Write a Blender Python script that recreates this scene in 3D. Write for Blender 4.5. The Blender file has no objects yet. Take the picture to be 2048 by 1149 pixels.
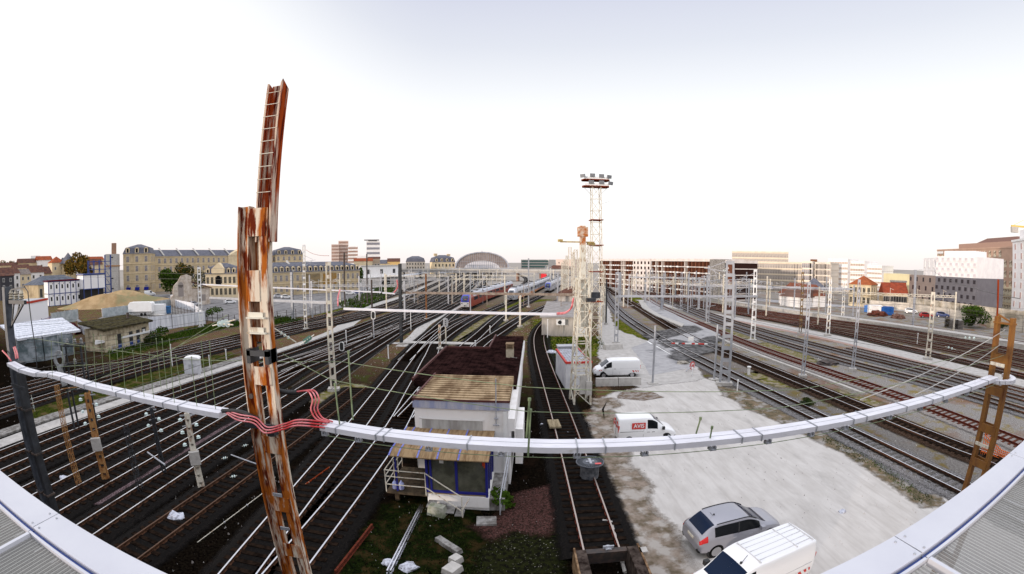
import bpy, math, random
from mathutils import Vector, Matrix
R = math.radians
# ------------------------------------------------------------------ camera
# wide lens with barrel curvature: an equidistant fisheye of 900 px per radian on the 2048 px frame
F_PX, PITCH, CAM_H = 900.0, R(3.2), 12.0
SC = bpy.context.scene
cd = bpy.data.cameras.new('camera'); cd.type = 'PANO'; cd.panorama_type = 'FISHEYE_LENS_POLYNOMIAL'
cd.sensor_width = 36.0; cd.sensor_fit = 'HORIZONTAL'; cd.fisheye_fov = R(170)
cd.fisheye_polynomial_k0 = 0; cd.fisheye_polynomial_k1 = -(2048 / 36.0) / F_PX
cd.fisheye_polynomial_k2 = 0; cd.fisheye_polynomial_k3 = 0; cd.fisheye_polynomial_k4 = 0
cd.clip_start = .05; cd.clip_end = 9000
cam = bpy.data.objects.new('camera', cd); SC.collection.objects.link(cam)
cam.location = (0, 0, CAM_H); cam.rotation_euler = (R(90) - PITCH, 0, 0); SC.camera = cam
# ------------------------------------------------------------------ world
SUN_EL, SUN_AZ = 4.5, -128.0           # low evening sun behind the bridge: only what stands high or far off catches it
W = bpy.data.worlds.new('World'); SC.world = W; W.use_nodes = True
nt = W.node_tree; nt.nodes.clear()
def wn(t, **k):
    n = nt.nodes.new(t)
    for a, b in k.items(): setattr(n, a, b)
    return n
sky = wn('ShaderNodeTexSky', sky_type='NISHITA', sun_disc=False, sun_elevation=R(SUN_EL), sun_rotation=R(SUN_AZ))
mul = wn('ShaderNodeVectorMath', operation='SCALE'); mul.inputs['Scale'].default_value = .10
tc = wn('ShaderNodeTexCoord'); sep = wn('ShaderNodeSeparateXYZ'); rmp = wn('ShaderNodeValToRGB')
cr = rmp.color_ramp; cr.elements[0].position = 0.0; cr.elements[0].color = (.88, .82, .81, 1)
cr.elements[1].position = .80; cr.elements[1].color = (1.7, 1.72, 1.85, 1)
for p, c in ((.035, (.93, .88, .88, 1)), (.09, (.98, .95, .95, 1)), (.22, (.99, .985, .985, 1)), (.34, (.88, .89, .91, 1)), (.46, (.70, .72, .79, 1)), (.57, (.60, .62, .73, 1)), (.70, (1.15, 1.17, 1.28, 1))):
    e = cr.elements.new(p); e.color = c
mx = wn('ShaderNodeMix', data_type='RGBA'); mx.inputs[0].default_value = .82
bg = wn('ShaderNodeBackground'); bg.inputs[1].default_value = 1.0; out = wn('ShaderNodeOutputWorld')
L = nt.links.new
L(sky.outputs[0], mul.inputs[0]); L(tc.outputs['Generated'], sep.inputs[0])
west = wn('ShaderNodeMapRange', interpolation_type='SMOOTHSTEP'); west.inputs[1].default_value = -.75; west.inputs[2].default_value = -.12; west.inputs[3].default_value = -.26; west.inputs[4].default_value = 0
lift = wn('ShaderNodeMath', operation='MULTIPLY'); L(sep.outputs[0], west.inputs[0]); L(west.outputs[0], lift.inputs[0]); L(sep.outputs[2], lift.inputs[1])   # paler towards the evening side
add2 = wn('ShaderNodeMath', operation='MULTIPLY_ADD'); L(lift.outputs[0], add2.inputs[0]); add2.inputs[1].default_value = 1.9; L(sep.outputs[2], add2.inputs[2]); L(add2.outputs[0], rmp.inputs[0])
L(mul.outputs[0], mx.inputs[6]); L(rmp.outputs[0], mx.inputs[7]); L(mx.outputs[2], bg.inputs[0]); L(bg.outputs[0], out.inputs[0])
sd = bpy.data.lights.new('sun', 'SUN'); sd.energy = 2.2; sd.angle = R(1.5); sd.color = (1, .86, .74)
so = bpy.data.objects.new('sun', sd); SC.collection.objects.link(so)
so.rotation_euler = (R(90 - SUN_EL), 0, R(-SUN_AZ + 180)); so.location = (-60, 0, 60)
SC.view_settings.view_transform = 'Standard'; SC.view_settings.look = 'None'
SC.view_settings.exposure = 0.42; SC.view_settings.gamma = 1
SC.cycles.max_bounces = 6; SC.cycles.diffuse_bounces = 2; SC.cycles.transparent_max_bounces = 8
SC.cycles.use_denoising = True
# ------------------------------------------------------------------ picture point -> place in the world
def ray(px, py):
    u, v = px - 1024, py - 574.5; r = math.hypot(u, v); t = r / F_PX; s = math.sin(t) / r if r else 1 / F_PX
    x, d, z = u * s, v * s, math.cos(t)
    return x, z * math.cos(PITCH) - d * math.sin(PITCH), -(d * math.cos(PITCH) + z * math.sin(PITCH))
def G(px, py, z=0.0):
    x, y, w = ray(px, py); k = (z - CAM_H) / w
    return Vector((x * k, y * k, z))
def at(px, py, Y):
    x, y, w = ray(px, py); k = Y / y
    return Vector((x * k, Y, CAM_H + w * k))
def far(px, py, D):                     # the point at horizontal distance D
    x, y, w = ray(px, py); k = D / math.hypot(x, y)
    return Vector((x * k, y * k, CAM_H + w * k))
def top(b, px, py):                     # height of a post standing at b whose top shows at px,py
    return far(px, py, math.hypot(b[0], b[1]))[2]
# ------------------------------------------------------------------ objects
C = SC.collection
def tag(o, label=None, cat=None, group=None, kind=None):
    if label: o['label'] = label
    if cat: o['category'] = cat
    if group: o['group'] = group
    if kind: o['kind'] = kind
    return o
def thing(name, label, cat, loc=(0, 0, 0), rz=0, group=None):
    o = bpy.data.objects.new(name, None); C.objects.link(o); o.location = loc; o.rotation_euler = (0, 0, rz)
    o.empty_display_size = .2
    return tag(o, label, cat, group)
def dup(root, loc, rz, label, group=None):
    r = root.copy(); C.objects.link(r); r.location = loc; r.rotation_euler = (0, 0, rz); r['label'] = label
    if group: r['group'] = group
    for ch in list(root.children):
        c = ch.copy(); C.objects.link(c); c.parent = r
        for g in ch.children:
            d = g.copy(); C.objects.link(d); d.parent = c
    return r
class K:                                # collects faces for one mesh
    def __init__(s): s.v = []; s.f = []; s.m = []; s.c = []
    def add(s, vs, fs, mi=0):
        n = len(s.v); s.c.append((n, len(s.f))); s.v += [tuple(p) for p in vs]; s.f += [tuple(i + n for i in f) for f in fs]; s.m += [mi] * len(fs); return s
    def box(s, x0, x1, y0, y1, z0, z1, mi=0):
        return s.add([(x0, y0, z0), (x1, y0, z0), (x1, y1, z0), (x0, y1, z0), (x0, y0, z1), (x1, y0, z1), (x1, y1, z1), (x0, y1, z1)],
                     [(0, 3, 2, 1), (4, 5, 6, 7), (0, 1, 5, 4), (1, 2, 6, 5), (2, 3, 7, 6), (3, 0, 4, 7)], mi)
    def bar(s, p, q, w, h=None, mi=0, w2=None, h2=None):
        p, q = Vector(p), Vector(q); h = h or w; w2 = w2 or w; h2 = h2 or h; d = (q - p).normalized()
        u = Vector((0, 0, 1)) if abs(d.z) < .95 else Vector((0, 1, 0)); a = d.cross(u).normalized(); b = a.cross(d)
        vs = [p - a * w / 2 - b * h / 2, p + a * w / 2 - b * h / 2, p + a * w / 2 + b * h / 2, p - a * w / 2 + b * h / 2]
        vs += [q - a * w2 / 2 - b * h2 / 2, q + a * w2 / 2 - b * h2 / 2, q + a * w2 / 2 + b * h2 / 2, q - a * w2 / 2 + b * h2 / 2]
        return s.add(vs, [(0, 3, 2, 1), (4, 5, 6, 7), (0, 1, 5, 4), (1, 2, 6, 5), (2, 3, 7, 6), (3, 0, 4, 7)], mi)
    def cyl(s, p, q, r, n=8, r2=None, mi=0):
        p, q = Vector(p), Vector(q); r2 = r if r2 is None else r2; d = (q - p).normalized()
        u = Vector((0, 0, 1)) if abs(d.z) < .95 else Vector((0, 1, 0)); a = d.cross(u).normalized(); b = a.cross(d)
        vs = [c + (a * math.cos(2 * math.pi * i / n) + b * math.sin(2 * math.pi * i / n)) * rr for c, rr in ((p, r), (q, r2)) for i in range(n)]
        fs = [(i, (i + 1) % n, n + (i + 1) % n, n + i) for i in range(n)] + [tuple(range(n))[::-1], tuple(range(n, 2 * n))]
        return s.add(vs, fs, mi)
    def tube(s, pts, r, n=6, mi=0):
        P = [Vector(p) for p in pts]; m = len(P); vs = []; a = None
        for i, p in enumerate(P):
            d = (P[min(i + 1, m - 1)] - P[max(i - 1, 0)]).normalized()
            a = (d.orthogonal() if a is None else a - d * a.dot(d)).normalized(); b = d.cross(a)
            vs += [p + (a * math.cos(2 * math.pi * j / n) + b * math.sin(2 * math.pi * j / n)) * r for j in range(n)]
        return s.add(vs, [(i * n + j, i * n + (j + 1) % n, (i + 1) * n + (j + 1) % n, (i + 1) * n + j) for i in range(m - 1) for j in range(n)] + [tuple(range(n))[::-1], tuple(range((m - 1) * n, m * n))], mi)
    def each(s, name, mats, parent=None, smooth=False):   # one object for every shape collected
        out = []
        for i, (v0, f0) in enumerate(s.c):
            v1, f1 = s.c[i + 1] if i + 1 < len(s.c) else (len(s.v), len(s.f)); q = K()
            q.v = s.v[v0:v1]; q.f = [tuple(j - v0 for j in f) for f in s.f[f0:f1]]; q.m = s.m[f0:f1]; out.append(q.make(name, mats, parent, smooth))
        return out
    def prism(s, poly, z0, z1, mi=0):
        n = len(poly); vs = [(p[0], p[1], z0) for p in poly] + [(p[0], p[1], z1) for p in poly]
        return s.add(vs, [tuple(range(n))[::-1], tuple(range(n, 2 * n))] + [(i, (i + 1) % n, n + (i + 1) % n, n + i) for i in range(n)], mi)
    def lathe(s, c, prof, n=12, mi=0):
        vs = [(c[0] + r * math.cos(2 * math.pi * i / n), c[1] + r * math.sin(2 * math.pi * i / n), c[2] + z) for r, z in prof for i in range(n)]
        fs = [(k * n + i, k * n + (i + 1) % n, (k + 1) * n + (i + 1) % n, (k + 1) * n + i) for k in range(len(prof) - 1) for i in range(n)]
        return s.add(vs, fs + [tuple(range(n))[::-1], tuple(range((len(prof) - 1) * n, len(prof) * n))], mi)
    def make(s, name, mats, parent=None, smooth=False, loc=None):
        me = bpy.data.meshes.new(name); me.from_pydata(s.v, [], s.f)
        for m in (mats if isinstance(mats, (list, tuple)) else [mats]): me.materials.append(m)
        me.polygons.foreach_set('material_index', s.m)
        if smooth: me.polygons.foreach_set('use_smooth', [True] * len(s.f))
        me.update(); o = bpy.data.objects.new(name, me); C.objects.link(o)
        if parent: o.parent = parent
        if loc: o.location = loc
        return o
def clone(o, loc, parent=None, rz=None, scale=None):
    c = o.copy(); C.objects.link(c); c.location = loc
    if parent: c.parent = parent
    if rz is not None: c.rotation_euler = (0, 0, rz)
    if scale: c.scale = scale
    return c
# ------------------------------------------------------------------ materials
def M(name, c1, c2=None, scale=3.0, rough=.8, metal=0.0, bump=0.0, stretch=(1, 1, 1), lo=.4, hi=.6, c3=None, s3=.3, lo3=.5, hi3=.65, detail=6, coord='Object', spec=None):
    m = bpy.data.materials.new(name); m.use_nodes = True; t = m.node_tree; n = t.nodes; b = n['Principled BSDF']
    b.inputs['Roughness'].default_value = rough; b.inputs['Metallic'].default_value = metal
    if spec is None and rough >= .8: spec = 0.0
    if spec is not None: b.inputs['Specular IOR Level'].default_value = spec
    b.inputs['Base Color'].default_value = (*c1, 1)
    if c2:
        tcx = n.new('ShaderNodeTexCoord'); mp = n.new('ShaderNodeMapping'); mp.inputs['Scale'].default_value = stretch
        t.links.new(tcx.outputs[coord], mp.inputs[0])
        def layer(prev, col, sc, l, h):
            nz = n.new('ShaderNodeTexNoise'); nz.inputs['Scale'].default_value = sc; nz.inputs['Detail'].default_value = detail
            nz.inputs['Roughness'].default_value = .62
            t.links.new(mp.outputs[0], nz.inputs[0]); mr = n.new('ShaderNodeMapRange'); mr.inputs[1].default_value = l; mr.inputs[2].default_value = h
            t.links.new(nz.outputs[0], mr.inputs[0]); mi = n.new('ShaderNodeMix'); mi.data_type = 'RGBA'
            t.links.new(mr.outputs[0], mi.inputs[0])
            if prev is None: mi.inputs[6].default_value = (*c1, 1)
            else: t.links.new(prev, mi.inputs[6])
            mi.inputs[7].default_value = (*col, 1); return mi.outputs[2], nz
        o, nz = layer(None, c2, scale, lo, hi)
        if c3: o, _ = layer(o, c3, s3, lo3, hi3)
        t.links.new(o, b.inputs['Base Color'])
        if bump:
            bp = n.new('ShaderNodeBump'); bp.inputs['Strength'].default_value = bump; bp.inputs['Distance'].default_value = .05
            t.links.new(nz.outputs[0], bp.inputs['Height']); t.links.new(bp.outputs[0], b.inputs['Normal'])
    return m
rust = M('rusty_paint', (.66, .57, .46), (.38, .11, .018), 1.9, .9, stretch=(2.6, 2.6, .42), lo=.445, hi=.535, c3=(.12, .02, .008), s3=3.6, lo3=.51, hi3=.58, bump=.3, detail=15)
rust_dark = M('dark_rust', (.28, .045, .012), (.11, .018, .008), 2.0, .85, stretch=(4, 4, .5), lo=.42, hi=.58, c3=(.60, .42, .30), s3=1.7, lo3=.57, hi3=.68)
white_rust = M('white_paint_rusting', (.66, .62, .53), (.26, .10, .04), 2.0, .8, stretch=(3, 3, .8), lo=.52, hi=.72)
cream_steel = M('cream_steel', (.68, .65, .56), (.30, .18, .09), 3, .8, stretch=(2, 2, .7), lo=.5, hi=.68)
galv = M('galvanised_steel', (.30, .31, .34), (.42, .43, .46), 2, .5, .3, lo=.3, hi=.7)
galv_light = M('pale_galvanised_steel', (.46, .47, .51), (.33, .34, .38), 2, .5, .2, lo=.3, hi=.7)
ochre = M('ochre_paint', (.23, .095, .012), (.14, .045, .008), 3, .6, stretch=(2, 2, .6), lo=.45, hi=.7)
blacksteel = M('black_steel', (.012, .013, .016), (.035, .04, .05), 2, .6, lo=.4, hi=.7)
darksteel = M('dark_steel', (.03, .025, .024), (.07, .045, .035), 3, .7)
trunkwhite = M('white_duct', (.74, .73, .78), (.62, .61, .66), 1.5, .5, lo=.35, hi=.7, c3=(.50, .48, .46), s3=4, lo3=.6, hi3=.75, stretch=(1, 3, 3))
alu = M('anodised_aluminium', (.58, .585, .63), (.50, .505, .56), 1.0, .45, .15, lo=.3, hi=.7)
ballast_dark = M('oily_ballast', (.007, .005, .004), (.0015, .001, .001), 9, .97, lo=.35, hi=.6, c3=(.12, .10, .085), s3=13, lo3=.70, hi3=.78, detail=3, spec=.15)
ballast_brown = M('brown_ballast', (.060, .036, .024), (.016, .010, .007), 9, .95, lo=.35, hi=.65, c3=(.22, .17, .14), s3=22, lo3=.58, hi3=.7, detail=3)
ballast_grey = M('grey_ballast', (.20, .19, .19), (.07, .065, .06), 10, .95, lo=.35, hi=.65, c3=(.42, .42, .45), s3=18, lo3=.55, hi3=.68, detail=3)
ballast_pink = M('pink_ballast', (.13, .085, .09), (.03, .02, .02), 14, .95, lo=.35, hi=.6, c3=(.42, .33, .36), s3=20, lo3=.56, hi3=.66, detail=3)
sleeper = M('timber_sleeper', (.007, .005, .004), (.022, .014, .010), 4, .95)
sleeper_grey = M('pale_sleeper', (.24, .22, .20), (.12, .10, .09), 4, .9)
rail_top = M('polished_rail', (.78, .78, .82), None, rough=.28, metal=1.0)
rail_dull = M('dull_rail', (.45, .38, .34), None, rough=.45, metal=.8)
rail_side = M('rail_side', (.045, .022, .014), (.10, .05, .03), 5, .8)
rail_red = M('red_rust_rail', (.14, .035, .02), (.07, .02, .015), 5, .8)
concrete = M('concrete', (.52, .50, .47), (.36, .34, .32), 2.5, .9, lo=.35, hi=.7)
concrete_dark = M('weathered_concrete', (.30, .29, .28), (.14, .13, .12), 3, .9)
asphalt = M('pale_asphalt', (.42, .41, .415), (.30, .295, .30), 1.2, .9, lo=.35, hi=.7, c3=(.15, .15, .16), s3=.25, lo3=.56, hi3=.7)
yard_mat = M('chalky_gravel', (.55, .525, .50), (.46, .435, .41), .9, .95, lo=.38, hi=.66, c3=(.36, .34, .32), s3=.5, lo3=.55, hi3=.76, stretch=(1.3, .45, 1), detail=9)
path_mat = M('path_dust', (.50, .48, .46), (.36, .34, .32), 1.5, .95, lo=.35, hi=.7)
pink_path = M('pink_gravel', (.42, .29, .25), (.30, .22, .19), 2, .95, lo=.35, hi=.7)
grass_mat = M('grass', (.12, .145, .008), (.025, .035, .005), 3, .95, lo=.4, hi=.6, c3=(.17, .13, .05), s3=1.2, lo3=.5, hi3=.62, bump=.6)
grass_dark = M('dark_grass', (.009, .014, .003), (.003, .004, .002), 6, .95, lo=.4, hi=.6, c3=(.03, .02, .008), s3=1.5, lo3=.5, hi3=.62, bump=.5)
dirt_brown = M('brown_dirt', (.16, .09, .05), (.07, .045, .03), 4, .95, lo=.35, hi=.65, c3=(.10, .11, .03), s3=.8, lo3=.52, hi3=.66)
white_pt = M('white_paint', (.80, .80, .80), (.72, .71, .70), .8, .5, lo=.4, hi=.8)
white_wall = M('white_render', (.82, .80, .79), (.66, .62, .58), .9, .85, lo=.5, hi=.8, stretch=(1, 1, .5))
red_pt = M('red_paint', (.55, .03, .02), None, rough=.5)
blue_pt = M('blue_paint', (.015, .017, .20), None, rough=.45)
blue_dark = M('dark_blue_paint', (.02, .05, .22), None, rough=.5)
glass = M('window_glass', (.008, .009, .011), None, rough=.15, spec=.10)
glass_blue = M('windscreen_glass', (.004, .012, .035), None, rough=.08, spec=.15)
black_pl = M('black_plastic', (.012, .012, .013), None, rough=.6)
tyre_m = M('tyre_rubber', (.012, .012, .012), None, rough=.85)
rim_m = M('wheel_rim', (.45, .45, .47), None, rough=.35, metal=.7)
carwhite = M('white_car_paint', (.80, .80, .81), None, rough=.22, spec=.5)
carsilver = M('silver_car_paint', (.34, .34, .38), None, rough=.3, metal=.3)
ins_glass = M('insulator_glass', (.62, .74, .72), None, rough=.15)
orange_m = M('orange_plastic', (.80, .16, .02), None, rough=.6)
redcable = M('red_cable', (.50, .02, .025), (.72, .26, .28), 2.2, .5)
wire_m = M('wire', (.07, .065, .06), None, rough=.6)
wire_pale = M('pale_wire', (.45, .44, .42), None, rough=.5)
green_st = M('green_steel', (.11, .15, .07), (.20, .25, .14), 4, .6)
stone = M('limestone', (.60, .49, .32), (.44, .34, .21), .5, .9, lo=.35, hi=.7, c3=(.25, .19, .13), s3=.12, lo3=.55, hi3=.75)
stone_pale = M('pale_limestone', (.72, .60, .41), (.58, .47, .31), .5, .9, lo=.4, hi=.7)
slate = M('slate', (.065, .068, .09), (.11, .11, .14), .8, .7)
tile_red = M('red_tile', (.34, .09, .04), (.22, .07, .04), .7, .85)
tile_brown = M('brown_tile', (.15, .075, .055), (.09, .05, .045), .8, .85)
leaf = M('foliage', (.055, .10, .012), (.02, .04, .006), 1.5, .8, lo=.4, hi=.6)
leaf_dark = M('dark_foliage', (.02, .035, .012), (.045, .05, .015), 1.2, .8)
leaf_gold = M('evening_glow_foliage', (.30, .16, .03), (.10, .08, .02), 1.0, .8)  # golden evening sun put into the leaf colour
bark = M('bark', (.06, .045, .03), None)
sand = M('sandy_earth', (.42, .30, .17), (.28, .19, .10), .35, .95, lo=.35, hi=.65, c3=(.24, .22, .12), s3=.12, lo3=.5, hi3=.62, bump=.5)
# tyre streaks over the yard
t = yard_mat.node_tree; b = t.nodes['Principled BSDF']; src = b.inputs['Base Color'].links[0].from_socket
tcy = t.nodes.new('ShaderNodeTexCoord'); mpy = t.nodes.new('ShaderNodeMapping'); mpy.inputs['Rotation'].default_value = (0, 0, .5); mpy.inputs['Scale'].default_value = (1.9, .10, 1)
nzy = t.nodes.new('ShaderNodeTexNoise'); nzy.inputs['Scale'].default_value = 1.6; nzy.inputs['Detail'].default_value = 8; nzy.inputs['Distortion'].default_value = .6
t.links.new(tcy.outputs['Object'], mpy.inputs[0]); t.links.new(mpy.outputs[0], nzy.inputs[0]); mry = t.nodes.new('ShaderNodeMapRange'); mry.inputs[1].default_value = .50; mry.inputs[2].default_value = .72; mry.inputs[4].default_value = .34
t.links.new(nzy.outputs[0], mry.inputs[0]); mxy = t.nodes.new('ShaderNodeMix'); mxy.data_type = 'RGBA'; t.links.new(mry.outputs[0], mxy.inputs[0]); t.links.new(src, mxy.inputs[6]); mxy.inputs[7].default_value = (.34, .31, .285, 1); t.links.new(mxy.outputs[2], b.inputs['Base Color'])
rng = random.Random(7)
# ================================================================== THE GROUND
def polysheet(name, pts, mat, z, th=.02, jag=.35, step=1.2, kind='structure', seed=1):
    rg = random.Random(seed); out = []
    for a, b in zip(pts, pts[1:] + pts[:1]):
        a, b = Vector(a[:2]), Vector(b[:2]); n = max(1, min(40, int((b - a).length / step))); nn = Vector((-(b - a).y, (b - a).x)).normalized()
        for i in range(n):
            p = a.lerp(b, i / n)
            if i: p = p + nn * rg.uniform(-jag, jag)
            out.append((p.x, p.y))
    if jag < .15: k = K(); k.prism(out, z - th, z); return tag(k.make(name, mat), kind=kind)
    # worn, crumbling edge: a rim outside the sheet where it breaks up
    m = len(out); ar = sum(out[i][0] * out[(i + 1) % m][1] - out[(i + 1) % m][0] * out[i][1] for i in range(m)); sg = 1 if ar > 0 else -1
    rim = []; inn = []
    for i in range(m):
        a, b = Vector(out[i - 1]), Vector(out[(i + 1) % m]); d = (b - a); d = d.normalized() if d.length > 1e-6 else Vector((1, 0)); q = Vector(out[i]) + Vector((d.y, -d.x)) * sg * jag * 2.2
        rim.append((q.x, q.y, z)); inn.append((out[i][0], out[i][1], z))
    k = K(); k.add(inn + rim, [tuple(range(m)) if sg > 0 else tuple(range(m))[::-1]] + [((i, m + i, m + (i + 1) % m, (i + 1) % m) if sg > 0 else (i, (i + 1) % m, m + (i + 1) % m, m + i)) for i in range(m)])
    o = k.make(name, soft(mat)); at_ = o.data.attributes.new('edge', 'FLOAT', 'POINT'); at_.data.foreach_set('value', [1.0] * m + [0.0] * m); return tag(o, kind=kind)
_soft = {}
def soft(mat):
    if mat.name in _soft: return _soft[mat.name]
    m = mat.copy(); m.name = mat.name + '_worn'; t = m.node_tree; n = t.nodes; b = n['Principled BSDF']
    a = n.new('ShaderNodeAttribute'); a.attribute_name = 'edge'; tcx = n.new('ShaderNodeTexCoord'); nz = n.new('ShaderNodeTexNoise'); nz.inputs['Scale'].default_value = 2.2; nz.inputs['Detail'].default_value = 9; nz.inputs['Roughness'].default_value = .75
    t.links.new(tcx.outputs['Object'], nz.inputs[0]); ad = n.new('ShaderNodeMath'); ad.operation = 'ADD'; t.links.new(a.outputs['Fac'], ad.inputs[0]); t.links.new(nz.outputs[0], ad.inputs[1])
    mr_ = n.new('ShaderNodeMapRange'); mr_.inputs[1].default_value = .72; mr_.inputs[2].default_value = 1.15; t.links.new(ad.outputs[0], mr_.inputs[0]); t.links.new(mr_.outputs[0], b.inputs['Alpha']); _soft[mat.name] = m; return m
def gp(*pp): return [G(*p) for p in pp]
# one sheet to the horizon; soil colour varies over the place
gm = bpy.data.materials.new('soil'); gm.use_nodes = True; t = gm.node_tree; N = t.nodes
def nn(ty, **k):
    n = N.new(ty)
    for a, b in k.items(): setattr(n, a, b)
    return n
tcg = nn('ShaderNodeTexCoord')
def noise(sc, det=5, ro=.6):
    a = nn('ShaderNodeTexNoise'); a.inputs['Scale'].default_value = sc; a.inputs['Detail'].default_value = det; a.inputs['Roughness'].default_value = ro
    t.links.new(tcg.outputs['Object'], a.inputs[0]); return a
def mr(src, a, b, c=0, d=1):
    m = nn('ShaderNodeMapRange'); m.inputs[1].default_value = a; m.inputs[2].default_value = b; m.inputs[3].default_value = c; m.inputs[4].default_value = d
    t.links.new(src, m.inputs[0]); return m.outputs[0]
def mixc(f, a, b):
    m = nn('ShaderNodeMix', data_type='RGBA')
    for s, v in ((m.inputs[0], f), (m.inputs[6], a), (m.inputs[7], b)):
        if isinstance(v, tuple): s.default_value = (*v, 1)
        else: t.links.new(v, s)
    return m.outputs[2]
sp = nn('ShaderNodeSeparateXYZ'); t.links.new(tcg.outputs['Object'], sp.inputs[0])
fine = noise(7, 3, .7).outputs[0]; mid = noise(.55).outputs[0]; big = noise(.11).outputs[0]; grit = noise(16, 2).outputs[0]
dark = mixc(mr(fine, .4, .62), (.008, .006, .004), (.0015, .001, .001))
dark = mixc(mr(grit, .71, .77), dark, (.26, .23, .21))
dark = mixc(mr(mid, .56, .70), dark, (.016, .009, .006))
brown = mixc(mr(fine, .38, .62), (.17, .10, .055), (.05, .03, .018))
brown = mixc(mr(grit, .6, .7), brown, (.40, .36, .33))
brown = mixc(mr(mid, .52, .62), brown, (.10, .12, .03))
grey = mixc(mr(fine, .35, .65), (.34, .32, .30), (.15, .135, .125))
grey = mixc(mr(mid, .52, .64), grey, (.22, .17, .07))
grey = mixc(mr(big, .53, .66), grey, (.20, .11, .07))
near = mr(sp.outputs[1], 34, 62)           # the yard near the bridge is nearly black, further off it is brown
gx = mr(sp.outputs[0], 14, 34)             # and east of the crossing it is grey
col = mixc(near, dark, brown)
fx = mr(sp.outputs[1], 110, 240)
col = mixc(gx, col, grey); col = mixc(fx, col, (.34, .31, .28))
t.links.new(col, N['Principled BSDF'].inputs['Base Color']); N['Principled BSDF'].inputs['Roughness'].default_value = .95; N['Principled BSDF'].inputs['Specular IOR Level'].default_value = 0
bmp = nn('ShaderNodeBump'); bmp.inputs['Strength'].default_value = .5; bmp.inputs['Distance'].default_value = .06
t.links.new(fine, bmp.inputs['Height']); t.links.new(bmp.outputs[0], N['Principled BSDF'].inputs['Normal'])
k = K(); k.box(-3500, 3500, -400, 6000, -1, 0); tag(k.make('ground', gm), kind='structure')

# pale gravel yard, with its worn edge, and the roads
edge = gp((1212, 800), (1205, 905), (1212, 960), (1262, 1030), (1300, 1090), (1320, 1149))
polysheet('gravel_yard', edge + [Vector((6.2, 9, 0)), Vector((6.5, -12, 0)), Vector((24, -12, 0)), Vector((22.6, 13, 0))] +
          gp((1842, 1020), (1770, 960), (1690, 915), (1600, 868), (1520, 810), (1450, 783), (1400, 757), (1300, 775), (1240, 788)), yard_mat, .03, jag=.5, seed=4)
polysheet('dirt_fringe', gp((1200, 770), (1190, 900), (1196, 960), (1240, 1030), (1290, 1110), (1310, 1149)) + [Vector((7.4, 12, 0)), Vector((7.2, 22, 0)), Vector((9.5, 36, 0))], dirt_brown, .015, jag=.6, seed=5)
polysheet('access_road', gp((1282, 775), (1400, 757), (1390, 735), (1352, 718), (1292, 683), (1228, 660), (1212, 612), (1203, 600), (1200, 620), (1203, 700), (1212, 745), (1275, 772)), path_mat, .045, jag=.35, seed=6)
polysheet('asphalt_road', gp((1300, 752), (1392, 735), (1354, 718), (1295, 684), (1262, 697), (1285, 725)), asphalt, .058, jag=.06, seed=7)
polysheet('crossing_road', gp((1354, 717), (1388, 703), (1402, 697), (1360, 671), (1341, 665), (1296, 683)), asphalt, .20, th=.16, jag=.05, seed=8)
polysheet('crossing_road', gp((1402, 697), (1420, 682), (1442, 671), (1404, 655), (1360, 636), (1325, 617), (1302, 603), (1283, 606), (1292, 618), (1318, 633), (1372, 657), (1360, 671)), asphalt, .20, th=.16, jag=.05, seed=9)
for i, (pp, zz) in enumerate((([(1300, 676), (1340, 662), (1352, 668), (1310, 684)], .208), ([(1352, 716), (1370, 700), (1400, 694), (1415, 704), (1385, 716), (1365, 722)], .208), ([(1355, 662), (1385, 655), (1392, 662), (1368, 668)], .212), ([(1400, 690), (1425, 678), (1440, 676), (1412, 696)], .212), ([(1330, 690), (1350, 684), (1366, 690), (1345, 698)], .214))):
    polysheet('oil_stain', gp(*pp), M('crossing_grime', (.06, .057, .057), (.17, .165, .165), 1.5, .95), zz, jag=.9, seed=70 + i)
for a, b in (((1295, 684), (1304, 690)), ((1312, 693), (1352, 716))):
    p, q = G(*a), G(*b); k = K(); k.bar((p.x, p.y, .082), (q.x, q.y, .082), .35, .012); tag(k.make('road_marking', white_pt), kind='structure')
polysheet('platform_kerb', gp((1277, 603), (1284, 618), (1310, 634), (1364, 657), (1368, 652), (1322, 634), (1298, 619), (1286, 603)), concrete, .35, th=.35, jag=.02)
polysheet('dirt_fringe', gp((1216, 800), (1222, 870), (1232, 930), (1270, 1000), (1320, 1060), (1370, 1149), (1318, 1149), (1290, 1090), (1250, 1030), (1205, 960), (1200, 880), (1200, 800)), M('yard_dirt', (.27, .22, .18), (.12, .095, .065), 1.5, .95, lo=.38, hi=.62, c3=(.36, .33, .30), s3=.9, lo3=.48, hi3=.6, detail=9), .036, jag=.6, seed=15)
polysheet('dirt_fringe', gp((1700, 905), (1790, 965), (1850, 1010), (1880, 1010), (1800, 950), (1720, 895), (1620, 850), (1560, 812), (1490, 790), (1440, 775), (1455, 792), (1540, 832), (1620, 868)), M('verge_dirt', (.20, .15, .10), (.09, .08, .05), 1.5, .95, lo=.38, hi=.62, c3=(.30, .28, .26), s3=.9, lo3=.48, hi3=.6, detail=9), .036, jag=.45, seed=16)
polysheet('oil_stain', gp((1255, 782), (1300, 786), (1320, 795), (1285, 800), (1240, 796)), M('yard_stain', (.14, .10, .07), (.3, .27, .25), 2, .95), .037, jag=.3, seed=17)
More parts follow.
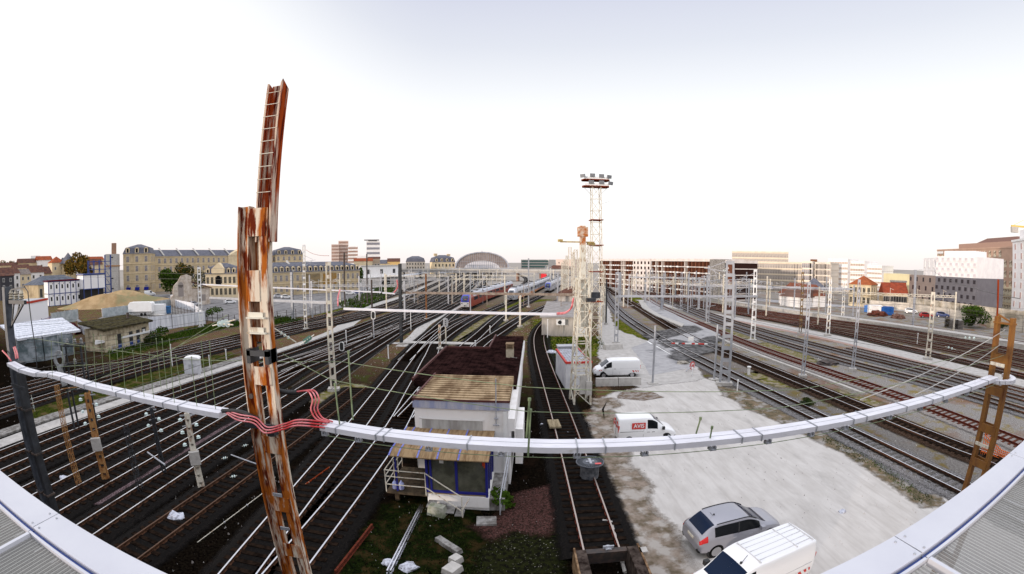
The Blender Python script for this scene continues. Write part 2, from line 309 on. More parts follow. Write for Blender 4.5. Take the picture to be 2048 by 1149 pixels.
# grass and weed patches
dry_grass = M('dry_grass', (.17, .14, .04), (.09, .10, .02), 3, .95, lo=.4, hi=.6, c3=(.26, .22, .17), s3=1.3, lo3=.45, hi3=.58)
dull_grass = M('dull_grass', (.045, .06, .008), (.012, .014, .005), 4, .95, lo=.4, hi=.6, c3=(.09, .065, .03), s3=1.0, lo3=.5, hi3=.6)
def grasspatch(pp, mat=grass_mat, z=.02, seed=1, jag=.8): return polysheet('grass', gp(*pp), mat, z, jag=jag, kind='stuff', seed=seed, step=.8)
grasspatch([(1100, 676), (1085, 700), (1098, 745), (1118, 770), (1122, 700), (1190, 690), (1220, 700), (1200, 676)], seed=11)
grasspatch([(1185, 680), (1183, 712), (1235, 696), (1242, 690), (1215, 672)], grass_mat, .028, 12)
grasspatch([(1238, 640), (1240, 662), (1262, 676), (1290, 682), (1275, 668), (1250, 648)], seed=13)
grasspatch([(1075, 640), (1078, 668), (1100, 662), (1112, 640)], seed=14)
for i, pp in enumerate([[(985, 650), (1000, 668), (1040, 655), (1050, 640)], [(905, 690), (962, 658), (1012, 632), (985, 634), (925, 668)],
        [(1010, 620), (1060, 606), (1100, 600), (1050, 600)], [(1260, 597), (1275, 606), (1300, 600), (1290, 594)], [(1455, 660), (1475, 675), (1505, 678), (1500, 665)],
        [(1510, 690), (1560, 712), (1620, 722), (1600, 705), (1550, 690)], [(1500, 745), (1560, 770), (1600, 775), (1560, 745)],
        [(1630, 780), (1700, 812), (1750, 820), (1720, 800)], [(1600, 870), (1660, 905), (1640, 880)], [(1500, 800), (1540, 815), (1530, 800)],
        [(560, 640), (600, 632), (720, 620), (700, 612), (640, 622)], [(640, 800), (680, 805), (720, 780), (690, 775)]]):
    grasspatch(pp, dry_grass if (4 <= i <= 9 or i in (0, 1, 11)) else grass_mat, seed=20 + i, jag=.8 if i < 4 or i > 9 else 1.1)
grasspatch([(200, 700), (230, 720), (330, 690), (455, 655), (470, 640), (400, 652), (300, 683)], dull_grass, seed=40, jag=.4)
grasspatch([(60, 850), (150, 820), (300, 765), (430, 725), (470, 712), (440, 712), (330, 740), (220, 775), (60, 812)], dull_grass, seed=41, jag=.4)
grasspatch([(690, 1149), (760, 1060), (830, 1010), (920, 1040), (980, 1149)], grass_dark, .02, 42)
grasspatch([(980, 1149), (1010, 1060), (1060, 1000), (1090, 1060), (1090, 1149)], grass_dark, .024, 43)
polysheet('gravel_patch', gp((985, 1060), (1020, 1085), (1062, 1060), (1092, 1010), (1085, 985), (1060, 1000), (1035, 1040)), M('rosy_gravel', (.07, .032, .028), (.015, .01, .008), 10, .95, lo=.4, hi=.62, c3=(.22, .14, .13), s3=24, lo3=.6, hi3=.7, detail=3), .034, jag=.75, seed=44)
polysheet('gravel_patch', gp((985, 1149), (1000, 1110), (1040, 1085), (1090, 1090), (1090, 1149)), M('speckled_gravel', (.006, .006, .004), (.016, .018, .006), 5, .95, lo=.4, hi=.6, c3=(.38, .36, .30), s3=13, lo3=.66, hi3=.72, detail=3), .038, jag=.7, seed=45)
# long paths between the tracks
def ribbon(name, pts, w, mat, z, th=.05, kind='structure', label=None, cat=None):
    k = K(); P = [Vector(p) for p in smooth(pts, 3.0)]; n = len(P); vs = []
    for i, p in enumerate(P):
        d = (P[min(i + 1, n - 1)] - P[max(i - 1, 0)]).normalized(); s = Vector((-d.y, d.x)); ww = w(i / (n - 1)) if callable(w) else w
        for sg in (1, -1): vs.append((p.x + s.x * sg * ww / 2, p.y + s.y * sg * ww / 2, z))
    m = len(vs); vs2 = vs + [(a, b, z - th) for a, b, c in vs]; fs = []
    for i in range(n - 1):
        a = 2 * i; fs += [(a, a + 1, a + 3, a + 2), (a + m, a, a + 2, a + 2 + m), (a + 1, a + 1 + m, a + 3 + m, a + 3)]
    fs += [(0, m, m + 1, 1), (m - 2, m - 1, 2 * m - 1, 2 * m - 2)]
    k.add(vs2, fs); return tag(k.make(name, mat), label, cat, kind=kind)
def smooth(pts, step=2):
    P = [Vector((p[0], p[1])) for p in pts]; P = [P[0] * 2 - P[1]] + P + [P[-1] * 2 - P[-2]]; out = []
    for i in range(1, len(P) - 2):
        a, b, c, d = P[i - 1:i + 3]; n = max(1, int((c - b).length / step))
        for j in range(n):
            u = j / n; out.append(.5 * ((2 * b) + (c - a) * u + (2 * a - 5 * b + 4 * c - d) * u * u + (3 * b - a - 3 * c + d) * u ** 3))
    out.append(P[-2]); return [(p.x, p.y) for p in out]
ribbon('concrete_path', [(-38.8, 8), (-38.3, 18), (-37.2, 28), (-35.6, 40), (-34.6, 52)], 1.5, concrete_dark, .16, th=.16)
ribbon('dusty_path', [(-36.6, 8), (-36.2, 20), (-35.0, 30), (-33.4, 45), (-31.4, 60), (-31, 75), (-33.5, 90), (-38.5, 125), (-38, 160), (-42, 220)], lambda u: 1.6 + 2.2 * min(1, u * 2.2), path_mat, .03)
ribbon('dusty_path', [(-15.7, 62), (-15.7, 70), (-16.6, 85), (-15.6, 105), (-14, 125)], 2.0, path_mat, .03)
ribbon('sleeper_crossing', [G(812, 687)[:2], G(880, 688)[:2], G(950, 690)[:2]], 1.6, concrete, .2, th=.2)
ribbon('dusty_path', [G(610, 690)[:2], G(700, 683)[:2], G(812, 688)[:2]], 1.3, path_mat, .025)
ribbon('apron_path', [(57, 10), (56.5, 25), (55.5, 36), (54.8, 50), (54, 64), (50.5, 84), (47, 100), (43, 122), (41, 140)], lambda u: 4.4 - 1.0 * u, path_mat, .05)
ribbon('pink_gravel_path', [(54.4, 34), (53.6, 46), (52.4, 62), (48.5, 82), (45.5, 96)], lambda u: 2.6 * math.sin(math.pi * min(1, .25 + u * .7)) + .5, pink_path, .035)
ribbon('kerb_strip', [(33.2, 32), (33.0, 40), (32.6, 50), (32.8, 60), (33.4, 68)], .45, concrete, .22, th=.22)
ribbon('far_platform', [(83, 20), (81, 46), (77, 66), (73.5, 82), (69, 105), (66, 130), (66, 170)], 2.8, concrete, .9, th=.9)
ribbon('far_road', [(150, 15), (136, 50), (124, 82), (108, 104), (92, 121), (80, 150)], 9, asphalt, .03)

# ================================================================== THE TRACKS
def track(pts, label, bed=ballast_dark, top_m=rail_top, side=rail_side, slp=sleeper, bw=3.3, dense=85, sleep_step=.62, bedz=.14, stain=None):
    S = smooth(pts, 2.5); P = [Vector(p) for p in S]; n = len(P)
    T = thing('railway_track', label, 'railway track', (P[0].x, P[0].y, 0)); o = P[0]
    nor = []
    for i in range(n):
        d = (P[min(i + 1, n - 1)] - P[max(i - 1, 0)]).normalized(); nor.append(Vector((-d.y, d.x)))
    k = K(); vs = []
    for i in range(n):
        for s, z in ((bw / 2 + .45, 0.012), (bw / 2 - .35, bedz), (-bw / 2 + .35, bedz), (-bw / 2 - .45, 0.012)):
            q = P[i] - o + nor[i] * s; vs.append((q.x, q.y, z))
    k.add(vs, [(4 * i + j + 1, 4 * i + j, 4 * i + 4 + j, 4 * i + 5 + j) for i in range(n - 1) for j in range(3)])
    if stain:
        for c0 in (.754, -.754):
            v0 = len(k.v); vs = []
            for i in range(n):
                for s in (c0 + .27, c0 - .27): q = P[i] - o + nor[i] * s; vs.append((q.x, q.y, bedz + .045))
            k.add(vs, [(2 * i + 1, 2 * i, 2 * i + 2, 2 * i + 3) for i in range(n - 1)], 2)
    acc = 0
    for i in range(n - 1):
        a, b = P[i], P[i + 1]; L_ = (b - a).length; d = (b - a) / L_
        while acc < L_:
            c = a + d * acc
            if c.y < dense:
                s = nor[i]; q = c - o; u = d * .12; e = s * 1.25
                b4 = [q - e - u, q + e - u, q + e + u, q - e + u]
                k.add([(w.x, w.y, bedz - .05) for w in b4] + [(w.x, w.y, bedz + .035) for w in b4], [(4, 5, 6, 7)[::-1], (0, 1, 5, 4), (1, 2, 6, 5), (2, 3, 7, 6), (3, 0, 4, 7)], 1)
            acc += sleep_step if c.y < dense else 50
        acc -= L_
    bo = k.make('track_bed', [soft(bed), slp] + ([stain] if stain else []), T); ev = bo.data.attributes.new('edge', 'FLOAT', 'POINT'); ev.data.foreach_set('value', ([0.0, 1.0, 1.0, 0.0] * n + [1.0] * (len(k.v) - 4 * n)))
    for sg in (1, -1):
        k = K(); vs = []
        prof = ((.07, bedz), (.02, bedz + .05), (.036, bedz + .12), (.036, bedz + .17), (-.036, bedz + .17), (-.036, bedz + .12), (-.02, bedz + .05), (-.07, bedz))
        m = len(prof)
        for i in range(n):
            for s, z in prof:
                q = P[i] - o + nor[i] * (sg * .754 + s); vs.append((q.x, q.y, z))
        for i in range(n - 1):
            for j in range(m - 1):
                k.add([], []); k.f.append((m * i + j + 1, m * i + j, m * i + m + j, m * i + m + j + 1)); k.m.append(1 if j == 3 else 0)
        k.v = [tuple(v) for v in vs]
        k.make('rail', [side, top_m], T)
    return T
B, GR, BR = ballast_dark, ballast_grey, ballast_brown
oil = M('brake_dust_ballast', (.010, .007, .006), (.035, .024, .018), 8, .95, lo=.4, hi=.65)
oilb = M('brown_brake_dust', (.035, .020, .014), (.08, .05, .035), 8, .95, lo=.4, hi=.65)
grey_slp = M('gravelled_sleeper', (.16, .15, .14), (.08, .075, .07), 6, .95)
track([(-52, 8), (-51.5, 25), (-50, 40), (-46, 65), (-42.6, 90), (-42, 125), (-46, 200), (-54, 330), (-58, 440)], 'far left bright-railed track running past the stone hut', B)
track([(-48, 8), (-47.8, 35), (-45.5, 50), (-41, 75), (-37.3, 95), (-35.5, 135), (-39, 200), (-47, 330), (-51, 440)], 'second bright track from the left, beyond the grass strip and cable trough', B)
track([(-44, 8), (-43.7, 32), (-42, 50), (-38, 72), (-33.5, 92), (-31, 130), (-33, 200), (-41, 330), (-45, 440)], 'bright track right beside the grass strip on its far side', B)
track([(-33.6, 8), (-33, 25), (-31, 45), (-29.5, 60), (-28.3, 85), (-27, 120), (-28, 200), (-35, 330), (-39, 440)], 'track just right of the concrete cable trough at the left', B)
track([(-30.2, 8), (-29.8, 25), (-28.0, 45), (-25.8, 60), (-24.8, 85), (-23.3, 120), (-23.8, 200), (-30, 330), (-33, 440)], 'second track right of the concrete cable trough', B)
track([(-26.3, 8), (-26, 28), (-24.2, 45), (-22.4, 60), (-21.2, 90), (-19.6, 120), (-19.5, 200), (-24, 330), (-27, 440)], 'track passing left of the pink ballast heap', B)
track([(-23.1, 8), (-23.1, 24), (-23.6, 38), (-24.1, 47)], 'short dark track joining just left of the pink ballast heap', B, top_m=rail_top)
track([(-16.2, 8), (-15.6, 18), (-14.9, 30), (-14.6, 40)], 'dull brown-railed track crossing behind the foot of the rusty column', B, top_m=M('brown_rail', (.085, .04, .02), None, rough=.7), side=rail_side)
track([(-19.5, 8), (-19.5, 50), (-19.3, 78), (-17.5, 100), (-15.6, 140), (-14.6, 200), (-18, 330), (-21, 440)], 'bright pair of rails passing behind the big rusty column', B)
track([(-10.4, 8), (-11.2, 28), (-12.3, 45), (-13.2, 60), (-13.4, 75), (-13.2, 103), (-11.6, 115), (-7.5, 145), (0, 190), (8, 260), (10, 330), (6, 430)], 'track leading up to the blue-nosed red train', B)
track([(-9.0, 8), (-8.3, 27), (-9.0, 40), (-10.2, 55), (-10.8, 69), (-7.4, 98.6), (-.5, 134), (8, 175), (19, 240), (26, 300), (30, 400)], 'bright track along the left side of the signal cabin, up to the white-nosed train', B)
track([(-8.3, 32), (-7.8, 45), (-6.7, 60), (-5.7, 68.5), (-2.1, 100), (4, 130), (14, 177), (24, 230), (33, 290), (38, 380)], 'track emerging behind the signal cabin roof towards the short blue-nosed train', B)
track([(-8.0, 32), (-6.6, 47), (-4.6, 62), (-2.7, 72.5), (2.7, 97), (9.5, 120), (17, 146), (28, 190), (38, 240), (50, 330)], 'track emerging behind the chimney and curving right past the low concrete shed', B)
track([(3.7, 15.2), (3.8, 30), (3.8, 60), (4.9, 76), (7.6, 90), (11.5, 105), (17.5, 125), (24, 148)], 'old siding between the signal cabin and the yard, ending at the buffer stop', B, top_m=rail_dull, side=rail_red)
track([(25.4, 6), (24.8, 13.6), (24.2, 25), (23.3, 47), (23.2, 70), (25.8, 105), (34, 158), (45, 210), (58, 270)], 'bright track along the right edge of the gravel yard, through the level crossing', GR, slp=grey_slp, stain=oil)
track([(31.3, 6), (30.5, 15), (29.8, 22), (28.9, 54), (28.6, 66), (31, 92), (37, 146), (43.3, 203), (55, 280)], 'second bright track right of the yard, through the level crossing', BR, stain=oil)
track([(35.6, 6), (35.9, 18), (36, 30), (35.2, 55), (36.1, 73), (40, 113), (44, 139), (52, 190)], 'red-rusted track with clear sleepers right of the level crossing', M('track_gravel', (.34, .31, .29), (.16, .14, .13), 9, .95, lo=.35, hi=.65), top_m=rail_red, side=rail_red, slp=M('red_sleeper', (.13, .05, .035), (.07, .03, .02), 4, .9))
track([(44.8, 10), (43.9, 30), (42, 44), (41.2, 62), (42, 85), (45, 110), (52, 160)], 'brown track between the two slender grey masts on the right', GR, top_m=rail_dull, slp=grey_slp, stain=oilb)
track([(49.0, 10), (48, 31), (46.2, 50), (45.2, 70), (46.2, 95), (50, 130)], 'brown track right of the two slender grey masts', GR, top_m=rail_dull, slp=grey_slp, stain=oilb)
track([(52.5, 10), (51.3, 30), (49.3, 52)], 'dead-end track with pale sleepers beside the pink gravel path', GR, top_m=rail_dull, slp=sleeper_grey)
track([(60.2, 10), (59.6, 31), (59, 47), (58.5, 66), (55.5, 90), (52, 115), (50.5, 140), (55, 180)], 'rust-red track just beyond the pale gravel path on the right', BR, top_m=rail_dull, side=rail_red, stain=oilb)
far_bed = M('far_brown_ballast', (.15, .115, .085), (.07, .05, .038), 2.5, .95, lo=.35, hi=.65); far_slp = M('far_sleeper', (.10, .075, .06), None)
for x0, s in ((64.3, 'first'), (68.6, 'second'), (72.9, 'third'), (77.2, 'fourth')):
    e = (x0 - 64.3) * .45
    track([(x0 + 2, 10), (x0 + 1, 31), (x0, 47), (x0 - 2.5, 66), (x0 - 8 - e * .3, 88), (x0 - 12 - e * .8, 115), (x0 - 13 - e, 140), (x0 - 8 - e, 180), (x0 + 2 - e, 225)], s + ' of the four brown tracks between the rust-red track and the far platform', far_bed, top_m=rail_dull, side=rail_red, slp=far_slp, stain=oilb, dense=70)
track([(90, 20), (87, 46), (83, 66), (79, 84), (74, 107), (71.5, 130), (73, 170)], 'farthest right track, beyond the far platform wall', M('pale_track_gravel', (.42, .37, .33), (.26, .2, .17), 5, .9), top_m=rail_dull, side=rail_red, dense=60)
for pp, lb in (([(-26.2, 44), (-24.5, 60), (-21, 80), (-17.9, 96)], 'short turnout track right of the left-hand signal with the white-rimmed head'), ([(-45.4, 52), (-40, 78), (-34, 100), (-29.5, 122)], 'short turnout track behind the rust and white batten mast'), ([(-28, 46), (-24.4, 62), (-21.5, 82)], 'short turnout track passing the foot of the left-hand signal')):
    track(pp, lb, B)
track([(-13.0, 52), (-12.9, 68), (-11.6, 85), (-9, 100)], 'short turnout track crossing in front of the blue-nosed red train', B)
polysheet('ballast_heap', gp((180, 1010), (240, 985), (345, 925), (430, 868), (480, 840), (500, 850), (440, 895), (340, 965), (240, 1010)), ballast_pink, .09, th=.09, jag=.3, seed=50)
polysheet('ballast_heap', gp((1660, 842), (1760, 895), (1860, 955), (1890, 985), (1850, 985), (1760, 925), (1650, 862)), ballast_grey, .045, th=.045, jag=.3, seed=51)
# ================================================================== FOREGROUND STEELWORK
# --- tall rusty double-channel column
T = thing('rusty_column', 'tall rusty steel column with peeling white paint, nearest the camera', 'steel column', (-4.63, 7.15, 0)); T.scale = (1, .66, 1)
def channel(x0, x1, y0, y1, z0, z1, t=.02, back='y1'):
    k = K(); k.box(x0, x0 + t, y0, y1, z0, z1); k.box(x1 - t, x1, y0, y1, z0, z1)
    if back == 'y1': k.box(x0 + t, x1 - t, y1 - t, y1, z0, z1)
    else: k.box(x0 + t, x1 - t, y0, y0 + t, z0, z1)
    return k
k = channel(-.30, -.05, -.15, .15, 0, 13.05); k.box(-.28, -.07, -.02, .0, 0, 13.05); k.make('channel', rust, T)
k = K(); k.box(.17, .195, -.12, .15, 0, 13.0); k.box(.195, .36, -.15, -.13, 0, 13.0); k.box(.195, .36, .13, .15, 0, 13.0); k.box(.34, .36, -.13, .13, 0, 13.0); k.make('channel', rust, T)
k = K(); k.box(-.05, .17, .09, .13, 10.6, 12.9); k.make('web', M('cream_web', (.55, .42, .30), (.22, .06, .015), 1.5, .8, stretch=(4, 4, .5), lo=.45, hi=.6), T)
k = K(); k.box(-.06, .32, -.176, -.152, 12.5, 13.0); k.box(-.06, .20, -.176, -.152, 11.35, 11.9); k.make('batten', rust, T)
for z in (10.0, 8.65, 7.35, 6.2, 5.0, 3.8, 2.6, 1.4, .4):
    k = K(); k.box(-.06, .33, -.176, -.152, z - .17, z + .17); k.make('batten', rust, T)
k = K(); zt = 15.35
for (x0, x1, y0, y1) in ((0, .03, -.12, .13), (.29, .32, -.12, .30), (.03, .29, .11, .13)):
    k.add([(x0 + .09, y0, 12.4), (x1 + .09, y0, 12.4), (x1 + .09, y1, 12.4), (x0 + .09, y1, 12.4), (x0 + .125, y0, zt), (x1 + .135, y0, zt + (.07 if x0 > .2 else .0)), (x1 + .135, y1, zt - .05), (x0 + .125, y1, zt)], [(0, 3, 2, 1), (4, 5, 6, 7), (0, 1, 5, 4), (1, 2, 6, 5), (2, 3, 7, 6), (3, 0, 4, 7)])
k.make('head_channel', M('head_rust', (.60, .48, .38), (.34, .055, .012), 1.3, .8, stretch=(4, 4, .45), lo=.45, hi=.54, c3=(.10, .012, .006), s3=2.2, lo3=.50, hi3=.58, bump=.2, detail=9), T)
for i in range(9):
    k = K(); k.bar((.09 + i * .004, -.13, 13.28 + i * .235), (.40 + i * .004, -.13, 13.28 + i * .235), .011); k.make('rung', cream_steel, T)
for z in (11.05, 10.78):
    k = K(); k.box(-.08, .32, -.30, -.18, z, z + .025); k.box(-.06, .26, -.20, -.18, z, z + .11); k.make('clamp', cream_steel, T)
k = K(); k.box(-.12, .36, -.30, -.18, 10.38, 10.48); k.box(-.12, -.04, -.30, .2, 10.24, 10.5); k.box(.28, .36, -.30, .2, 10.24, 10.5); k.make('wire_bracket', blacksteel, T)
k = K(); k.box(-.10, .36, -.26, -.19, 8.98, 9.06); k.box(-.34, .34, -.33, -.25, 9.0, 9.1); k.box(.2, .34, -.4, .2, 8.9, 8.98); k.make('duct_bracket', blacksteel, T)
for z, dz in ((7.55, .1), (6.75, .1)):
    k = K(); k.box(.0, .2, -.24, -.2, z, z + .07); k.make('clip', galv, T)
k = K(); k.cyl((-.16, -.16, 9.6), (-.16, -.22, 9.6), .05, 8); k.make('bolt', darksteel, T)
k = K(); k.box(-.5, .5, -.45, .45, 0, .3); k.make('footing', concrete_dark, T)

# --- cable duct: right-hand run
def duct_run(name, label, pts, w, h, mat, joints=(), seam=True):
    T = thing(name, label, 'cable duct', pts[0]); o = Vector(pts[0]); k = K(); P = [Vector(p) - o for p in pts]; n = len(P); vs = []
    for i in range(n):
        d = (P[min(i + 1, n - 1)] - P[max(i - 1, 0)]).normalized(); s = d.cross(Vector((0, 0, 1))).normalized()
        for a, b in ((w / 2, -h), (w / 2, 0), (-w / 2, 0), (-w / 2, -h)): q = P[i] + s * a; vs.append((q.x, q.y, q.z + b))
    k.add(vs, [(4 * i + j, 4 * i + (j + 1) % 4, 4 * i + 4 + (j + 1) % 4, 4 * i + 4 + j)[::-1] for i in range(n - 1) for j in range(4)] + [(0, 1, 2, 3), (4 * n - 1, 4 * n - 2, 4 * n - 3, 4 * n - 4)])
    k.make('casing', mat, T); tot = [0]
    for a, b in zip(P, P[1:]): tot.append(tot[-1] + (b - a).length)
    def pos(s):
        for i in range(n - 1):
            if s <= tot[i + 1]: u = (s - tot[i]) / (tot[i + 1] - tot[i]); return P[i].lerp(P[i + 1], u), (P[i + 1] - P[i]).normalized()
        return P[-1], (P[-1] - P[-2]).normalized()
    for s in joints:
        p, d = pos(s); q = d.cross(Vector((0, 0, 1))).normalized(); k = K(); hw = w / 2 + .008
        k.bar(p - q * hw + Vector((0, 0, .006)), p + q * hw + Vector((0, 0, .006)), .022, .02)
        for sg in (-1, 1): k.bar(p + q * sg * hw + Vector((0, 0, .01)), p + q * sg * hw + Vector((0, 0, -h - .01)), .022, .02)
        k.make('strap', galv, T)
    if seam:
        k = K(); m = [p + Vector((0, 0, .003)) for p in P]
        for a, b in zip(m, m[1:]): k.bar(a, b, .006, .003)
        k.make('seam', galv, T)
    return T, pos, tot[-1]
RP = [(-3.42, 7.32, 9.12), (-2.4, 7.15, 9.1), (-1.0, 6.95, 9.1), (.6, 6.78, 9.1), (2.4, 6.68, 9.1), (4.4, 6.63, 9.1), (6.6, 6.64, 9.1), (9.5, 6.75, 9.1), (12.0, 6.92, 9.1), (13.55, 7.05, 9.1)]
T, pos, LR = duct_run('cable_duct', 'white cable duct hanging across the picture from the red cables to the ochre column', RP, .36, .10, trunkwhite,
    [.35, 1.15, 1.3, 2.75, 4.5, 4.95, 6.1, 7.35, 7.75, 9.0, 10.0, 10.4, 11.8, 12.9, 13.4, 15.0, 16.2])
for s in [.1, .8, 2.1, 3.3, 4.5, 5.6, 6.8, 7.9, 8.9, 9.8, 11.2, 12.4, 13.6, 14.8]:
    p, d = pos(s); q = d.cross(Vector((0, 0, 1))).normalized()
    if q.y > 0: q = -q
    k = K(); c = p + q * .16 + Vector((0, 0, -.17)); k.box(c.x - .06, c.x + .06, c.y - .05, c.y + .05, c.z - .01, c.z + .01)
    k.box(c.x - .055, c.x - .04, c.y - .05, c.y + .05, c.z, c.z + .07); k.box(c.x + .04, c.x + .055, c.y - .05, c.y + .05, c.z, c.z + .07)
    k.cyl(c + Vector((0, 0, .0)), c + Vector((0, 0, .05)), .02, 6); k.make('hanger', galv, T)
def wirething(name, pts, r, mat, label, cat='wire', group=None, n=5):
    o = Vector(pts[0]); k = K(); k.tube([Vector(p) - o for p in pts], r, n)
    return tag(k.make(name, mat, loc=o), label, cat, group)
wirething('support_wire', [(p[0], p[1] - .19, p[2] - .17) for p in RP], .007, green_st, 'steel wire running just below the right-hand white duct', 'wire')
wirething('guard_wire', [(-15.5, 8.3, 9.9), (-7, 8.0, 9.95), (-3.2, 7.9, 10.15), (.25, 7.0, 10.0), (3.5, 6.8, 9.85), (5.2, 6.8, 9.75), (13.8, 7.2, 9.9)], .0065, green_st, 'upper green guard wire strung above the white duct', 'wire')
wirething('guard_wire', [(-4.1, 7.2, 10.4), (-3.2, 7.3, 9.95), (.25, 6.6, 9.72), (3.6, 6.5, 9.6), (4.6, 6.5, 9.55), (13.8, 6.9, 9.7)], .0065, green_st, 'lower green guard wire strung above the white duct', 'wire')
rods = [((670, 770), (682, 870)), ((697, 705), (706, 840)), ((1059, 800), (1053, 875)), ((1061, 822), (1056, 915)), ((1401, 838), (1392, 868)), ((1424, 856), (1416, 898))]
wlab = ['close to the red cables at the duct start', 'tall, right of the red cables', 'behind the duct above the old siding', 'in front of the duct above the old siding', 'short, behind the duct right of the van', 'short, in front of the duct right of the van']
for (a, b), lb in zip(rods, wlab):
    Yv = 6.6 if a[0] > 800 else 7.3; p, q = at(*a, Yv), at(*b, Yv - .02)
    k = K(); k.cyl((0, 0, 0), p - q, .016, 6); k.cyl((p - q) - Vector((0, 0, .02)), (p - q) + Vector((0, 0, .03)), .026, 6)
    tag(k.make('guard_rod', green_st, loc=q), 'thin green steel rod, ' + lb, 'rod', 'guard rods along the white duct')
# --- cable duct: left-hand run, with its rods
LP = [(-5.75, 7.32, 9.12), (-7.2, 7.38, 9.12), (-9.0, 7.45, 9.13), (-10.8, 7.5, 9.13), (-12.3, 7.6, 9.16), (-13.2, 7.65, 9.14), (-14.2, 7.7, 9.02), (-15.4, 7.72, 9.02), (-16.35, 7.72, 9.12)]
T, pos, LL = duct_run('cable_duct', 'white cable duct sloping up-left from the rusty column to the dark columns', LP, .36, .11, trunkwhite, [1.2, 1.7, 2.9, 3.5, 5.0, 6.4, 7.3, 8.2, 9.6], True)
RX = [390, 410, 427, 358, 345, 318, 304, 330, 285, 270, 248, 236, 222, 205, 190, 172, 150, 125, 104]
for i, x in enumerate([390, 410, 427, 358, 345, 318, 304, 330, 285, 270, 248, 236, 222, 205, 190, 172, 150, 125, 104]):
    f = (440 - x) / 400; y0 = 812 - 95 * f; y1 = y0 - (125 - 70 * f) * (1 if i % 3 else .72); Yv = 7.35 + .45 * (i % 2)
    q, p = at(x + 6 * (1 - f), y0 + (22 if i % 2 == 0 else -8), Yv), at(x - 8 * (1 - f), y1, Yv)
    k = K(); k.cyl((0, 0, 0), p - q, .008, 5); k.cyl((p - q), (p - q) + Vector((0, 0, .03)), .016, 5)
    tag(k.make('guard_rod', green_st, loc=q), 'thin green rod along the left-hand duct, ' + ('first', 'second', 'third', 'fourth', 'fifth', 'sixth', 'seventh', 'eighth', 'ninth', 'tenth', 'eleventh', 'twelfth', 'thirteenth', 'fourteenth', 'fifteenth', 'sixteenth', 'seventeenth', 'eighteenth', 'nineteenth')[sorted(RX, reverse=True).index(x)] + ' from the rusty column', 'rod', 'rods along the left-hand duct')
for j, (a, b, c, Yv) in enumerate((((455, 630), (345, 700), (95, 800), 7.9), ((470, 640), (300, 720), (110, 735), 8.2))):
    wirething('guard_wire', [at(*a, Yv - .7), at(*b, Yv), at(*c, Yv + .4)], .006, green_st, ('nearer' if j else 'farther') + ' thin wire strung from the rusty column down to the left, along the rods', 'wire')
# --- cables
def hose(pts, r, name, label, mat=redcable):
    P = []; Q = [Vector(p) for p in pts]; Q = [Q[0] * 2 - Q[1]] + Q + [Q[-1] * 2 - Q[-2]]
    for i in range(1, len(Q) - 2):
        a, b, c, d = Q[i - 1:i + 3]
        for j in range(7):
            u = j / 7; P.append(.5 * ((2 * b) + (c - a) * u + (2 * a - 5 * b + 4 * c - d) * u * u + (3 * b - a - 3 * c + d) * u ** 3))
    P.append(Q[-2]); o = P[0]; k = K(); k.tube([p - o for p in P], r, 8)
    return tag(k.make(name, mat, loc=o, smooth=True), label, 'cable')
for i in range(3):
    d = Vector((0, -.055 * i, -.035 * i))
    hose([at(455, 822, 7.25) + d * .5, at(480, 830, 7.0) + d, at(512, 836, 6.9) + d, at(535, 855, 6.85) + d, at(570, 848, 6.85) + d, at(600, 840, 6.9) + d, at(655, 845, 7.25) + d], .016, 'red_cable',
         ('top', 'middle', 'bottom')[i] + ' one of the three pink-red cables looping under the rusty column')
for i in range(3):
    d = Vector((.05 * i, .04 * i, 0))
    hose([at(592, 784, 7.5) + d, at(615, 783, 7.5) + d, at(625, 800, 7.4) + d, at(622, 820, 7.35) + d, at(632, 838, 7.3) + d, at(652, 846, 7.25) + d], .016, 'red_cable',
         ('left', 'middle', 'right')[i] + ' one of the three pink-red cables curling down beside the rusty column')
hose([at(556, 782, 7.35), at(575, 785, 7.4), at(592, 785, 7.5)], .05, 'cable_sleeve', 'black sleeve holding the upper red cables beside the rusty column', black_pl)
hose([at(445, 822, 7.3), at(480, 824, 7.1), at(515, 838, 6.95)], .045, 'cable_sleeve', 'black sleeve where the left duct meets the rusty column', black_pl)
for i, (a, b) in enumerate((((5, 702), (22, 722)), ((27, 695), (32, 718)), ((30, 694), (36, 717)))):
    hose([at(*a, 7.8), at((a[0] + b[0]) / 2 + 1, (a[1] + b[1]) / 2, 7.78), at(*b, 7.74)], .03, 'red_cable', ('leftmost', 'middle', 'rightmost')[i] + ' pink-red cable at the far left end of the duct')
# --- insulator strings holding wires at the rusty column
def string(a, b, label, n=3, r=.05, mat=ins_glass):
    r *= .62
    a, b = Vector(a), Vector(b); T = thing('insulator_string', label, 'insulator', a); d = b - a
    k = K(); k.cyl((0, 0, 0), d, .012, 6); k.make('rod', cream_steel, T)
    for i in range(n):
        c = d * (.35 + .3 * i / max(1, n - 1)); e = d.normalized(); k = K(); k.cyl(c, c + e * .035, r, 14, r * .35); k.make('disc', mat, T, smooth=False)
    return T
string(at(545, 655, 7.2), at(592, 685, 8.0), 'pale green insulator hanging off the right side of the rusty column', 3)
string(at(470, 640, 7.2), at(425, 652, 8.2), 'pale green insulator string off the left side of the rusty column', 3, .10)
string(at(466, 650, 7.0), at(438, 648, 7.9), 'second insulator string, upper one left of the rusty column', 2, .09)
string(at(600, 690, 8.2), at(628, 670, 9.5), 'dark insulator cluster right of the rusty column', 3, .09, M('green_insulator', (.10, .2, .17), None, rough=.2))
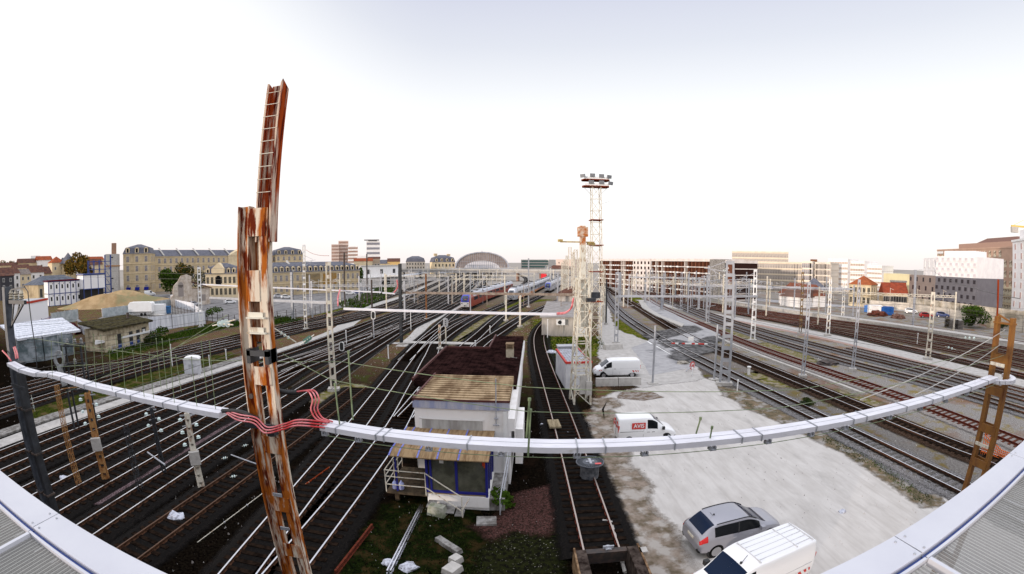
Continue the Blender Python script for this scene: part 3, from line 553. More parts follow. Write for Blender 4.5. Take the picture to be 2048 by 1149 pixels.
# --- ochre column at the right
T = thing('ochre_column', 'ochre painted lattice column with square windows at the right end of the duct', 'steel column', (14.0, 7.1, 0))
for s in (-1, 1):
    k = K(); k.box(-.11, .11, s * .30 - .075, s * .30 + .075, 0, 10.75); k.make('channel', ochre, T)
for z in (.5, 1.7, 2.9, 4.1, 5.3, 6.35, 7.45, 8.6, 9.55):
    k = K(); k.box(-.13, -.105, -.34, .34, z - .13, z + .13); k.box(.105, .13, -.34, .34, z - .13, z + .13); k.each('batten', ochre, T)
k = K(); k.box(-.14, .14, -.4, .4, 10.55, 10.6); k.bar((0, -.3, 10.6), (0, .3, 10.8), .05); k.make('cap', ochre, T)
k = K(); k.cyl((.02, .34, 10.5), (.02, .38, 11.8), .035, 6); k.make('spike', rust_dark, T)
k = K(); k.box(-.5, .5, -.5, .5, 0, .25); k.make('footing', concrete_dark, T)
for z in (9.35, 6.9): k = K(); k.box(-.2, -.14, -.25, .3, z, z + .09); k.make('clip', white_rust, T)
k = K(); R0 = .62
for i in range(10):
    a, b = math.pi * (1.02 + i * .1), math.pi * (1.12 + i * .1); k.bar((math.cos(a) * R0, math.sin(a) * R0 + .1, 8.98), (math.cos(b) * R0, math.sin(b) * R0 + .1, 8.98), .2, .1)
o = k.make('duct_bend', trunkwhite, T)
# --- dark twin columns at the far left
T = thing('switch_columns', 'pair of dark steel columns with switchgear at the left end of the duct', 'steel column', (-16.8, 8.1, 0))
for dx, h in ((-.1, 11.55), (.45, 8.7)):
    k = K(); k.box(dx - .12, dx + .12, -.16, .16, 0, h); k.make('post', blacksteel if h < 9 else M('slate_steel', (.03, .035, .045), (.07, .08, .1), 2, .6), T)
    for z in (1.0, 2.6, 4.2, 5.8, 7.4): k = K(); k.box(dx - .2, dx + .2, -.2, .2, z, z + .06); k.each('collar', darksteel, T)
k = K(); k.box(0, 1.5, -.06, .06, 11.0, 11.12); k.bar((.05, 0, 10.2), (1.3, 0, 11.0), .07); k.bar((.5, 0, 11.0), (.2, 0, 10.3), .05); k.bar((1.0, 0, 11.0), (.7, 0, 10.6), .05); k.make('arm', blacksteel, T)
for dx in (.3, .75, 1.2):
    k = K(); k.lathe((dx, 0, 11.14), [(.06, 0), (.11, .04), (.06, .08), (.11, .12), (.06, .16), (.1, .2), (.04, .3)], 10); k.make('insulator', M('brown_insulator', (.12, .1, .08), (.5, .45, .35), 3, .3), T)
k = K(); k.bar((.3, 0, 11.45), (1.5, 0, 11.55), .05); k.tube([Vector(p) for p in ((1.5, 0, 11.55), (1.75, 0, 11.4), (2.0, 0, 9.6), (1.9, 0, 9.0), (.6, 0, 8.9))], .02, 5); k.make('linkage', blacksteel, T)
k = K(); k.box(-.25, .8, -.12, .12, 9.0, 9.08); k.box(-.25, .9, -.2, -.12, 8.2, 8.28); k.make('bracket', blacksteel, T)
# --- bridge edge: aluminium capping and ribbed translucent panels on a steel frame
CY, CZ = 1.50, 10.5
pc = bpy.data.materials.new('ribbed_polycarbonate'); pc.use_nodes = True; t = pc.node_tree; b = t.nodes['Principled BSDF']
tcn = t.nodes.new('ShaderNodeTexCoord'); wv = t.nodes.new('ShaderNodeTexWave'); wv.inputs['Scale'].default_value = 9.0; wv.bands_direction = 'X'
mm = t.nodes.new('ShaderNodeMapRange'); mm.inputs[1].default_value = .15; mm.inputs[2].default_value = .6; mm.inputs[3].default_value = .78; mm.inputs[4].default_value = .30
t.links.new(tcn.outputs['Object'], wv.inputs[0]); t.links.new(wv.outputs[0], mm.inputs[0]); t.links.new(mm.outputs[0], b.inputs['Alpha'])
b.inputs['Base Color'].default_value = (.27, .265, .25, 1); b.inputs['Roughness'].default_value = .5
def seg_panel(a, b, label_part):
    d = Vector((b[0] - a[0], b[1] - a[1])); u = d.normalized(); T = thing('bridge_edge_panel', label_part, 'bridge panel', ((a[0] + b[0]) / 2 + u.y * .10, (a[1] + b[1]) / 2 - u.x * .10, CZ), math.atan2(d.y, d.x)); h = d.length / 2
    k = K(); k.box(-h + .004, h - .004, -.135, .10, -.06, 0); k.make('capping', alu, T)
    k = K(); k.box(-h + .004, h - .004, -.185, -.165, -.05, -.01); k.make('edge_trim', alu, T)
    k = K(); k.box(-h + .004, h - .004, -.163, -.137, -.08, -.03); k.make('painted_shadow_gap', blue_dark, T)  # dark strip, the shade of the joint put into its colour
    k = K(); k.box(-h + .03, h - .03, -2.4, -.19, -.045, -.035); k.make('sheet', pc, T)
    k = K(); k.box(-h, -h + .03, -2.4, -.19, -.06, -.01); k.make('divider', alu, T)
    for sx in (-h + .05, h - .05):
        for sy in (-.11, .05): k = K(); k.cyl((sx, sy, 0), (sx, sy, .006), .009, 6); k.make('bolt', galv, T)
    return T
nodes = [(-7.4, 1.77), (-5.9, 1.65), (-4.4, 1.54), (-2.84, 1.43), (-1.3, 1.33), (.2, 1.29), (2.17, 1.53), (4.18, 1.81), (6.2, 2.09), (8.2, 2.37)]
nm = {0: 'farthest left', 1: 'second from the left', 2: 'left-hand', 3: 'bottom left', 5: 'bottom right', 6: 'right-hand', 7: 'second from the right', 8: 'farthest right'}
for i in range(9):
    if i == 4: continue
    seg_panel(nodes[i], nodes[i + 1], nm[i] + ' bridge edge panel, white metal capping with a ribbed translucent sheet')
k = K(); k.box(-190, 190, -17, -1.2, 5.6, 7.0); k.box(-190, 190, -1.5, -1.2, 7.0, 10.35); k.box(-190, 190, -17, -16.7, 7.0, 11.0)  # unseen bridge body, its length and parapets shaped to shade the near yard
for i in range(13): k.box(-182 + i * 30, -179 + i * 30, -14, -4, 0, 5.6)
tag(k.make('bridge_deck_shade_walls', concrete_dark), kind='structure')

# ================================================================== SIGNAL CABIN
a = R(-2.9); T = thing('signal_cabin', 'white railway signal cabin with brown tiled roof and blue-framed glass booth', 'signal cabin', (-.2, 22.3, 0), a)
def roofm(name, c1, c2, sc):
    m = M(name, c1, c2, 1.0, .8); t = m.node_tree; b = t.nodes['Principled BSDF']; tcn = t.nodes.new('ShaderNodeTexCoord'); w = t.nodes.new('ShaderNodeTexWave')
    w.bands_direction = 'Y'; w.inputs['Scale'].default_value = sc; w.inputs['Distortion'].default_value = .15; t.links.new(tcn.outputs['Object'], w.inputs[0])
    cr = t.nodes.new('ShaderNodeValToRGB'); cr.color_ramp.elements[0].position = .05; cr.color_ramp.elements[0].color = (*c2, 1); cr.color_ramp.elements[1].position = .45; cr.color_ramp.elements[1].color = (*c1, 1)
    t.links.new(w.outputs[0], cr.inputs[0]); t.links.new(cr.outputs[0], b.inputs['Base Color']); return m
brown_roof = M('brown_roof_tile', (.030, .014, .013), (.008, .004, .004), 1.3, .85); tan_roof = M('tan_roof_sheet', (.44, .33, .21), (.22, .15, .09), 2, .8, stretch=(1, .3, 1))
k = K(); k.box(-5.0, .0, .0, 5.4, 0, 4.35); k.box(-6.3, .0, 5.4, 16.8, 0, 3.7); k.box(-2.6, .0, 16.8, 23.6, 0, 3.7); k.make('wall', white_wall, T)
k = K(); k.box(-5.06, .08, -.07, -.003, 4.36, 4.82); k.make('fascia', M('faded_blue_fascia', (.30, .33, .48), (.46, .46, .52), 1.2, .8, stretch=(2, 1, .4)), T)
k = K(); k.box(.003, .34, -.0, 23.6, 3.2, 3.9); k.box(.003, .12, 0, 23.6, 0, 3.2); k.make('side_wall', white_wall, T)
k = K(); k.box(-5.08, -4.98, -.1, 5.5, 4.75, 4.9); k.box(-6.62, -6.5, 5.4, 17, 4.3, 4.5); k.box(-6.5, -2.6, 16.9, 17.02, 4.28, 4.47); k.box(-2.74, -2.62, 17.02, 23.9, 4.3, 4.5); k.box(-5.08, .1, -.1, -.06, 4.8, 4.9); k.make('verge', M('dark_red_trim', (.08, .018, .015), None, rough=.7), T)
k = K(); k.box(-4.98, .05, -.05, 5.45, 4.5, 4.74)
for i in range(12): y = .1 + i * .45; k.box(-4.98, .05, y, y + .2, 4.74, 4.86)
k.make('front_roof', tan_roof, T)
k = K(); k.box(-6.5, .2, 5.5, 16.9, 3.9, 4.3); k.box(-2.62, .2, 16.9, 23.9, 3.9, 4.3)
for i in range(44):
    y = 5.5 + i * .42
    if y > 23.5: break
    x0 = -6.5 if y < 16.4 else -2.62
    k.add([(x0, y, 4.30), (.2, y, 4.30), (.2, y + .40, 4.36), (x0, y + .40, 4.36), (x0, y + .40, 4.30), (.2, y + .40, 4.30)], [(0, 1, 2, 3), (3, 2, 5, 4)])
    for j in range(int((.2 - x0) / .34)): k.bar((x0 + .17 + j * .34, y, 4.33), (x0 + .17 + j * .34, y + .4, 4.375), .05, .03)
k.make('main_roof', brown_roof, T)
k = K(); k.box(-.95, -.35, 13.2, 13.9, 4.3, 5.0); ch = k.make('chimney', M('chimney_render', (.50, .44, .34), (.38, .33, .25), 3, .9), T)
k = K(); k.box(-.98, -.32, 13.17, 13.93, 5.4, 5.47)
for x in (-.95, -.42):
    for y in (13.2, 13.83): k.box(x, x + .07, y, y + .07, 5.0, 5.4)
for z in (5.08, 5.2, 5.32): k.box(-.95, -.35, 13.2, 13.9, z, z + .03)
k.make('chimney_cap', M('cap_tile', (.25, .18, .12), None), ch)
k = K(); k.bar((-.9, 13.5, 4.35), (-.05, 13.0, 4.33), .2, .05); k.make('flashing', concrete_dark, T)
k = K(); k.box(-4.6, -1.35, -.06, -.004, 2.98, 3.75); k.make('shutter_panel', M('grey_panel', (.45, .45, .44), (.30, .29, .28), 1, .8, stretch=(2, 1, .5)), T)
k = K(); k.box(-4.7, -1.25, -.08, -.062, 3.74, 3.8); k.box(-4.75, -4.6, -.08, -.004, 2.9, 3.8); k.make('panel_frame', white_pt, T)
k = K(); k.cyl((-.62, -.12, 3.5), (-.62, -.12, 6.1), .03, 6); k.box(-.72, -.52, -.16, -.004, 3.9, 3.95); k.box(-.78, -.46, -.2, -.1, 3.55, 3.6); k.make('vent_pipe', galv_light, T)
k = K(); k.box(-.25, -.05, -.1, -.004, .9, 4.3); k.make('downpipe', white_pt, T)
k = K(); k.box(.35, .75, .8, 4.6, .9, 3.0); k.make('side_annex', white_wall, T)
# booth
k = K(); k.box(-3.8, -.75, -2.9, -.0, .35, .8); k.box(-3.6, -.75, -3.0, -2.9, .2, .78); k.box(-3.8, -.75, -2.9, 0, 0, .35); k.make('booth_base', white_wall, T)
k = K(); k.box(-3.75, -.8, -2.9, -2.88, .8, 1.05); k.make('booth_skirt', M('tan_panel', (.36, .27, .15), (.25, .19, .11), 2, .8), T)
bf = blue_pt
def framed(x, y0, y1): pass
k = K()
for x in (-3.75, -2.3, -.85): k.box(x - .06, x + .06, -2.97, -2.85, .7 if x > -1 else .95, 2.94)
k.box(-3.6, -3.5, -2.97, -2.86, .95, 2.94); k.box(-3.8, -.79, -2.98, -2.84, .92, 1.04); k.box(-3.8, -.79, -2.98, -2.84, 2.86, 2.99)
for y in (-2.0, -1.0, -.06): k.box(-.91, -.79, y - .05, y + .05, .8, 2.94); k.box(-3.81, -3.69, y - .05, y + .05, .8, 2.94)
k.box(-5.35, -5.27, -2.95, -2.87, .8, 2.94); k.make('window_frame', bf, T)
k = K(); k.box(-3.65, -.9, -2.91, -2.9, 1.04, 2.86); k.box(-.855, -.845, -2.85, -.02, .9, 2.86); k.box(-3.755, -3.745, -2.85, -.02, .9, 2.86)
k.each('pane', M('dusty_glass', (.06, .06, .045), (.16, .16, .12), .8, .15, lo=.45, hi=.7), T)
k = K(); k.box(-3.1, -2.9, -2.925, -2.915, 2.55, 2.8); k.box(-.98, -.86, -2.925, -2.915, 2.4, 3.0, 1); k.box(-1.05, -.98, -2.925, -2.915, 2.5, 2.75, 2); k.each('notice', [white_pt, M('orange_notice', (.7, .12, .02), None), red_pt], T)
k = K()
for i in range(12):
    x0 = -5.5 + i * .40; k.add([(x0, -3.35, 2.96), (x0 + .4, -3.35, 2.96), (x0 + .4, -2.9, 3.10), (x0, -2.9, 3.10), (x0 + .4, -.02, 3.20), (x0, -.02, 3.20), (x0, -.02, 3.15), (x0 + .4, -.02, 3.15), (x0, -3.35, 2.91), (x0 + .4, -3.35, 2.91)],
        [(0, 1, 2, 3), (3, 2, 4, 5), (8, 9, 1, 0), (9, 8, 6, 7)])
k.make('canopy', M('weathered_plywood', (.30, .21, .12), (.13, .075, .04), 2.2, .85, stretch=(3, .35, 1), lo=.45, hi=.7), T)
k = K()
for x in (-5.5, -5.05, -4.1, -3.15, -2.15): k.bar((x + .04, -3.37, 2.972), (x + .04, -2.9, 3.12), .075, .02); k.bar((x + .04, -2.9, 3.12), (x + .04, -.03, 3.22), .075, .02)
k.make('canopy_rib', M('pale_blue_rib', (.08, .10, .42), (.2, .22, .5), 3, .6), T)
# balcony with steps
k = K(); k.box(-5.9, -3.8, -2.95, 0, .62, .74); k.box(-5.6, -5.4, -2.6, -2.4, 0, .62); k.box(-5.6, -5.4, -.4, -.2, 0, .62); k.make('landing', M('landing_mesh', (.10, .075, .05), (.05, .04, .03), 3, .8), T)
k = K(); rl = white_rust
for z in (1.15, 1.6, 1.95): k.bar((-5.9, -2.95, z), (-3.85, -2.95, z), .04); k.bar((-5.9, -2.95, z), (-5.9, 0, z), .04)
for p in ((-5.9, -2.95), (-3.85, -2.95), (-5.9, -1.5), (-5.9, 0), (-5.9, -.8)): k.bar((p[0], p[1], .7), (p[0], p[1], 1.98), .045)
k.make('railing', rl, T)
k = K()
for z in (1.15, 1.95): k.bar((-3.85, -2.95, z), (-1.95, -3.75, z - .75), .04)
k.bar((-1.95, -3.75, .05), (-1.95, -3.75, 1.2), .05); k.bar((-1.95, -3.75, .45), (-1.65, -3.3, .9), .04); k.make('stair_rail', rl, T)
for i in range(4):
    k = K(); x = -3.7 + i * .45; k.box(x, x + .42, -3.7, -3.02, .46 - i * .14, .5 - i * .14); k.make('step', concrete_dark, T)
k = K(); k.bar((-.2, -3.3, .2), (.15, .0, 2.2), .06, .1); k.bar((-.2, -3.3, .9), (.15, .0, 2.9), .05, .06); k.bar((-.2, -3.3, 0), (-.2, -3.3, .95), .06); k.make('side_rail', galv, T)
k = K(); k.box(-.75, .0, -2.9, 0, 0, .7); k.make('side_step', concrete_dark, T)
for i, (dx, c) in enumerate(((-5.55, 0), (-5.2, 0))):
    k = K(); k.lathe((0, 0, 0), [(.12, 0), (.14, .05), (.13, .25), (.14, .3), (.10, .38), (.03, .45), (.03, .5)], 12)
    p = T.matrix_basis @ Vector((dx, -2.6, .74)); tag(k.make('water_bottle', M('bluish_plastic', (.45, .50, .85), None, rough=.2), loc=p, smooth=True), ('left' if i == 0 else 'right') + ' one of two bluish water bottles on the cabin landing', 'bottle', 'water bottles on the landing')
# things on the ground around it
def slab(px, dims, mat, label, name='concrete_block', cat='block', rz=0, z0=0):
    p = G(*px); k = K(); a, b, c = dims; ch = min(a, b, c) * .12
    k.add([(-a / 2, -b / 2, 0), (a / 2, -b / 2, 0), (a / 2, b / 2, 0), (-a / 2, b / 2, 0), (-a / 2 + ch, -b / 2 + ch, c), (a / 2 - ch, -b / 2 + ch, c), (a / 2 - ch, b / 2 - ch, c), (-a / 2 + ch, b / 2 - ch, c)],
          [(0, 3, 2, 1), (4, 5, 6, 7), (0, 1, 5, 4), (1, 2, 6, 5), (2, 3, 7, 6), (3, 0, 4, 7)]); o = k.make(name, mat, loc=(p.x, p.y, z0)); o.rotation_euler = (0, 0, rz); return tag(o, label, cat)
slab((875, 1030), (.9, .5, .55), M('lichen_stone', (.40, .40, .34), (.2, .22, .15), 3), 'pale lichen-covered stone block below the cabin landing', 'stone_block', 'stone', -.3)
slab((973, 1045), (.95, .75, .12), concrete_dark, 'square manhole cover slab below the cabin steps', 'manhole_cover', 'manhole cover', .05)
slab((897, 1095), (1.5, .35, .22), concrete_dark, 'long broken concrete beam lying in the dark weeds', 'concrete_beam', 'beam', -.75)
slab((912, 1125), (.5, .45, .3), concrete, 'pale concrete block at the bottom, right of the white lumps', 'concrete_block', 'block', .9)
slab((905, 1145), (.7, .6, .3), concrete, 'larger pale concrete block at the bottom edge', 'concrete_block', 'block', 1.0)
slab((1108, 858), (.85, 1.55, .13), M('pale_timber', (.36, .30, .20), (.20, .16, .10), 3, stretch=(5, .4, 1)), 'small timber pallet lying between the rails of the old siding', 'wooden_pallet', 'pallet', .05, .33)
def lump(px, r, mat, label, name='rubbish_bag', cat='rubbish', z=0, flat=.5, seed=0, seg=7, dark=False):
    rg = random.Random(seed); p = G(*px); bm = __import__('bmesh').new(); __import__('bmesh').ops.create_icosphere(bm, subdivisions=2 if r < 1.2 else 3, radius=1)
    for v in bm.verts:
        n = .7 + .45 * rg.random(); v.co = Vector((v.co.x * r * n, v.co.y * r * n * .8, max(-.1, v.co.z) * r * flat * n + r * .05))
    me = bpy.data.meshes.new(name); bm.to_mesh(me); bm.free(); me.materials.append(mat); o = bpy.data.objects.new(name, me); C.objects.link(o); o.location = (p.x, p.y, z)
    return tag(o, label, cat)
litter = M('pale_litter', (.60, .62, .70), (.30, .30, .34), 6, .8)
for px, r, lb in (((778, 1128), .36, 'white rubble lump left of the pair of thin rails at the bottom'), ((818, 1137), .42, 'white rubble lump right of the pair of thin rails at the bottom'),
        ((353, 1037), .62, 'white torn sheet lying among the tracks at the lower left'), ((1105, 708), .9, 'white sacks heaped beside the white site container'), ((1085, 850), .22, 'small white bag left of the timber pallet'),
        ((1091, 812), .18, 'small white bag left of the siding, up from the pallet'), ((1135, 868), .25, 'crumpled white paper right of the timber pallet'), ((1684, 1025), .28, 'white scrap lying on the pale gravel yard'),
        ((128, 960), .5, 'pinkish white scrap among the left tracks'), ((1130, 862), .16, 'tiny white scrap just above the crumpled paper'), ((1060, 888), .16, 'white scrap beside the siding under the duct')):
    lump(px, r, litter, lb, 'rubbish', 'rubbish', seed=int(px[0]))
lump((1610, 805), .2, litter, 'white scrap between tracks on the right', 'rubbish', 'rubbish', seed=3)
for (a, b), w, m, lb in ((((842, 1015), (775, 1149)), .05, rail_top, 'left one of two thin pale rails lying at the bottom'), (((846, 1016), (782, 1149)), .05, rail_top, 'right one of two thin pale rails lying at the bottom'),
        (((745, 1055), (672, 1149)), .09, rail_red, 'red rusty bar lying on the dark ground at the bottom'), (((660, 940), (612, 975)), .05, rust_dark, 'orange-brown rod lying between the tracks right of the rusty column')):
    p, q = G(*a), G(*b); k = K(); k.bar((0, 0, .12), (q.x - p.x, q.y - p.y, .12), w, .12); k.bar((0, 0, 0), (q.x - p.x, q.y - p.y, 0), w * 2.0, .03); tag(k.make('loose_rail', m, loc=(p.x, p.y, .03)), lb, 'rail')
# --- cable drum
p = G(1178, 957); T = thing('cable_drum', 'black and grey steel cable drum lying flat beside the old siding', 'cable drum', (p.x, p.y, 0)); T.scale = (1.15, 1.15, 1.1)
for z in (.08, .95):
    k = K(); n = 36
    for i in range(n):
        a0, a1 = 2 * math.pi * i / n, 2 * math.pi * (i + 1) / n; k.bar((math.cos(a0) * .66, math.sin(a0) * .66, z), (math.cos(a1) * .66, math.sin(a1) * .66, z), .05, .05)
        k.bar((math.cos(a0) * .34, math.sin(a0) * .34, z), (math.cos(a0) * .66, math.sin(a0) * .66, z), .03, .03)
    k.cyl((0, 0, z - .02), (0, 0, z + .02), .36, 20); k.make('flange', galv if z < .5 else M('zinc', (.09, .10, .12), None, rough=.5, metal=.3), T)
k = K(); k.cyl((0, 0, .1), (0, 0, .93), .46, 24); k.make('barrel', M('drum_grey', (.05, .055, .065), (.14, .145, .16), 4, .6), T)
k = K(); k.box(-.06, .06, -.3, .3, .97, 1.02); k.box(-.2, .2, -.05, .05, .97, 1.0); k.make('hub', galv_light, T)
k = K(); k.box(.2, .5, -.35, -.2, .97, .985); k.make('tag_plate', M('pink_tag', (.7, .15, .15), None), T)
# --- buffer stop
T = thing('buffer_stop', 'dark timber and concrete buffer stop at the end of the old siding', 'buffer stop', (3.7, 14.5, 0))
for s in (-1, 1):
    k = K(); k.box(s * 1.05 - .22, s * 1.05 + .22, -2.2, .2, 0, .95); k.make('side_block', M('aged_timber', (.02, .014, .012), (.09, .07, .06), 2.5, .9, stretch=(1, 1, .4)), T)
    k = K(); k.box(s * 1.28 - .035, s * 1.28 + .035, -2.3, .3, 0, 1.0); k.make('edge_plate', M('rusty_edge', (.30, .20, .12), (.12, .07, .04), 3), T)
k = K(); k.box(-.83, .83, .05, .35, .3, .85); k.make('cross_beam', darksteel, T)
k = K(); k.cyl((.1, .5, .75), (.1, .2, .75), .16, 14); k.box(-.12, .32, .3, .36, .5, .98); k.make('lamp_housing', galv_light, T)
k = K(); k.box(1.25, 1.55, -.35, .0, .96, 1.0); k.make('plate', concrete, T)
for i, (pts, w) in enumerate((([(1205, 1045), (1222, 1048), (1250, 1149)], .14),)):
    q = [G(*p_) for p_ in pts]; k = K(); k.tube([v - q[0] + Vector((0, 0, .1)) for v in q], .08, 6); tag(k.make('kerb_edge', concrete, loc=q[0]), 'pale curved kerb edging right of the buffer stop', 'kerb')
slab((1257, 1070), (.45, .2, .06), white_pt, 'white plank lying by the yard edge near the buffer stop', 'plank', 'plank', -.7)
q = [G(*p_) for p_ in ((1168, 972), (1200, 1010), (1230, 1040), (1250, 1070))]; wirething('black_hose', [v + Vector((0, 0, .05)) for v in q], .05, black_pl, 'black hose lying from the cable drum to the buffer stop', 'hose')
# ================================================================== MASTS
def add_insul(k, p, q, n=3, r=.09):
    p, q = Vector(p), Vector(q); d = (q - p)
    for i in range(n): c = p + d * ((i + .5) / n); k.cyl(c, c + d.normalized() * .05, r, 8, r * .4)
def arm_parts(T, z, side, reach, mat=galv_light, long_=False):
    k = K(); s = side
    k.bar((0, 0, z), (s * reach, 0, z + .35), .06); k.bar((0, 0, z + 1.2), (s * reach * .75, 0, z + .45), .05); k.bar((0, 0, z - .9), (s * reach * .7, 0, z + .2), .05)
    k.bar((s * reach * .55, 0, z - .35), (s * (reach + .3), 0, z - .5), .05); k.bar((s * reach * .5, 0, z - .6), (s * reach * .6, 0, z + .15), .04); k.make('cantilever_arm', mat, T)
    k = K(); add_insul(k, (s * .25, 0, z + .05), (s * .7, 0, z + .2)); add_insul(k, (s * .25, 0, z - .75), (s * .55, 0, z - .5)); k.each('insulator', ins_glass, T)
def batten_mast(b, h, w0, w1, label, mat=galv, rz=0, dep=.25, arms=(), slots=None, group=None, foot=True, cat='mast', bat=None, name='catenary_mast'):
    T = thing(name, label, cat, (b[0], b[1], 0), rz, group)
    for s in (-1, 1):
        k = K(); t = .17 * w0 + .04
        k.add([(s * w0 / 2 - t * (s > 0), -dep / 2, 0), (s * w0 / 2 + t * (s < 0), -dep / 2, 0), (s * w0 / 2 + t * (s < 0), dep / 2, 0), (s * w0 / 2 - t * (s > 0), dep / 2, 0),
               (s * w1 / 2 - t * .8 * (s > 0), -dep / 2, h), (s * w1 / 2 + t * .8 * (s < 0), -dep / 2, h), (s * w1 / 2 + t * .8 * (s < 0), dep / 2, h), (s * w1 / 2 - t * .8 * (s > 0), dep / 2, h)],
              [(0, 3, 2, 1), (4, 5, 6, 7), (0, 1, 5, 4), (1, 2, 6, 5), (2, 3, 7, 6), (3, 0, 4, 7)]); k.make('channel', mat, T)
    n = slots or max(4, int(h / 1.15)); k = K()
    for i in range(n + 1):
        z = (h - .3) * i / n + .12; w = w0 + (w1 - w0) * z / h; k.box(-w / 2 + .01, w / 2 - .01, -dep / 2 - .012, -dep / 2 - .001, z - .13, z + .2); k.box(-w / 2 + .01, w / 2 - .01, dep / 2 + .001, dep / 2 + .012, z - .13, z + .2)
    k.each('batten_plate', bat or mat, T)
    if foot: k = K(); k.box(-w0 / 2 - .25, w0 / 2 + .25, -.45, .45, 0, .3); k.make('footing', concrete, T)
    for z, s, r_ in arms: arm_parts(T, z, s, r_)
    return T
def pole_mast(b, h, w, label, mat=galv, rz=0, arms=(), group=None, cat='mast', name='catenary_mast', foot=True):
    T = thing(name, label, cat, (b[0], b[1], 0), rz, group); k = K()
    k.box(-w / 2, w / 2, -w / 2, -w / 2 + .03, .2, h); k.box(-w / 2, w / 2, w / 2 - .03, w / 2, .2, h); k.box(-.025, .025, -w / 2 + .03, w / 2 - .03, .2, h); k.make('post', mat, T)
    if foot: k = K(); k.cyl((0, 0, 0), (0, 0, .35), w * 1.1 + .12, 8); k.make('footing', concrete, T)
    for z, s, r_ in arms: arm_parts(T, z, s, r_)
    return T
def lattice(b, h, w0, w1, label, mat, rz=0, bay=1.1, t=.09, name='lattice_tower', cat='lattice tower', group=None, diag=.05, hor=True):
    T = thing(name, label, cat, (b[0], b[1], 0), rz, group); n = max(2, int(h / bay))
    def cn(z, i): w = w0 + (w1 - w0) * z / h; return Vector(((-1, 1, 1, -1)[i] * w / 2, (-1, -1, 1, 1)[i] * w / 2, z))
    for i in range(4): k = K(); k.bar(cn(0, i), cn(h, i), t, t, w2=t * .8, h2=t * .8); k.make('leg', mat, T)
    k = K()
    for f in range(4):
        g = (f + 1) % 4
        for j in range(n):
            z0, z1 = h * j / n, h * (j + 1) / n
            a, b_ = (cn(z0, f), cn(z1, g)) if j % 2 else (cn(z0, g), cn(z1, f)); k.bar(a, b_, diag)
            if hor: k.bar(cn(z1, f), cn(z1, g), diag)
    k.make('bracing', mat, T); return T
def M2(b, tpx): return G(*b), top(G(*b), *tpx)
for b, t_, w0, w1, lab, mt, bt, arms, rz in [
    ((668, 782), (658, 525), .62, .50, 'rust-edged white batten mast carrying the white pipe, right of the big rusty column', white_rust, white_rust, (), .25),
    ((612, 660), (610, 490), .60, .50, 'tall rust and white batten mast with small lamp arms, left of the pipe mast', white_rust, white_pt, ((12.3, 1, 2.2),), .35),
    ((1448, 770), (1462, 523), 1.15, .85, 'large grey batten mast with a row of slots, in front of the unfinished building', galv, galv, ((11.2, -1, 2.6),), -.35),
    ((1415, 892), (1415, 892), 0, 0, '', None, None, (), 0),
    ((1232, 688), (1238, 545), .62, .55, 'grey batten mast on a concrete block beside the access road', galv, galv, (), -.2),
    ((1415, 648), (1422, 532), .60, .42, 'grey batten mast between the red-rusted track and the asphalt, farther off', galv_light, galv, (), -.3),
    ((1505, 683), (1512, 540), .85, .55, 'white batten mast with rusty top standing in the grass right of the crossing', white_pt, white_pt, ((9.5, -1, 2.5),), -.4),
    ((1605, 755), (1620, 565), .44, .36, 'slender grey mast, the one nearer the level crossing', galv_light, galv_light, (), -.5),
    ((1705, 742), (1722, 560), .42, .34, 'slender grey mast, second of the near pair on the right', galv_light, galv_light, (), -.6),
    ((1655, 672), (1662, 555), .8, .45, 'white batten mast with a small box, on the pale gravel path', white_pt, white_rust, ((8.2, 1, 2.5),), -.55),
    ((1600, 668), (1605, 545), .55, .45, 'brown rusty batten mast between two white ones on the right', M('brown_steel', (.16, .10, .045), (.07, .045, .03), 3), M('brown_steel_b', (.18, .12, .06), None), (), -.5),
    ((1855, 720), (1867, 585), .9, .6, 'white mast with red rust stains standing alone among the right-hand tracks', white_rust, white_rust, (), -.75),
    ((1685, 637), (1692, 560), .8, .6, 'short white batten mast near the yellow station house', white_pt, white_rust, (), -.6),
    ((1362, 622), (1368, 545), .6, .5, 'grey gantry post left of the large slotted mast', galv_light, galv_light, (), -.3),
    ((403, 655), (401, 535), .85, .7, 'pale checkered batten mast left of the rusty column, by the parking fence', white_pt, white_pt, (), .6),
    ((880, 700), (889, 650), .32, .3, 'short rusty post with a signal head left of the cabin roof', cream_steel, rust, (), 0)]:
    if not mt: continue
    B_, h_ = M2(b, t_); batten_mast(B_, h_, w0, w1, lab, mt, rz, arms=arms, bat=bt)
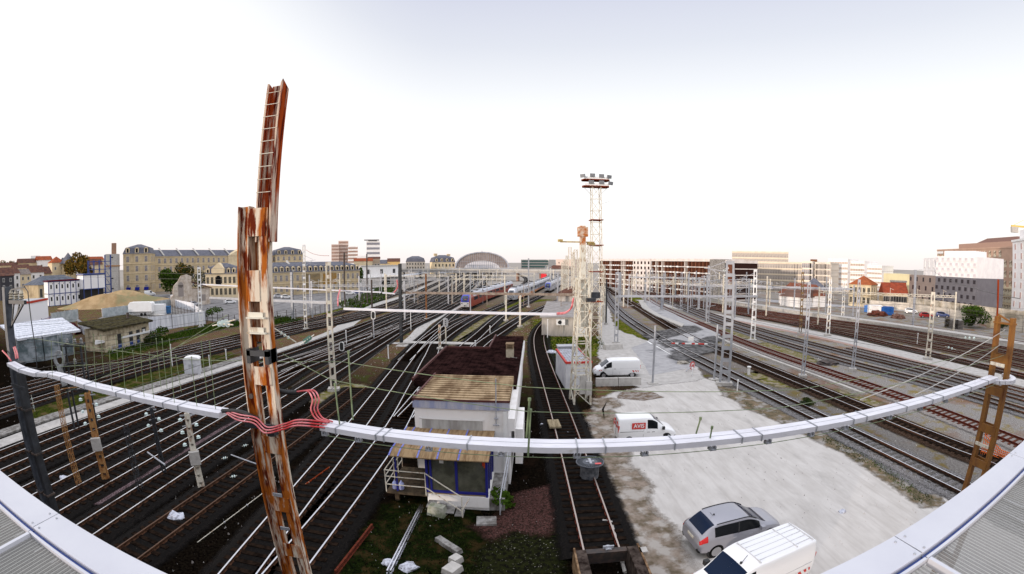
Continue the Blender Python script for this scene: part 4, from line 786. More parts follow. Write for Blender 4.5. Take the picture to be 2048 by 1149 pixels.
for b, t_, w, lab, mt, arms in [
    ((803, 690), (803, 528), .42, 'tall black H-section mast between the tracks, left of the blue-nosed train', blacksteel, ((7.2, 1, 2.4),)),
    ((586, 640), (586, 545), .5, 'dark steel post with switchgear just right of the rusty column', galv, ()),
    ((746, 672), (746, 560), .22, 'thin grey post between the left tracks', darksteel, ()),
    ((853, 640), (855, 548), .3, 'brown rusted post left of the blue-nosed train', M('brown_post', (.26, .12, .05), (.14, .06, .03), 2), ()),
    ((1012, 643), (1012, 585), .35, 'white short post at the nose of the middle train', cream_steel, ()),
    ((1040, 655), (1041, 588), .36, 'white short post with a box, just right of the middle train nose', white_rust, ()),
    ((1057, 615), (1057, 517), .34, 'dark grey tall post rising above the middle train', galv, ()),
    ((735, 610), (737, 508), .3, 'dark post in front of the stone building end', darksteel, ()),
    ((690, 612), (693, 505), .36, 'dark post in front of the stepped apartment tower', darksteel, ()),
    ((1825, 655), (1830, 540), .4, 'thin pale mast at the far platform, right of the blue containers', galv_light, ()),
    ((1240, 607), (1243, 545), .5, 'grey post behind the batten mast on the block', galv, ()),
    ((1397, 620), (1401, 555), .5, 'grey post behind the large slotted mast', galv_light, ()),
    ((1290, 607), (1293, 560), .5, 'grey post at the tip of the platform kerb', galv, ()),
    ((1323, 622), (1325, 570), .5, 'small grey post beside the asphalt strip', galv_light, ())]:
    B_, h_ = M2(b, t_); pole_mast(B_, h_, w, lab, mt, arms=arms)
# lower-left group of equipment masts
def lowmast(b, tp, w, lab, mat, n=6, rz=.7, disc=3, box=None):
    B_ = G(*b); h = top(B_, *tp); T = batten_mast(B_, h, w, w * .7, lab, mat, rz, dep=.18, slots=n, foot=False)
    k = K(); rg = random.Random(int(b[0]))
    for i in range(disc):
        z = h - .4 - i * .35; s = 1 if i % 2 else -1
        k.lathe((s * (w / 2 + .22), 0, z), [(.02, 0), (.13, .03), (.05, .07), (.12, .12), (.03, .18)], 10)
    k.each('insulator', ins_glass, T)
    k = K(); k.bar((-w, 0, h - .1), (w, 0, h - .1), .06); k.bar((-w * .9, 0, h - .7), (w * .9, 0, h - .6), .05); k.bar((w * .6, 0, h), (w * .9, .2, h + .5), .04); k.each('crossarm', galv, T)
    if box: k = K(); k.box(-.3, .3, -.35, -.1, box, box + .75); k.each('control_box', concrete, T)
    return T
orust = M('orange_rusty_steel', (.42, .24, .10), (.22, .08, .03), 3, .8, stretch=(3, 3, .8), lo=.4, hi=.65)
lowmast((213, 962), (168, 788), .52, 'orange-rusty ladder mast with glass insulators at the lower left', orust, 9, .75, 5, 2.0)
lowmast((404, 978), (366, 828), .42, 'pale ladder mast with white insulators, left of the rusty column foot', white_rust, 9, .7, 5, 1.6)
lowmast((330, 950), (262, 822), .30, 'dark post with a white insulator string between the two ladder masts', blacksteel, 6, .7, 4)
lattice(G(160, 975), top(G(160, 975), 140, 768), .28, .22, 'thin tan lattice pole beside the orange-rusty ladder mast', orust, .5, .35, .03, 'lattice_pole', 'lattice pole', diag=.018)
lattice(G(283, 985), top(G(283, 985), 265, 850), .3, .26, 'thin dark lattice pole left of the pale ladder mast', blacksteel, .5, .35, .03, 'lattice_pole', 'lattice pole', diag=.02)
p = G(190, 760, 4.0); T = thing('transformer_gantry', 'dark switch frame with a pale ring-shaped housing above the left-hand duct', 'switchgear', (-32.5, 21.5, 0), .6)
k = K()
for x in (-.9, .9):
    for y in (-.5, .5): k.bar((x, y, 0), (x, y, 6.6), .14)
for z in (3.2, 5.0, 6.5): k.bar((-.9, -.5, z), (.9, -.5, z), .1); k.bar((-.9, .5, z), (.9, .5, z), .1); k.bar((-.9, -.5, z), (-.9, .5, z), .1); k.bar((.9, -.5, z), (.9, .5, z), .1)
k.make('frame', blacksteel, T); k = K()
for i in range(10):
    a0, a1 = 2 * math.pi * i / 10, 2 * math.pi * (i + 1) / 10; k.bar((-1.1 + .42 * math.cos(a0), -.75, 5.6 + .55 * math.sin(a0)), (-1.1 + .42 * math.cos(a1), -.75, 5.6 + .55 * math.sin(a1)), .22)
k.bar((-1.2, -.75, 5.1), (-.95, -.75, 3.6), .36); k.make('housing', M('grey_housing', (.36, .37, .38), (.2, .2, .2), 2), T)
k = K()
for x, z in ((-.4, 6.6), (.3, 6.6), (.9, 6.6), (.1, 5.1)): k.lathe((x, -.2, z), [(.08, 0), (.16, .06), (.08, .12), (.16, .18), (.08, .24), (.14, .3), (.05, .45)], 10)
k.each('insulator', M('dark_insulator', (.05, .05, .05), (.3, .3, .3), 5, .3), T)
k = K(); k.bar((-1.3, -.9, 3.4), (1.6, -.9, 3.6), .06); k.bar((1.3, -.9, 3.6), (1.3, -.9, 0), .12); k.make('rusty_bracket', orust, T)
# scattered insulator discs and rods in the lower left
for i, (px, z) in enumerate((((52, 772), 5.5), ((62, 790), 5.2), ((65, 805), 5.0))): 
    q = G(*px, z); string(q, q + Vector((.1, 0, -.5)), ('upper', 'middle', 'lower')[i] + ' white insulator stack by the dark left columns', 3, .12)
for px, lb in (((484, 893), 'white insulator cluster left of the rusty column, low down'), ((443, 918), 'small white insulator pair farther left, low down'), ((460, 955), 'white insulator lying lowest, left of the rusty column')):
    q = G(*px, 3.0); string(q, q + Vector((.35, .1, .1)), lb, 2, .11)
string(G(395, 1085, 4.0), G(545, 972, 5.0), 'grey turnbuckle rod with insulators tied to the rusty column near the bottom', 2, .07, galv_light)
q1, q2 = G(295, 905, 4.5), G(330, 930, 4.5); wirething('brace_rod', [q1, q2], .035, galv_light, 'pale slanting brace rod left of the pale ladder mast', 'rod')
q1, q2 = G(462, 910, 3.5), G(512, 928, 3.5); wirething('brace_rod', [q1, q2], .03, galv_light, 'pale slanting rod ending at the rusty column', 'rod')
for i, (px, tp, w) in enumerate((((345, 733), (345, 690), .12), ((420, 736), (420, 712), .1), ((453, 720), (453, 700), .14), ((693, 690), (693, 662), .12), ((777, 718), (777, 692), .16), ((822, 662), (824, 622), .1), ((951, 695), (951, 683), .18), ((1095, 678), (1095, 640), .14), ((980, 668), (981, 653), .12), ((1384, 752), (1388, 738), .16), ((1474, 785), (1481, 762), .12), ((1497, 750), (1496, 735), .3), ((1834, 690), (1836, 668), .14))):
    b_ = G(*px); h = top(b_, *tp); k = K(); k.cyl((0, 0, 0), (0, 0, h), w / 2, 8); k.cyl((0, 0, h - .02), (0, 0, h + .1), w * .8, 8)
    tag(k.make('marker_post', white_pt, loc=b_), 'short white marker post ' + ('by the grass strip left of the rusty column', 'second by the grass strip', 'third by the grass strip', 'among the left tracks', 'near the black mast foot', 'behind the black mast', 'behind the cabin roof', 'beside the low concrete shed', 'left of the old siding bend', 'leaning by the yard corner', 'at the foot of the large slotted mast', 'between the two bright right-hand tracks', 'among the far right tracks')[i], 'post', 'short white marker posts')
# signal on post
def signal(b, tp, lab, face=galv, rz=0):
    B_ = G(*b); h = top(B_, *tp); T = thing('railway_signal', lab, 'signal', B_, rz); k = K(); k.cyl((0, 0, 0), (0, 0, h - 1.3), .09, 8); k.make('post', galv_light if face is galv else cream_steel, T)
    k = K(); n = 16; pr = [(.38 * math.cos(math.pi * i / 8), .32 * math.sin(math.pi * i / 8) + (.35 if 0 <= i < 8 else -.35)) for i in range(16)]
    k.add([(a, -.05, h - .7 + z) for a, z in pr] + [(a, .05, h - .7 + z) for a, z in pr], [tuple(range(n))[::1], tuple(range(n, 2 * n))[::-1]] + [(i, n + i, n + (i + 1) % n, (i + 1) % n) for i in range(n)]); k.make('backing_board', white_pt if face is galv else galv, T)
    k = K(); pr = [(a * .72, z * .82) for a, z in pr]; k.add([(a, -.07, h - .7 + z) for a, z in pr] + [(a, -.05, h - .7 + z) for a, z in pr], [tuple(range(n))[::1]] + [(i, n + i, n + (i + 1) % n, (i + 1) % n) for i in range(n)]); k.make('signal_face', black_pl if face is galv else galv, T)
    k = K()
    for z in (-.3, 0, .3): k.cyl((0, -.14, h - .7 + z), (0, -.07, h - .7 + z), .09, 10)
    k.each('lens', M('lens', (.05, .05, .05), None, rough=.2), T)
signal((748, 678), (748, 622), 'railway signal with a white-rimmed black oval head left of the black mast')
signal((892, 690), (893, 636), 'railway signal with grey oval head on a cream post, left of the cabin roof', 0)
signal((684, 705), (683, 683), 'dwarf railway signal right of the pipe mast', galv)
p = G(387, 748); T = thing('relay_cabinet', 'pale grey relay cabinet with a domed top on the path left of the rusty column', 'cabinet', p, .5)
k = K(); k.box(-.95, .95, -.6, .6, 0, 1.75); k.make('body', M('cabinet_grey', (.60, .61, .64), (.48, .48, .52), 2), T)
k = K(); n = 8; pr = [(1.02 * math.cos(math.pi * i / n), 1.75 + .3 * math.sin(math.pi * i / n)) for i in range(n + 1)]
k.add([(a, -.68, z) for a, z in pr] + [(a, .68, z) for a, z in pr], [tuple(range(n + 1)), tuple(range(n + 1, 2 * n + 2))[::-1]] + [(i, i + n + 1, i + n + 2, i + 1) for i in range(n)] + [(0, n, 2 * n + 1, n + 1)]); k.make('roof', white_pt, T)
k = K(); k.box(-.03, .03, -.62, -.602, .1, 1.7); k.box(.1, .35, -.63, -.602, .9, 1.2); k.box(-.35, -.1, -.63, -.602, .9, 1.2); k.make('door_fitting', galv, T)

# ================================================================== LATTICE TOWERS
lt = lattice(G(1160, 806), 10.6, 1.45, .85, 'broad white rusting lattice tower standing in front of the site container', cream_steel, .12, 1.25, .15, diag=.07)
k = K(); k.box(-.22, .22, -.2, .2, 6.5, 13.4); k.box(-.22, .22, -.17, .17, 13.4, 15.0, 1); k.box(-.4, .4, -.25, .25, 14.1, 14.9, 1); k.make('head_column', [cream_steel, M('orange_rust', (.42, .14, .04), (.6, .5, .4), 3, .8)], lt)
k = K(); k.bar((-1.9, 0, 13.65), (1.0, 0, 13.65), .1); k.bar((-1.9, 0, 13.65), (-1.9, 0, 13.85), .35); k.bar((.4, 0, 13.55), (1.1, .2, 13.5), .2); k.make('crossarm', M('yellowed_steel', (.50, .40, .15), (.3, .2, .1), 3), lt)
for z in (3.2, 5.9, 8.6, 10.6): k = K(); q_ = .76 - z * .026; k.box(-q_, q_, -q_, -q_ + .07, z, z + .1); k.box(-q_, q_, q_ - .07, q_, z, z + .1); k.each('collar', cream_steel, lt)
k = K(); k.box(-.25, .35, -.75, -.55, 1.0, 2.6); k.box(.25, .75, -.9, -.7, .9, 2.1); k.each('control_box', concrete, lt)
k = K(); k.box(.8, 1.5, -.15, .15, 9.0, 9.5); k.box(.1, .8, -1.2, -.8, 8.8, 9.1); k.each('switchgear', blacksteel, lt)
fl = lattice(G(1190, 682), top(G(1190, 682), 1200, 375), 1.6, 1.35, 'tall lattice floodlight tower with a two-tier lamp platform', cream_steel, .05, 1.7, .11, diag=.055, name='floodlight_tower', cat='floodlight tower')
hF = top(G(1190, 682), 1200, 375)
for z in (6, 10.5, 14.5, 18.3): k = K(); k.box(-.95, .95, -.95, .95, z, z + .12); k.box(-.7, .7, -.7, .7, z - .01, z + .13); k.each('collar', rust_dark, fl)
for z, h_ in ((hF, 1.85), (hF + 1.0, 1.95)):
    k = K(); k.prism([(-h_, -1.0), (h_, -1.0), (h_ + .3, 0), (h_, 1.0), (-h_, 1.0), (-h_ - .3, 0)], z, z + .12); k.make('platform', rust_dark, fl)
    k = K(); k.box(-h_, h_, -1.0, -.97, z + .12, z + .45); k.box(-h_, h_, .97, 1.0, z + .12, z + .45); k.each('rail', white_pt, fl)
for x, z, r_ in ((-2.2, 1.35, -.7), (-.7, 1.5, 0), (.7, 1.45, 0), (1.9, 1.35, .4), (-.9, .45, 0), (.7, .45, 0), (2.1, .35, .4)):
    k = K(); k.box(-.38, .38, -.12, .12, -.25, .28); k.box(-.33, .33, -.14, -.12, -.2, .22); o = k.make('floodlight', M('lamp_grey', (.22, .23, .25), None, rough=.4), fl, loc=(x, -1.05, hF + z + .15)); o.rotation_euler = (.25, 0, r_)
k = K(); k.bar((-.6, 0, hF - 1.3), (-1.9, 0, hF), .05); k.bar((.6, 0, hF - 1.3), (1.9, 0, hF), .05); k.bar((.7, 0, hF - 2.6), (2.2, 0, hF - 2.1), .04); k.each('strut', galv, fl)
# receding row of old lattice masts behind
row = [(1139, 640, 495, .8), (1150, 655, 500, .9), (1172, 662, 490, .9), (1146, 628, 505, .7), (1133, 618, 512, .7), (1158, 640, 515, .8), (1180, 640, 530, .8), (1128, 610, 520, .6), (1206, 645, 532, .6), (1124, 603, 525, .6)]
rl = ['farthest left of the row', 'near the low shed roof', 'just left of the floodlight tower foot', 'behind the first', 'small one far back', 'hidden mostly by the broad tower', 'between broad tower and floodlight tower', 'thin one far back', 'right of the floodlight tower foot', 'thinnest, farthest back']
for i, (x, yb, yt, w) in enumerate(row):
    b_ = G(x, yb); lattice(b_, top(b_, x + 1, yt), w, w * .7, 'cream lattice mast behind the broad tower, ' + rl[i], cream_steel if i % 3 else white_rust, .1 * i, .9, .09, 'lattice_mast', 'lattice mast', 'old lattice masts behind the broad tower', diag=.05)
b_ = G(1212, 650); pole_mast(b_, top(b_, 1211, 560), .25, 'thin black pole at the bend right of the floodlight tower', blacksteel)
# ---- portal gantries over the tracks
def gantry(a, b, z, label, mat=galv_light, th=.3, posts=True, arms=6, lat=False, drop=0):
    a, b = Vector((a[0], a[1], 0)), Vector((b[0], b[1], 0)); d = b - a; T = thing('track_gantry', label, 'gantry', a, math.atan2(d.y, d.x)); Ln = d.length
    k = K()
    if lat:
        for y in (-th / 2, th / 2):
            for zz in (z, z + th): k.bar((0, y, zz), (Ln, y, zz), .07)
        n = int(Ln / (th * 1.6))
        for i in range(n):
            x0, x1 = Ln * i / n, Ln * (i + 1) / n
            for y in (-th / 2, th / 2): k.bar((x0, y, z if i % 2 else z + th), (x1, y, z + th if i % 2 else z), .045)
    else: k.box(0, Ln, -th / 2, th / 2, z, z + th)
    k.make('beam', mat, T)
    if posts:
        for x in (0, Ln): k = K(); k.box(x - .16, x + .16, -.16, .16, 0, z + 1.2); k.make('post', mat, T)
    for i in range(arms):
        x = Ln * (i + .5) / arms; k = K(); k.bar((x, 0, z), (x, 0, z - 1.5), .08); k.bar((x, 0, z - 1.3), (x + .9, 0, z - 1.2), .05); k.bar((x, 0, z + th), (x, 0, z + 1.5), .06); k.bar((x, 0, z + 1.4), (x + .8, 0, z + 1.1), .05); k.make('dropper', mat, T)
    return T
def pipe(a, b, z, r, label, mat=trunkwhite):
    a, b = Vector((a[0], a[1], z)), Vector((b[0], b[1], z)); k = K(); k.bar((0, 0, 0), b - a, r * 1.4, r); return tag(k.make('cable_duct', mat, loc=a), label, 'cable duct')
a_ = at(688, 618, 39.5); b__ = at(1113, 629, 37.0); k = K(); k.bar((0, 0, 0), b__ - a_, .22, .2); tag(k.make('cable_duct', trunkwhite, loc=a_), 'second white duct farther back, from the pipe mast to the lattice tower', 'cable duct')
a_ = at(400, 569, 73.5); b__ = at(762, 585, 74.5); k = K(); k.bar((0, 0, 0), b__ - a_, .26, .22); tag(k.make('cable_duct', trunkwhite, loc=a_), 'third white duct, in front of the stone buildings', 'cable duct')
a_ = at(765, 586, 74.5); b__ = at(790, 588, 74.5); k = K(); k.bar((0, 0, 0), b__ - a_, .3, .22); tag(k.make('cable_duct', trunkwhite, loc=a_), 'short white duct piece left of the black mast', 'cable duct')
a_ = at(420, 596, 52.0); b__ = at(662, 606, 39.0); k = K(); k.bar((0, 0, 0), b__ - a_, .25, .25); tag(k.make('gantry_beam', galv, loc=a_), 'grey beam from the parking area to the pipe mast', 'beam')
for i in range(2):
    d = Vector((0.06 * i, 0, .1 * i)); hose([at(1112, 629, 37) + d, at(1130, 627, 37) + d, at(1142, 617, 37) + d, at(1146, 598, 37) + d], .06, 'red_cable', ('lower' if i == 0 else 'upper') + ' red cable from the second duct up the lattice tower')
hose([at(680, 580, 74), at(676, 595, 70), at(676, 612, 66)], .12, 'red_cable', 'red cable hanging behind the pipe mast')
hose([at(788, 586, 74), at(795, 575, 74), at(794, 560, 74)], .12, 'red_cable', 'red cable left of the black mast')
gantry(at(803, 582, 64)[:2], at(1160, 590, 60)[:2], 7.45, 'long brownish gantry beam crossing above the trains', M('brown_beam', (.30, .25, .21), (.2, .15, .12), 3), .32, False, 5)
gantry(G(1232, 688)[:2], G(1510, 683)[:2], 6.9, 'grey gantry beam right of the access road, ahead of the unfinished building', galv_light, .3, False, 7)
gantry(G(1362, 622)[:2], G(1685, 637)[:2], 6.4, 'light gantry beam farther right, behind the large slotted mast', galv_light, .35, False, 6, True)
gi = 0
for a, b, z in (((36, 132), (66, 112), 6.5), ((40, 150), (66, 140), 6.8), ((44, 172), (70, 165), 7.0), ((48, 200), (74, 195), 7.0), ((30, 118), (56, 104), 6.4), ((56, 96), (80, 84), 6.6), ((62, 76), (88, 58), 6.6)):
    gantry(a, b, z, ('first', 'second', 'third', 'fourth', 'fifth', 'sixth', 'seventh')[gi] + ' of the pale gantries over the right-hand tracks', galv_light if gi % 2 else white_rust, .4, True, 5, gi % 2 == 0); gi += 1
gi = 0
for a, b, z in (((-46, 130), (-18, 126), 6.8), ((-48, 165), (-20, 160), 6.8), ((-18, 168), (8, 163), 6.8), ((-50, 215), (-16, 210), 7.0), ((-16, 222), (20, 216), 7.0), ((-56, 280), (-14, 276), 7.0), ((-14, 290), (34, 284), 7.0), ((-58, 350), (4, 346), 7.2), ((-17, 127), (-2, 124), 7.0), ((-44, 92), (-22, 90), 7)):
    gantry(a, b, z, ('first', 'second', 'third', 'fourth', 'fifth', 'sixth', 'seventh', 'eighth', 'ninth', 'tenth')[gi] + ' of the gantries over the tracks towards the station hall', (galv, white_rust, cream_steel)[gi % 3], .35, True, 6, True); gi += 1
# far masts
rg = random.Random(3); proto = None
far_pts = []
for y in range(105, 420, 24):
    for x0 in (-48 - y * .02, -30, -12 + y * .02, 6 + y * .06): far_pts.append((x0 + rg.uniform(-1.5, 1.5), y + rg.uniform(-3, 3)))
for y in range(90, 240, 10):
    for x0 in (33 + y * .08, 44 + y * .06, 56 + (150 - y) * .05, 66 + (150 - y) * .12): far_pts.append((x0 + rg.uniform(-1.2, 1.2), y + rg.uniform(-3, 3)))
NL = 56; far_pts = far_pts[:NL] + far_pts[NL:NL + 36]
protos = []
for kk, mt in enumerate((galv_light, white_rust, galv)):
    T = pole_mast(far_pts[kk], 9.2, .26, 'grey or white mast standing small among the distant tracks', mt, arms=((7.0, 1, 2.2),), group='distant catenary masts', foot=False); protos.append(T)
ordn = ['first', 'second', 'third', 'fourth', 'fifth', 'sixth', 'seventh', 'eighth', 'ninth', 'tenth', 'eleventh', 'twelfth', 'thirteenth', 'fourteenth', 'fifteenth', 'sixteenth', 'seventeenth', 'eighteenth', 'nineteenth', 'twentieth', 'twenty-first', 'twenty-second', 'twenty-third']
def far_label(i):
    col = ('pale grey', 'rust-stained white', 'dark grey')[(i - 3) % 3 if i > 2 else i]
    if i < NL: return col + ' mast, ' + ordn[i // 4] + ' outward in the ' + ('far left', 'left', 'middle', 'right')[i % 4] + ' row towards the station hall'
    j = i - NL; return col + ' mast, ' + ordn[j // 4] + ' outward in the ' + ('nearest', 'second', 'third', 'farthest')[j % 4] + ' row before the unfinished building'
for i, T in enumerate(protos): T['label'] = far_label(i)
for i, p in enumerate(far_pts[3:]): dup(protos[i % 3], (p[0], p[1], rg.uniform(-1.2, .6)), rg.choice([0, math.pi]) + rg.uniform(-.2, .2), far_label(i + 3), 'distant catenary masts')
# ---- overhead wires
wi = 0
def sagwire(a, b, sag, r=.018, mat=wire_m, lab='thin overhead wire strung above the tracks', grp='overhead wires'):
    a, b = Vector(a), Vector(b); o = a; pts = []
    for i in range(9): u = i / 8; p = a.lerp(b, u); p.z -= sag * 4 * u * (1 - u); pts.append(p - o)
    k = K(); k.tube(pts, r, 4); return tag(k.make('overhead_wire', mat, loc=o), lab, 'wire', grp)
wl = ['behind the rusty column', 'left of the pink heap', 'second right of the cable trough', 'just right of the cable trough', 'beside the grass strip', 'second from the far left', 'leading to the blue-nosed red train', 'left of the signal cabin', 'curving right past the low shed', 'along the gravel yard edge', 'second right of the yard', 'with red rails on the right', 'right of the slender masts', 'beyond the pale gravel path', 'among the brown tracks on the right', 'in front of the far platform']
for wi, pts in enumerate(([(-19.5, 14), (-19.4, 60), (-16.5, 125), (-14.6, 200)], [(-26.2, 14), (-23, 60), (-19.8, 120), (-19.5, 200)], [(-30, 16), (-26, 60), (-23.3, 120), (-24, 200)], [(-33.4, 16), (-29.7, 60), (-27, 120), (-28, 200)],
            [(-44, 22), (-38.5, 72), (-31.2, 125), (-33, 200)], [(-48, 22), (-41.5, 75), (-35.6, 130), (-39, 200)], [(-11, 20), (-13.1, 64), (-12.5, 112), (-2, 180)], [(-8.8, 20), (-10.6, 64), (-3, 122), (9, 180)], [(-5, 62), (3, 100), (17, 146)],
            [(24.6, 14), (23.2, 64), (30, 130), (45, 210)], [(30.6, 14), (28.6, 66), (35, 130), (43, 203)], [(36, 14), (35.6, 62), (40, 113), (46, 150)], [(48.6, 14), (46, 62), (47, 110)], [(59.8, 20), (58.6, 64), (52, 115)], [(66, 20), (62, 66), (54, 110)], [(75, 30), (71, 70), (62, 110)])):
    for z, sg_, nm2 in ((5.9, .1, 'lower contact wire'), (7.3, .9, 'upper carrier wire')):
        W_ = []
        for a, b in zip(pts, pts[1:]):
            for i in range(8): u = i / 8; W_.append(Vector((a[0] + (b[0] - a[0]) * u, a[1] + (b[1] - a[1]) * u, z - sg_ * 4 * u * (1 - u))))
        W_.append(Vector((pts[-1][0], pts[-1][1], z))); k = K(); k.tube([p - W_[0] for p in W_], .016, 4)
        tag(k.make('overhead_wire', wire_m, loc=W_[0]), nm2 + ' over the track ' + wl[wi], 'wire', 'overhead wires')
def crosswire(p, q, Ya, Yb, r, lab, mat=wire_m, sag=.4): sagwire(at(*p, Ya), at(*q, Yb), sag, r, mat, lab, None)
crosswire((180, 528), (612, 540), 118, 75, .035, 'upper cross wire in front of the stone barracks')
crosswire((180, 540), (612, 552), 118, 75, .035, 'middle cross wire in front of the stone barracks')
crosswire((0, 548), (612, 562), 95, 75, .03, 'lower cross wire in front of the stone barracks')
crosswire((612, 500), (658, 512), 75, 39, .025, 'thin wire between the tops of two white masts', rust_dark, .3)
crosswire((1465, 560), (1700, 586), 44, 80, .03, 'upper cross wire on the right, from the slotted mast')
crosswire((1440, 590), (1870, 610), 60, 44, .03, 'lower cross wire on the right')
crosswire((1870, 545), (2040, 598), 41, 12, .02, 'wire rising from the red-stained mast to the right edge')
crosswire((1845, 540), (1560, 545), 66, 100, .03, 'cross wire ahead of the beige building')
crosswire((2010, 660), (1720, 800), 7.2, 6.8, .01, 'thin stay wire down from the ochre column, upper', wire_pale, .05)
crosswire((2000, 690), (1830, 790), 7.2, 6.9, .01, 'thin stay wire down from the ochre column, lower', wire_pale, .05)
crosswire((1420, 660), (1530, 715), 45, 33, .02, 'pale registration wire beside the slotted mast', wire_pale)
string(at(1915, 675, 20), at(1975, 678, 12), 'pale insulator string left of the ochre column', 3, .12)
string(at(1890, 693, 22), at(1912, 700, 20), 'white bracket insulator among the right tracks', 2, .14)

# ================================================================== LEVEL CROSSING GAUGE, CONTAINER, BLOCKS, SIGNS
gl, gr = G(1305, 768), G(1428, 760); T = thing('height_gauge', 'height gauge of two grey posts and a red-white bar at the level crossing', 'height gauge', (0, 0, 0))
for p, tp in ((gl, (1311, 652)), (gr, (1437, 650))):
    h = top(p, *tp); k = K(); k.cyl((p.x, p.y, 0), (p.x, p.y, h), .11, 10); k.make('post', galv, T); k = K(); k.box(p.x - .5, p.x + .5, p.y - .4, p.y + .4, 0, .12); k.make('footing', concrete, T)
h = top(gl, 1308, 685); h2 = top(gr, 1433, 687); k = K(); k.bar((gl.x, gl.y, h), (gr.x, gr.y, h2), .035); k.make('cable', galv, T)
mm_ = [white_pt, red_pt, M('grey_band', (.1, .1, .11), None)]
k = K(); seq = [1, 0, 2, 1, 0, 0, 1, 0, 1, 1, 0]
for i, s in enumerate(seq):
    u0, u1 = .26 + i * .052, .26 + (i + 1) * .052; k.bar((gl.x + (gr.x - gl.x) * u0, gl.y, h + (h2 - h) * u0 - .05), (gl.x + (gr.x - gl.x) * u1, gl.y, h + (h2 - h) * u1 - .05), .09, .13, s)
k.make('striped_bar', mm_, T)
k = K(); x = gl.x + (gr.x - gl.x) * .56; k.box(x - .3, x + .3, gl.y - .02, gl.y + .02, h + .02, h + .45); k.make('plate', white_pt, T)
p = G(1384, 742); T = thing('warning_sign', 'round red and white sign tilted beside the level crossing', 'sign', p, .5)
k = K(); k.cyl((-1.1, 0, .15), (-.1, 0, .55), .06, 6); k.make('post', galv_light, T)
for r_, y, m in ((.46, 0, red_pt), (.34, -.03, white_pt)): k = K(); k.cyl((0, y + .02, .6), (0, y - .02, .6), r_, 20); k.make('sign_face', m, T)
k = K(); k.box(-.2, -.08, -.065, -.05, .4, .8); k.box(.08, .2, -.065, -.05, .4, .8); k.box(-.06, .06, -.065, -.05, .55, .65); k.make('sign_mark', red_pt, T)
lump((1365, 728), .9, M('rocks', (.40, .37, .33), (.2, .18, .15), 4), 'heap of stones beside the round red sign', 'stone_heap', 'stones', seed=9, flat=.4)
def barrier(pa, pb, h, w, lab, name='concrete_barrier'):
    a, b = G(*pa), G(*pb); d = b - a; k = K(); Ln = d.length
    k.add([(0, -w / 2, 0), (Ln, -w / 2, 0), (Ln, w / 2, 0), (0, w / 2, 0), (.02, -w * .3, h), (Ln - .02, -w * .3, h), (Ln - .02, w * .3, h), (.02, w * .3, h)], [(0, 3, 2, 1), (4, 5, 6, 7), (0, 1, 5, 4), (1, 2, 6, 5), (2, 3, 7, 6), (3, 0, 4, 7)])
    o = k.make(name, concrete, loc=a); o.rotation_euler = (0, 0, math.atan2(d.y, d.x)); return tag(o, lab, 'concrete barrier')
barrier((1191, 772), (1235, 771), .78, .6, 'left concrete barrier block in front of the parked white van')
barrier((1236, 771), (1281, 770), .78, .6, 'right concrete barrier block in front of the parked white van')
barrier((1208, 700), (1243, 698), .75, 1.3, 'low concrete block at the foot of the batten mast by the road')
p = G(1130, 786); a = R(2.5); T = thing('site_container', 'white site container with red roof trim behind the lattice tower', 'container', (5.0, 40.6, 0), a)
k = K(); k.box(0, 2.45, 0, 6.6, .1, 2.66)
for i in range(30): y = .1 + i * .215; k.box(-.02, -.001, y, y + .1, .15, 2.5); 
k.make('wall', M('white_cladding', (.72, .72, .74), (.6, .6, .64), 1), T)
k = K(); k.box(.12, 2.33, .12, 6.48, 2.67, 2.71)
for i in range(8): x = .2 + i * .28; k.box(x, x + .1, .12, 6.48, 2.71, 2.76)
k.make('roof', M('roof_sheet', (.46, .47, .52), (.3, .3, .33), 1.5), T)
k = K(); k.box(-.05, 2.5, -.05, .1, 2.6, 2.8); k.box(-.05, .1, .1, 6.5, 2.6, 2.8); k.box(2.35, 2.5, .1, 6.5, 2.6, 2.8); k.make('trim', red_pt, T)
k = K(); k.box(.3, 2.2, 6.9, 8.0, 0, 2.9); k.box(.2, 2.3, 6.8, 8.1, 2.9, 2.96); k.make('rear_locker', galv_light, T)
# low concrete shed behind the tower
T = thing('concrete_shed', 'low grey concrete shed with a sloping roof behind the lattice tower', 'shed', (6.0, 72, 0), R(-8))
k = K(); k.box(-1.2, 6, 0, 18, 0, 3.0); k.box(.8, 6, 18, 30, 0, 5.2); k.make('wall', M('shed_concrete', (.50, .46, .42), (.38, .35, .32), .7, .9, stretch=(3, 3, .5)), T)
k = K(); k.add([(-1.5, -.3, 3.0), (6.3, -.3, 3.0), (6.3, 18, 3.9), (-1.5, 18, 3.9), (-1.5, -.3, 3.2), (6.3, -.3, 3.2), (6.3, 18, 4.1), (-1.5, 18, 4.1)], [(0, 3, 2, 1), (4, 5, 6, 7), (0, 1, 5, 4), (1, 2, 6, 5), (2, 3, 7, 6), (3, 0, 4, 7)]); k.make('roof', M('felt', (.34, .32, .31), (.26, .24, .23), .8), T)
k = K(); k.add([(.4, 17.6, 5.2), (6.4, 17.6, 5.2), (6.4, 30.4, 5.2), (.4, 30.4, 5.2), (3.4, 17.6, 6.6), (3.4, 30.4, 6.6)], [(0, 1, 4), (1, 2, 5, 4), (2, 3, 5), (3, 0, 4, 5)]); k.make('tiled_roof', tile_brown, T)
for i in range(4): k = K(); k.box(.79, .8 - .04, 19 + i * 2.4, 20.2 + i * 2.4, .5, 4.6); k.make('pilaster', white_pt, T)
ac = K(); ac.box(1.2, 2.6, -.55, -.01, 1.9, 2.8); ac.cyl((1.75, -.57, 2.35), (1.75, -.55, 2.35), .32, 14, mi=1); ac.make('air_conditioner', [white_pt, black_pl], T)
k = K(); k.box(4.9, 5.9, -.02, -.001, 0, 2.4); k.make('door', white_pt, T)
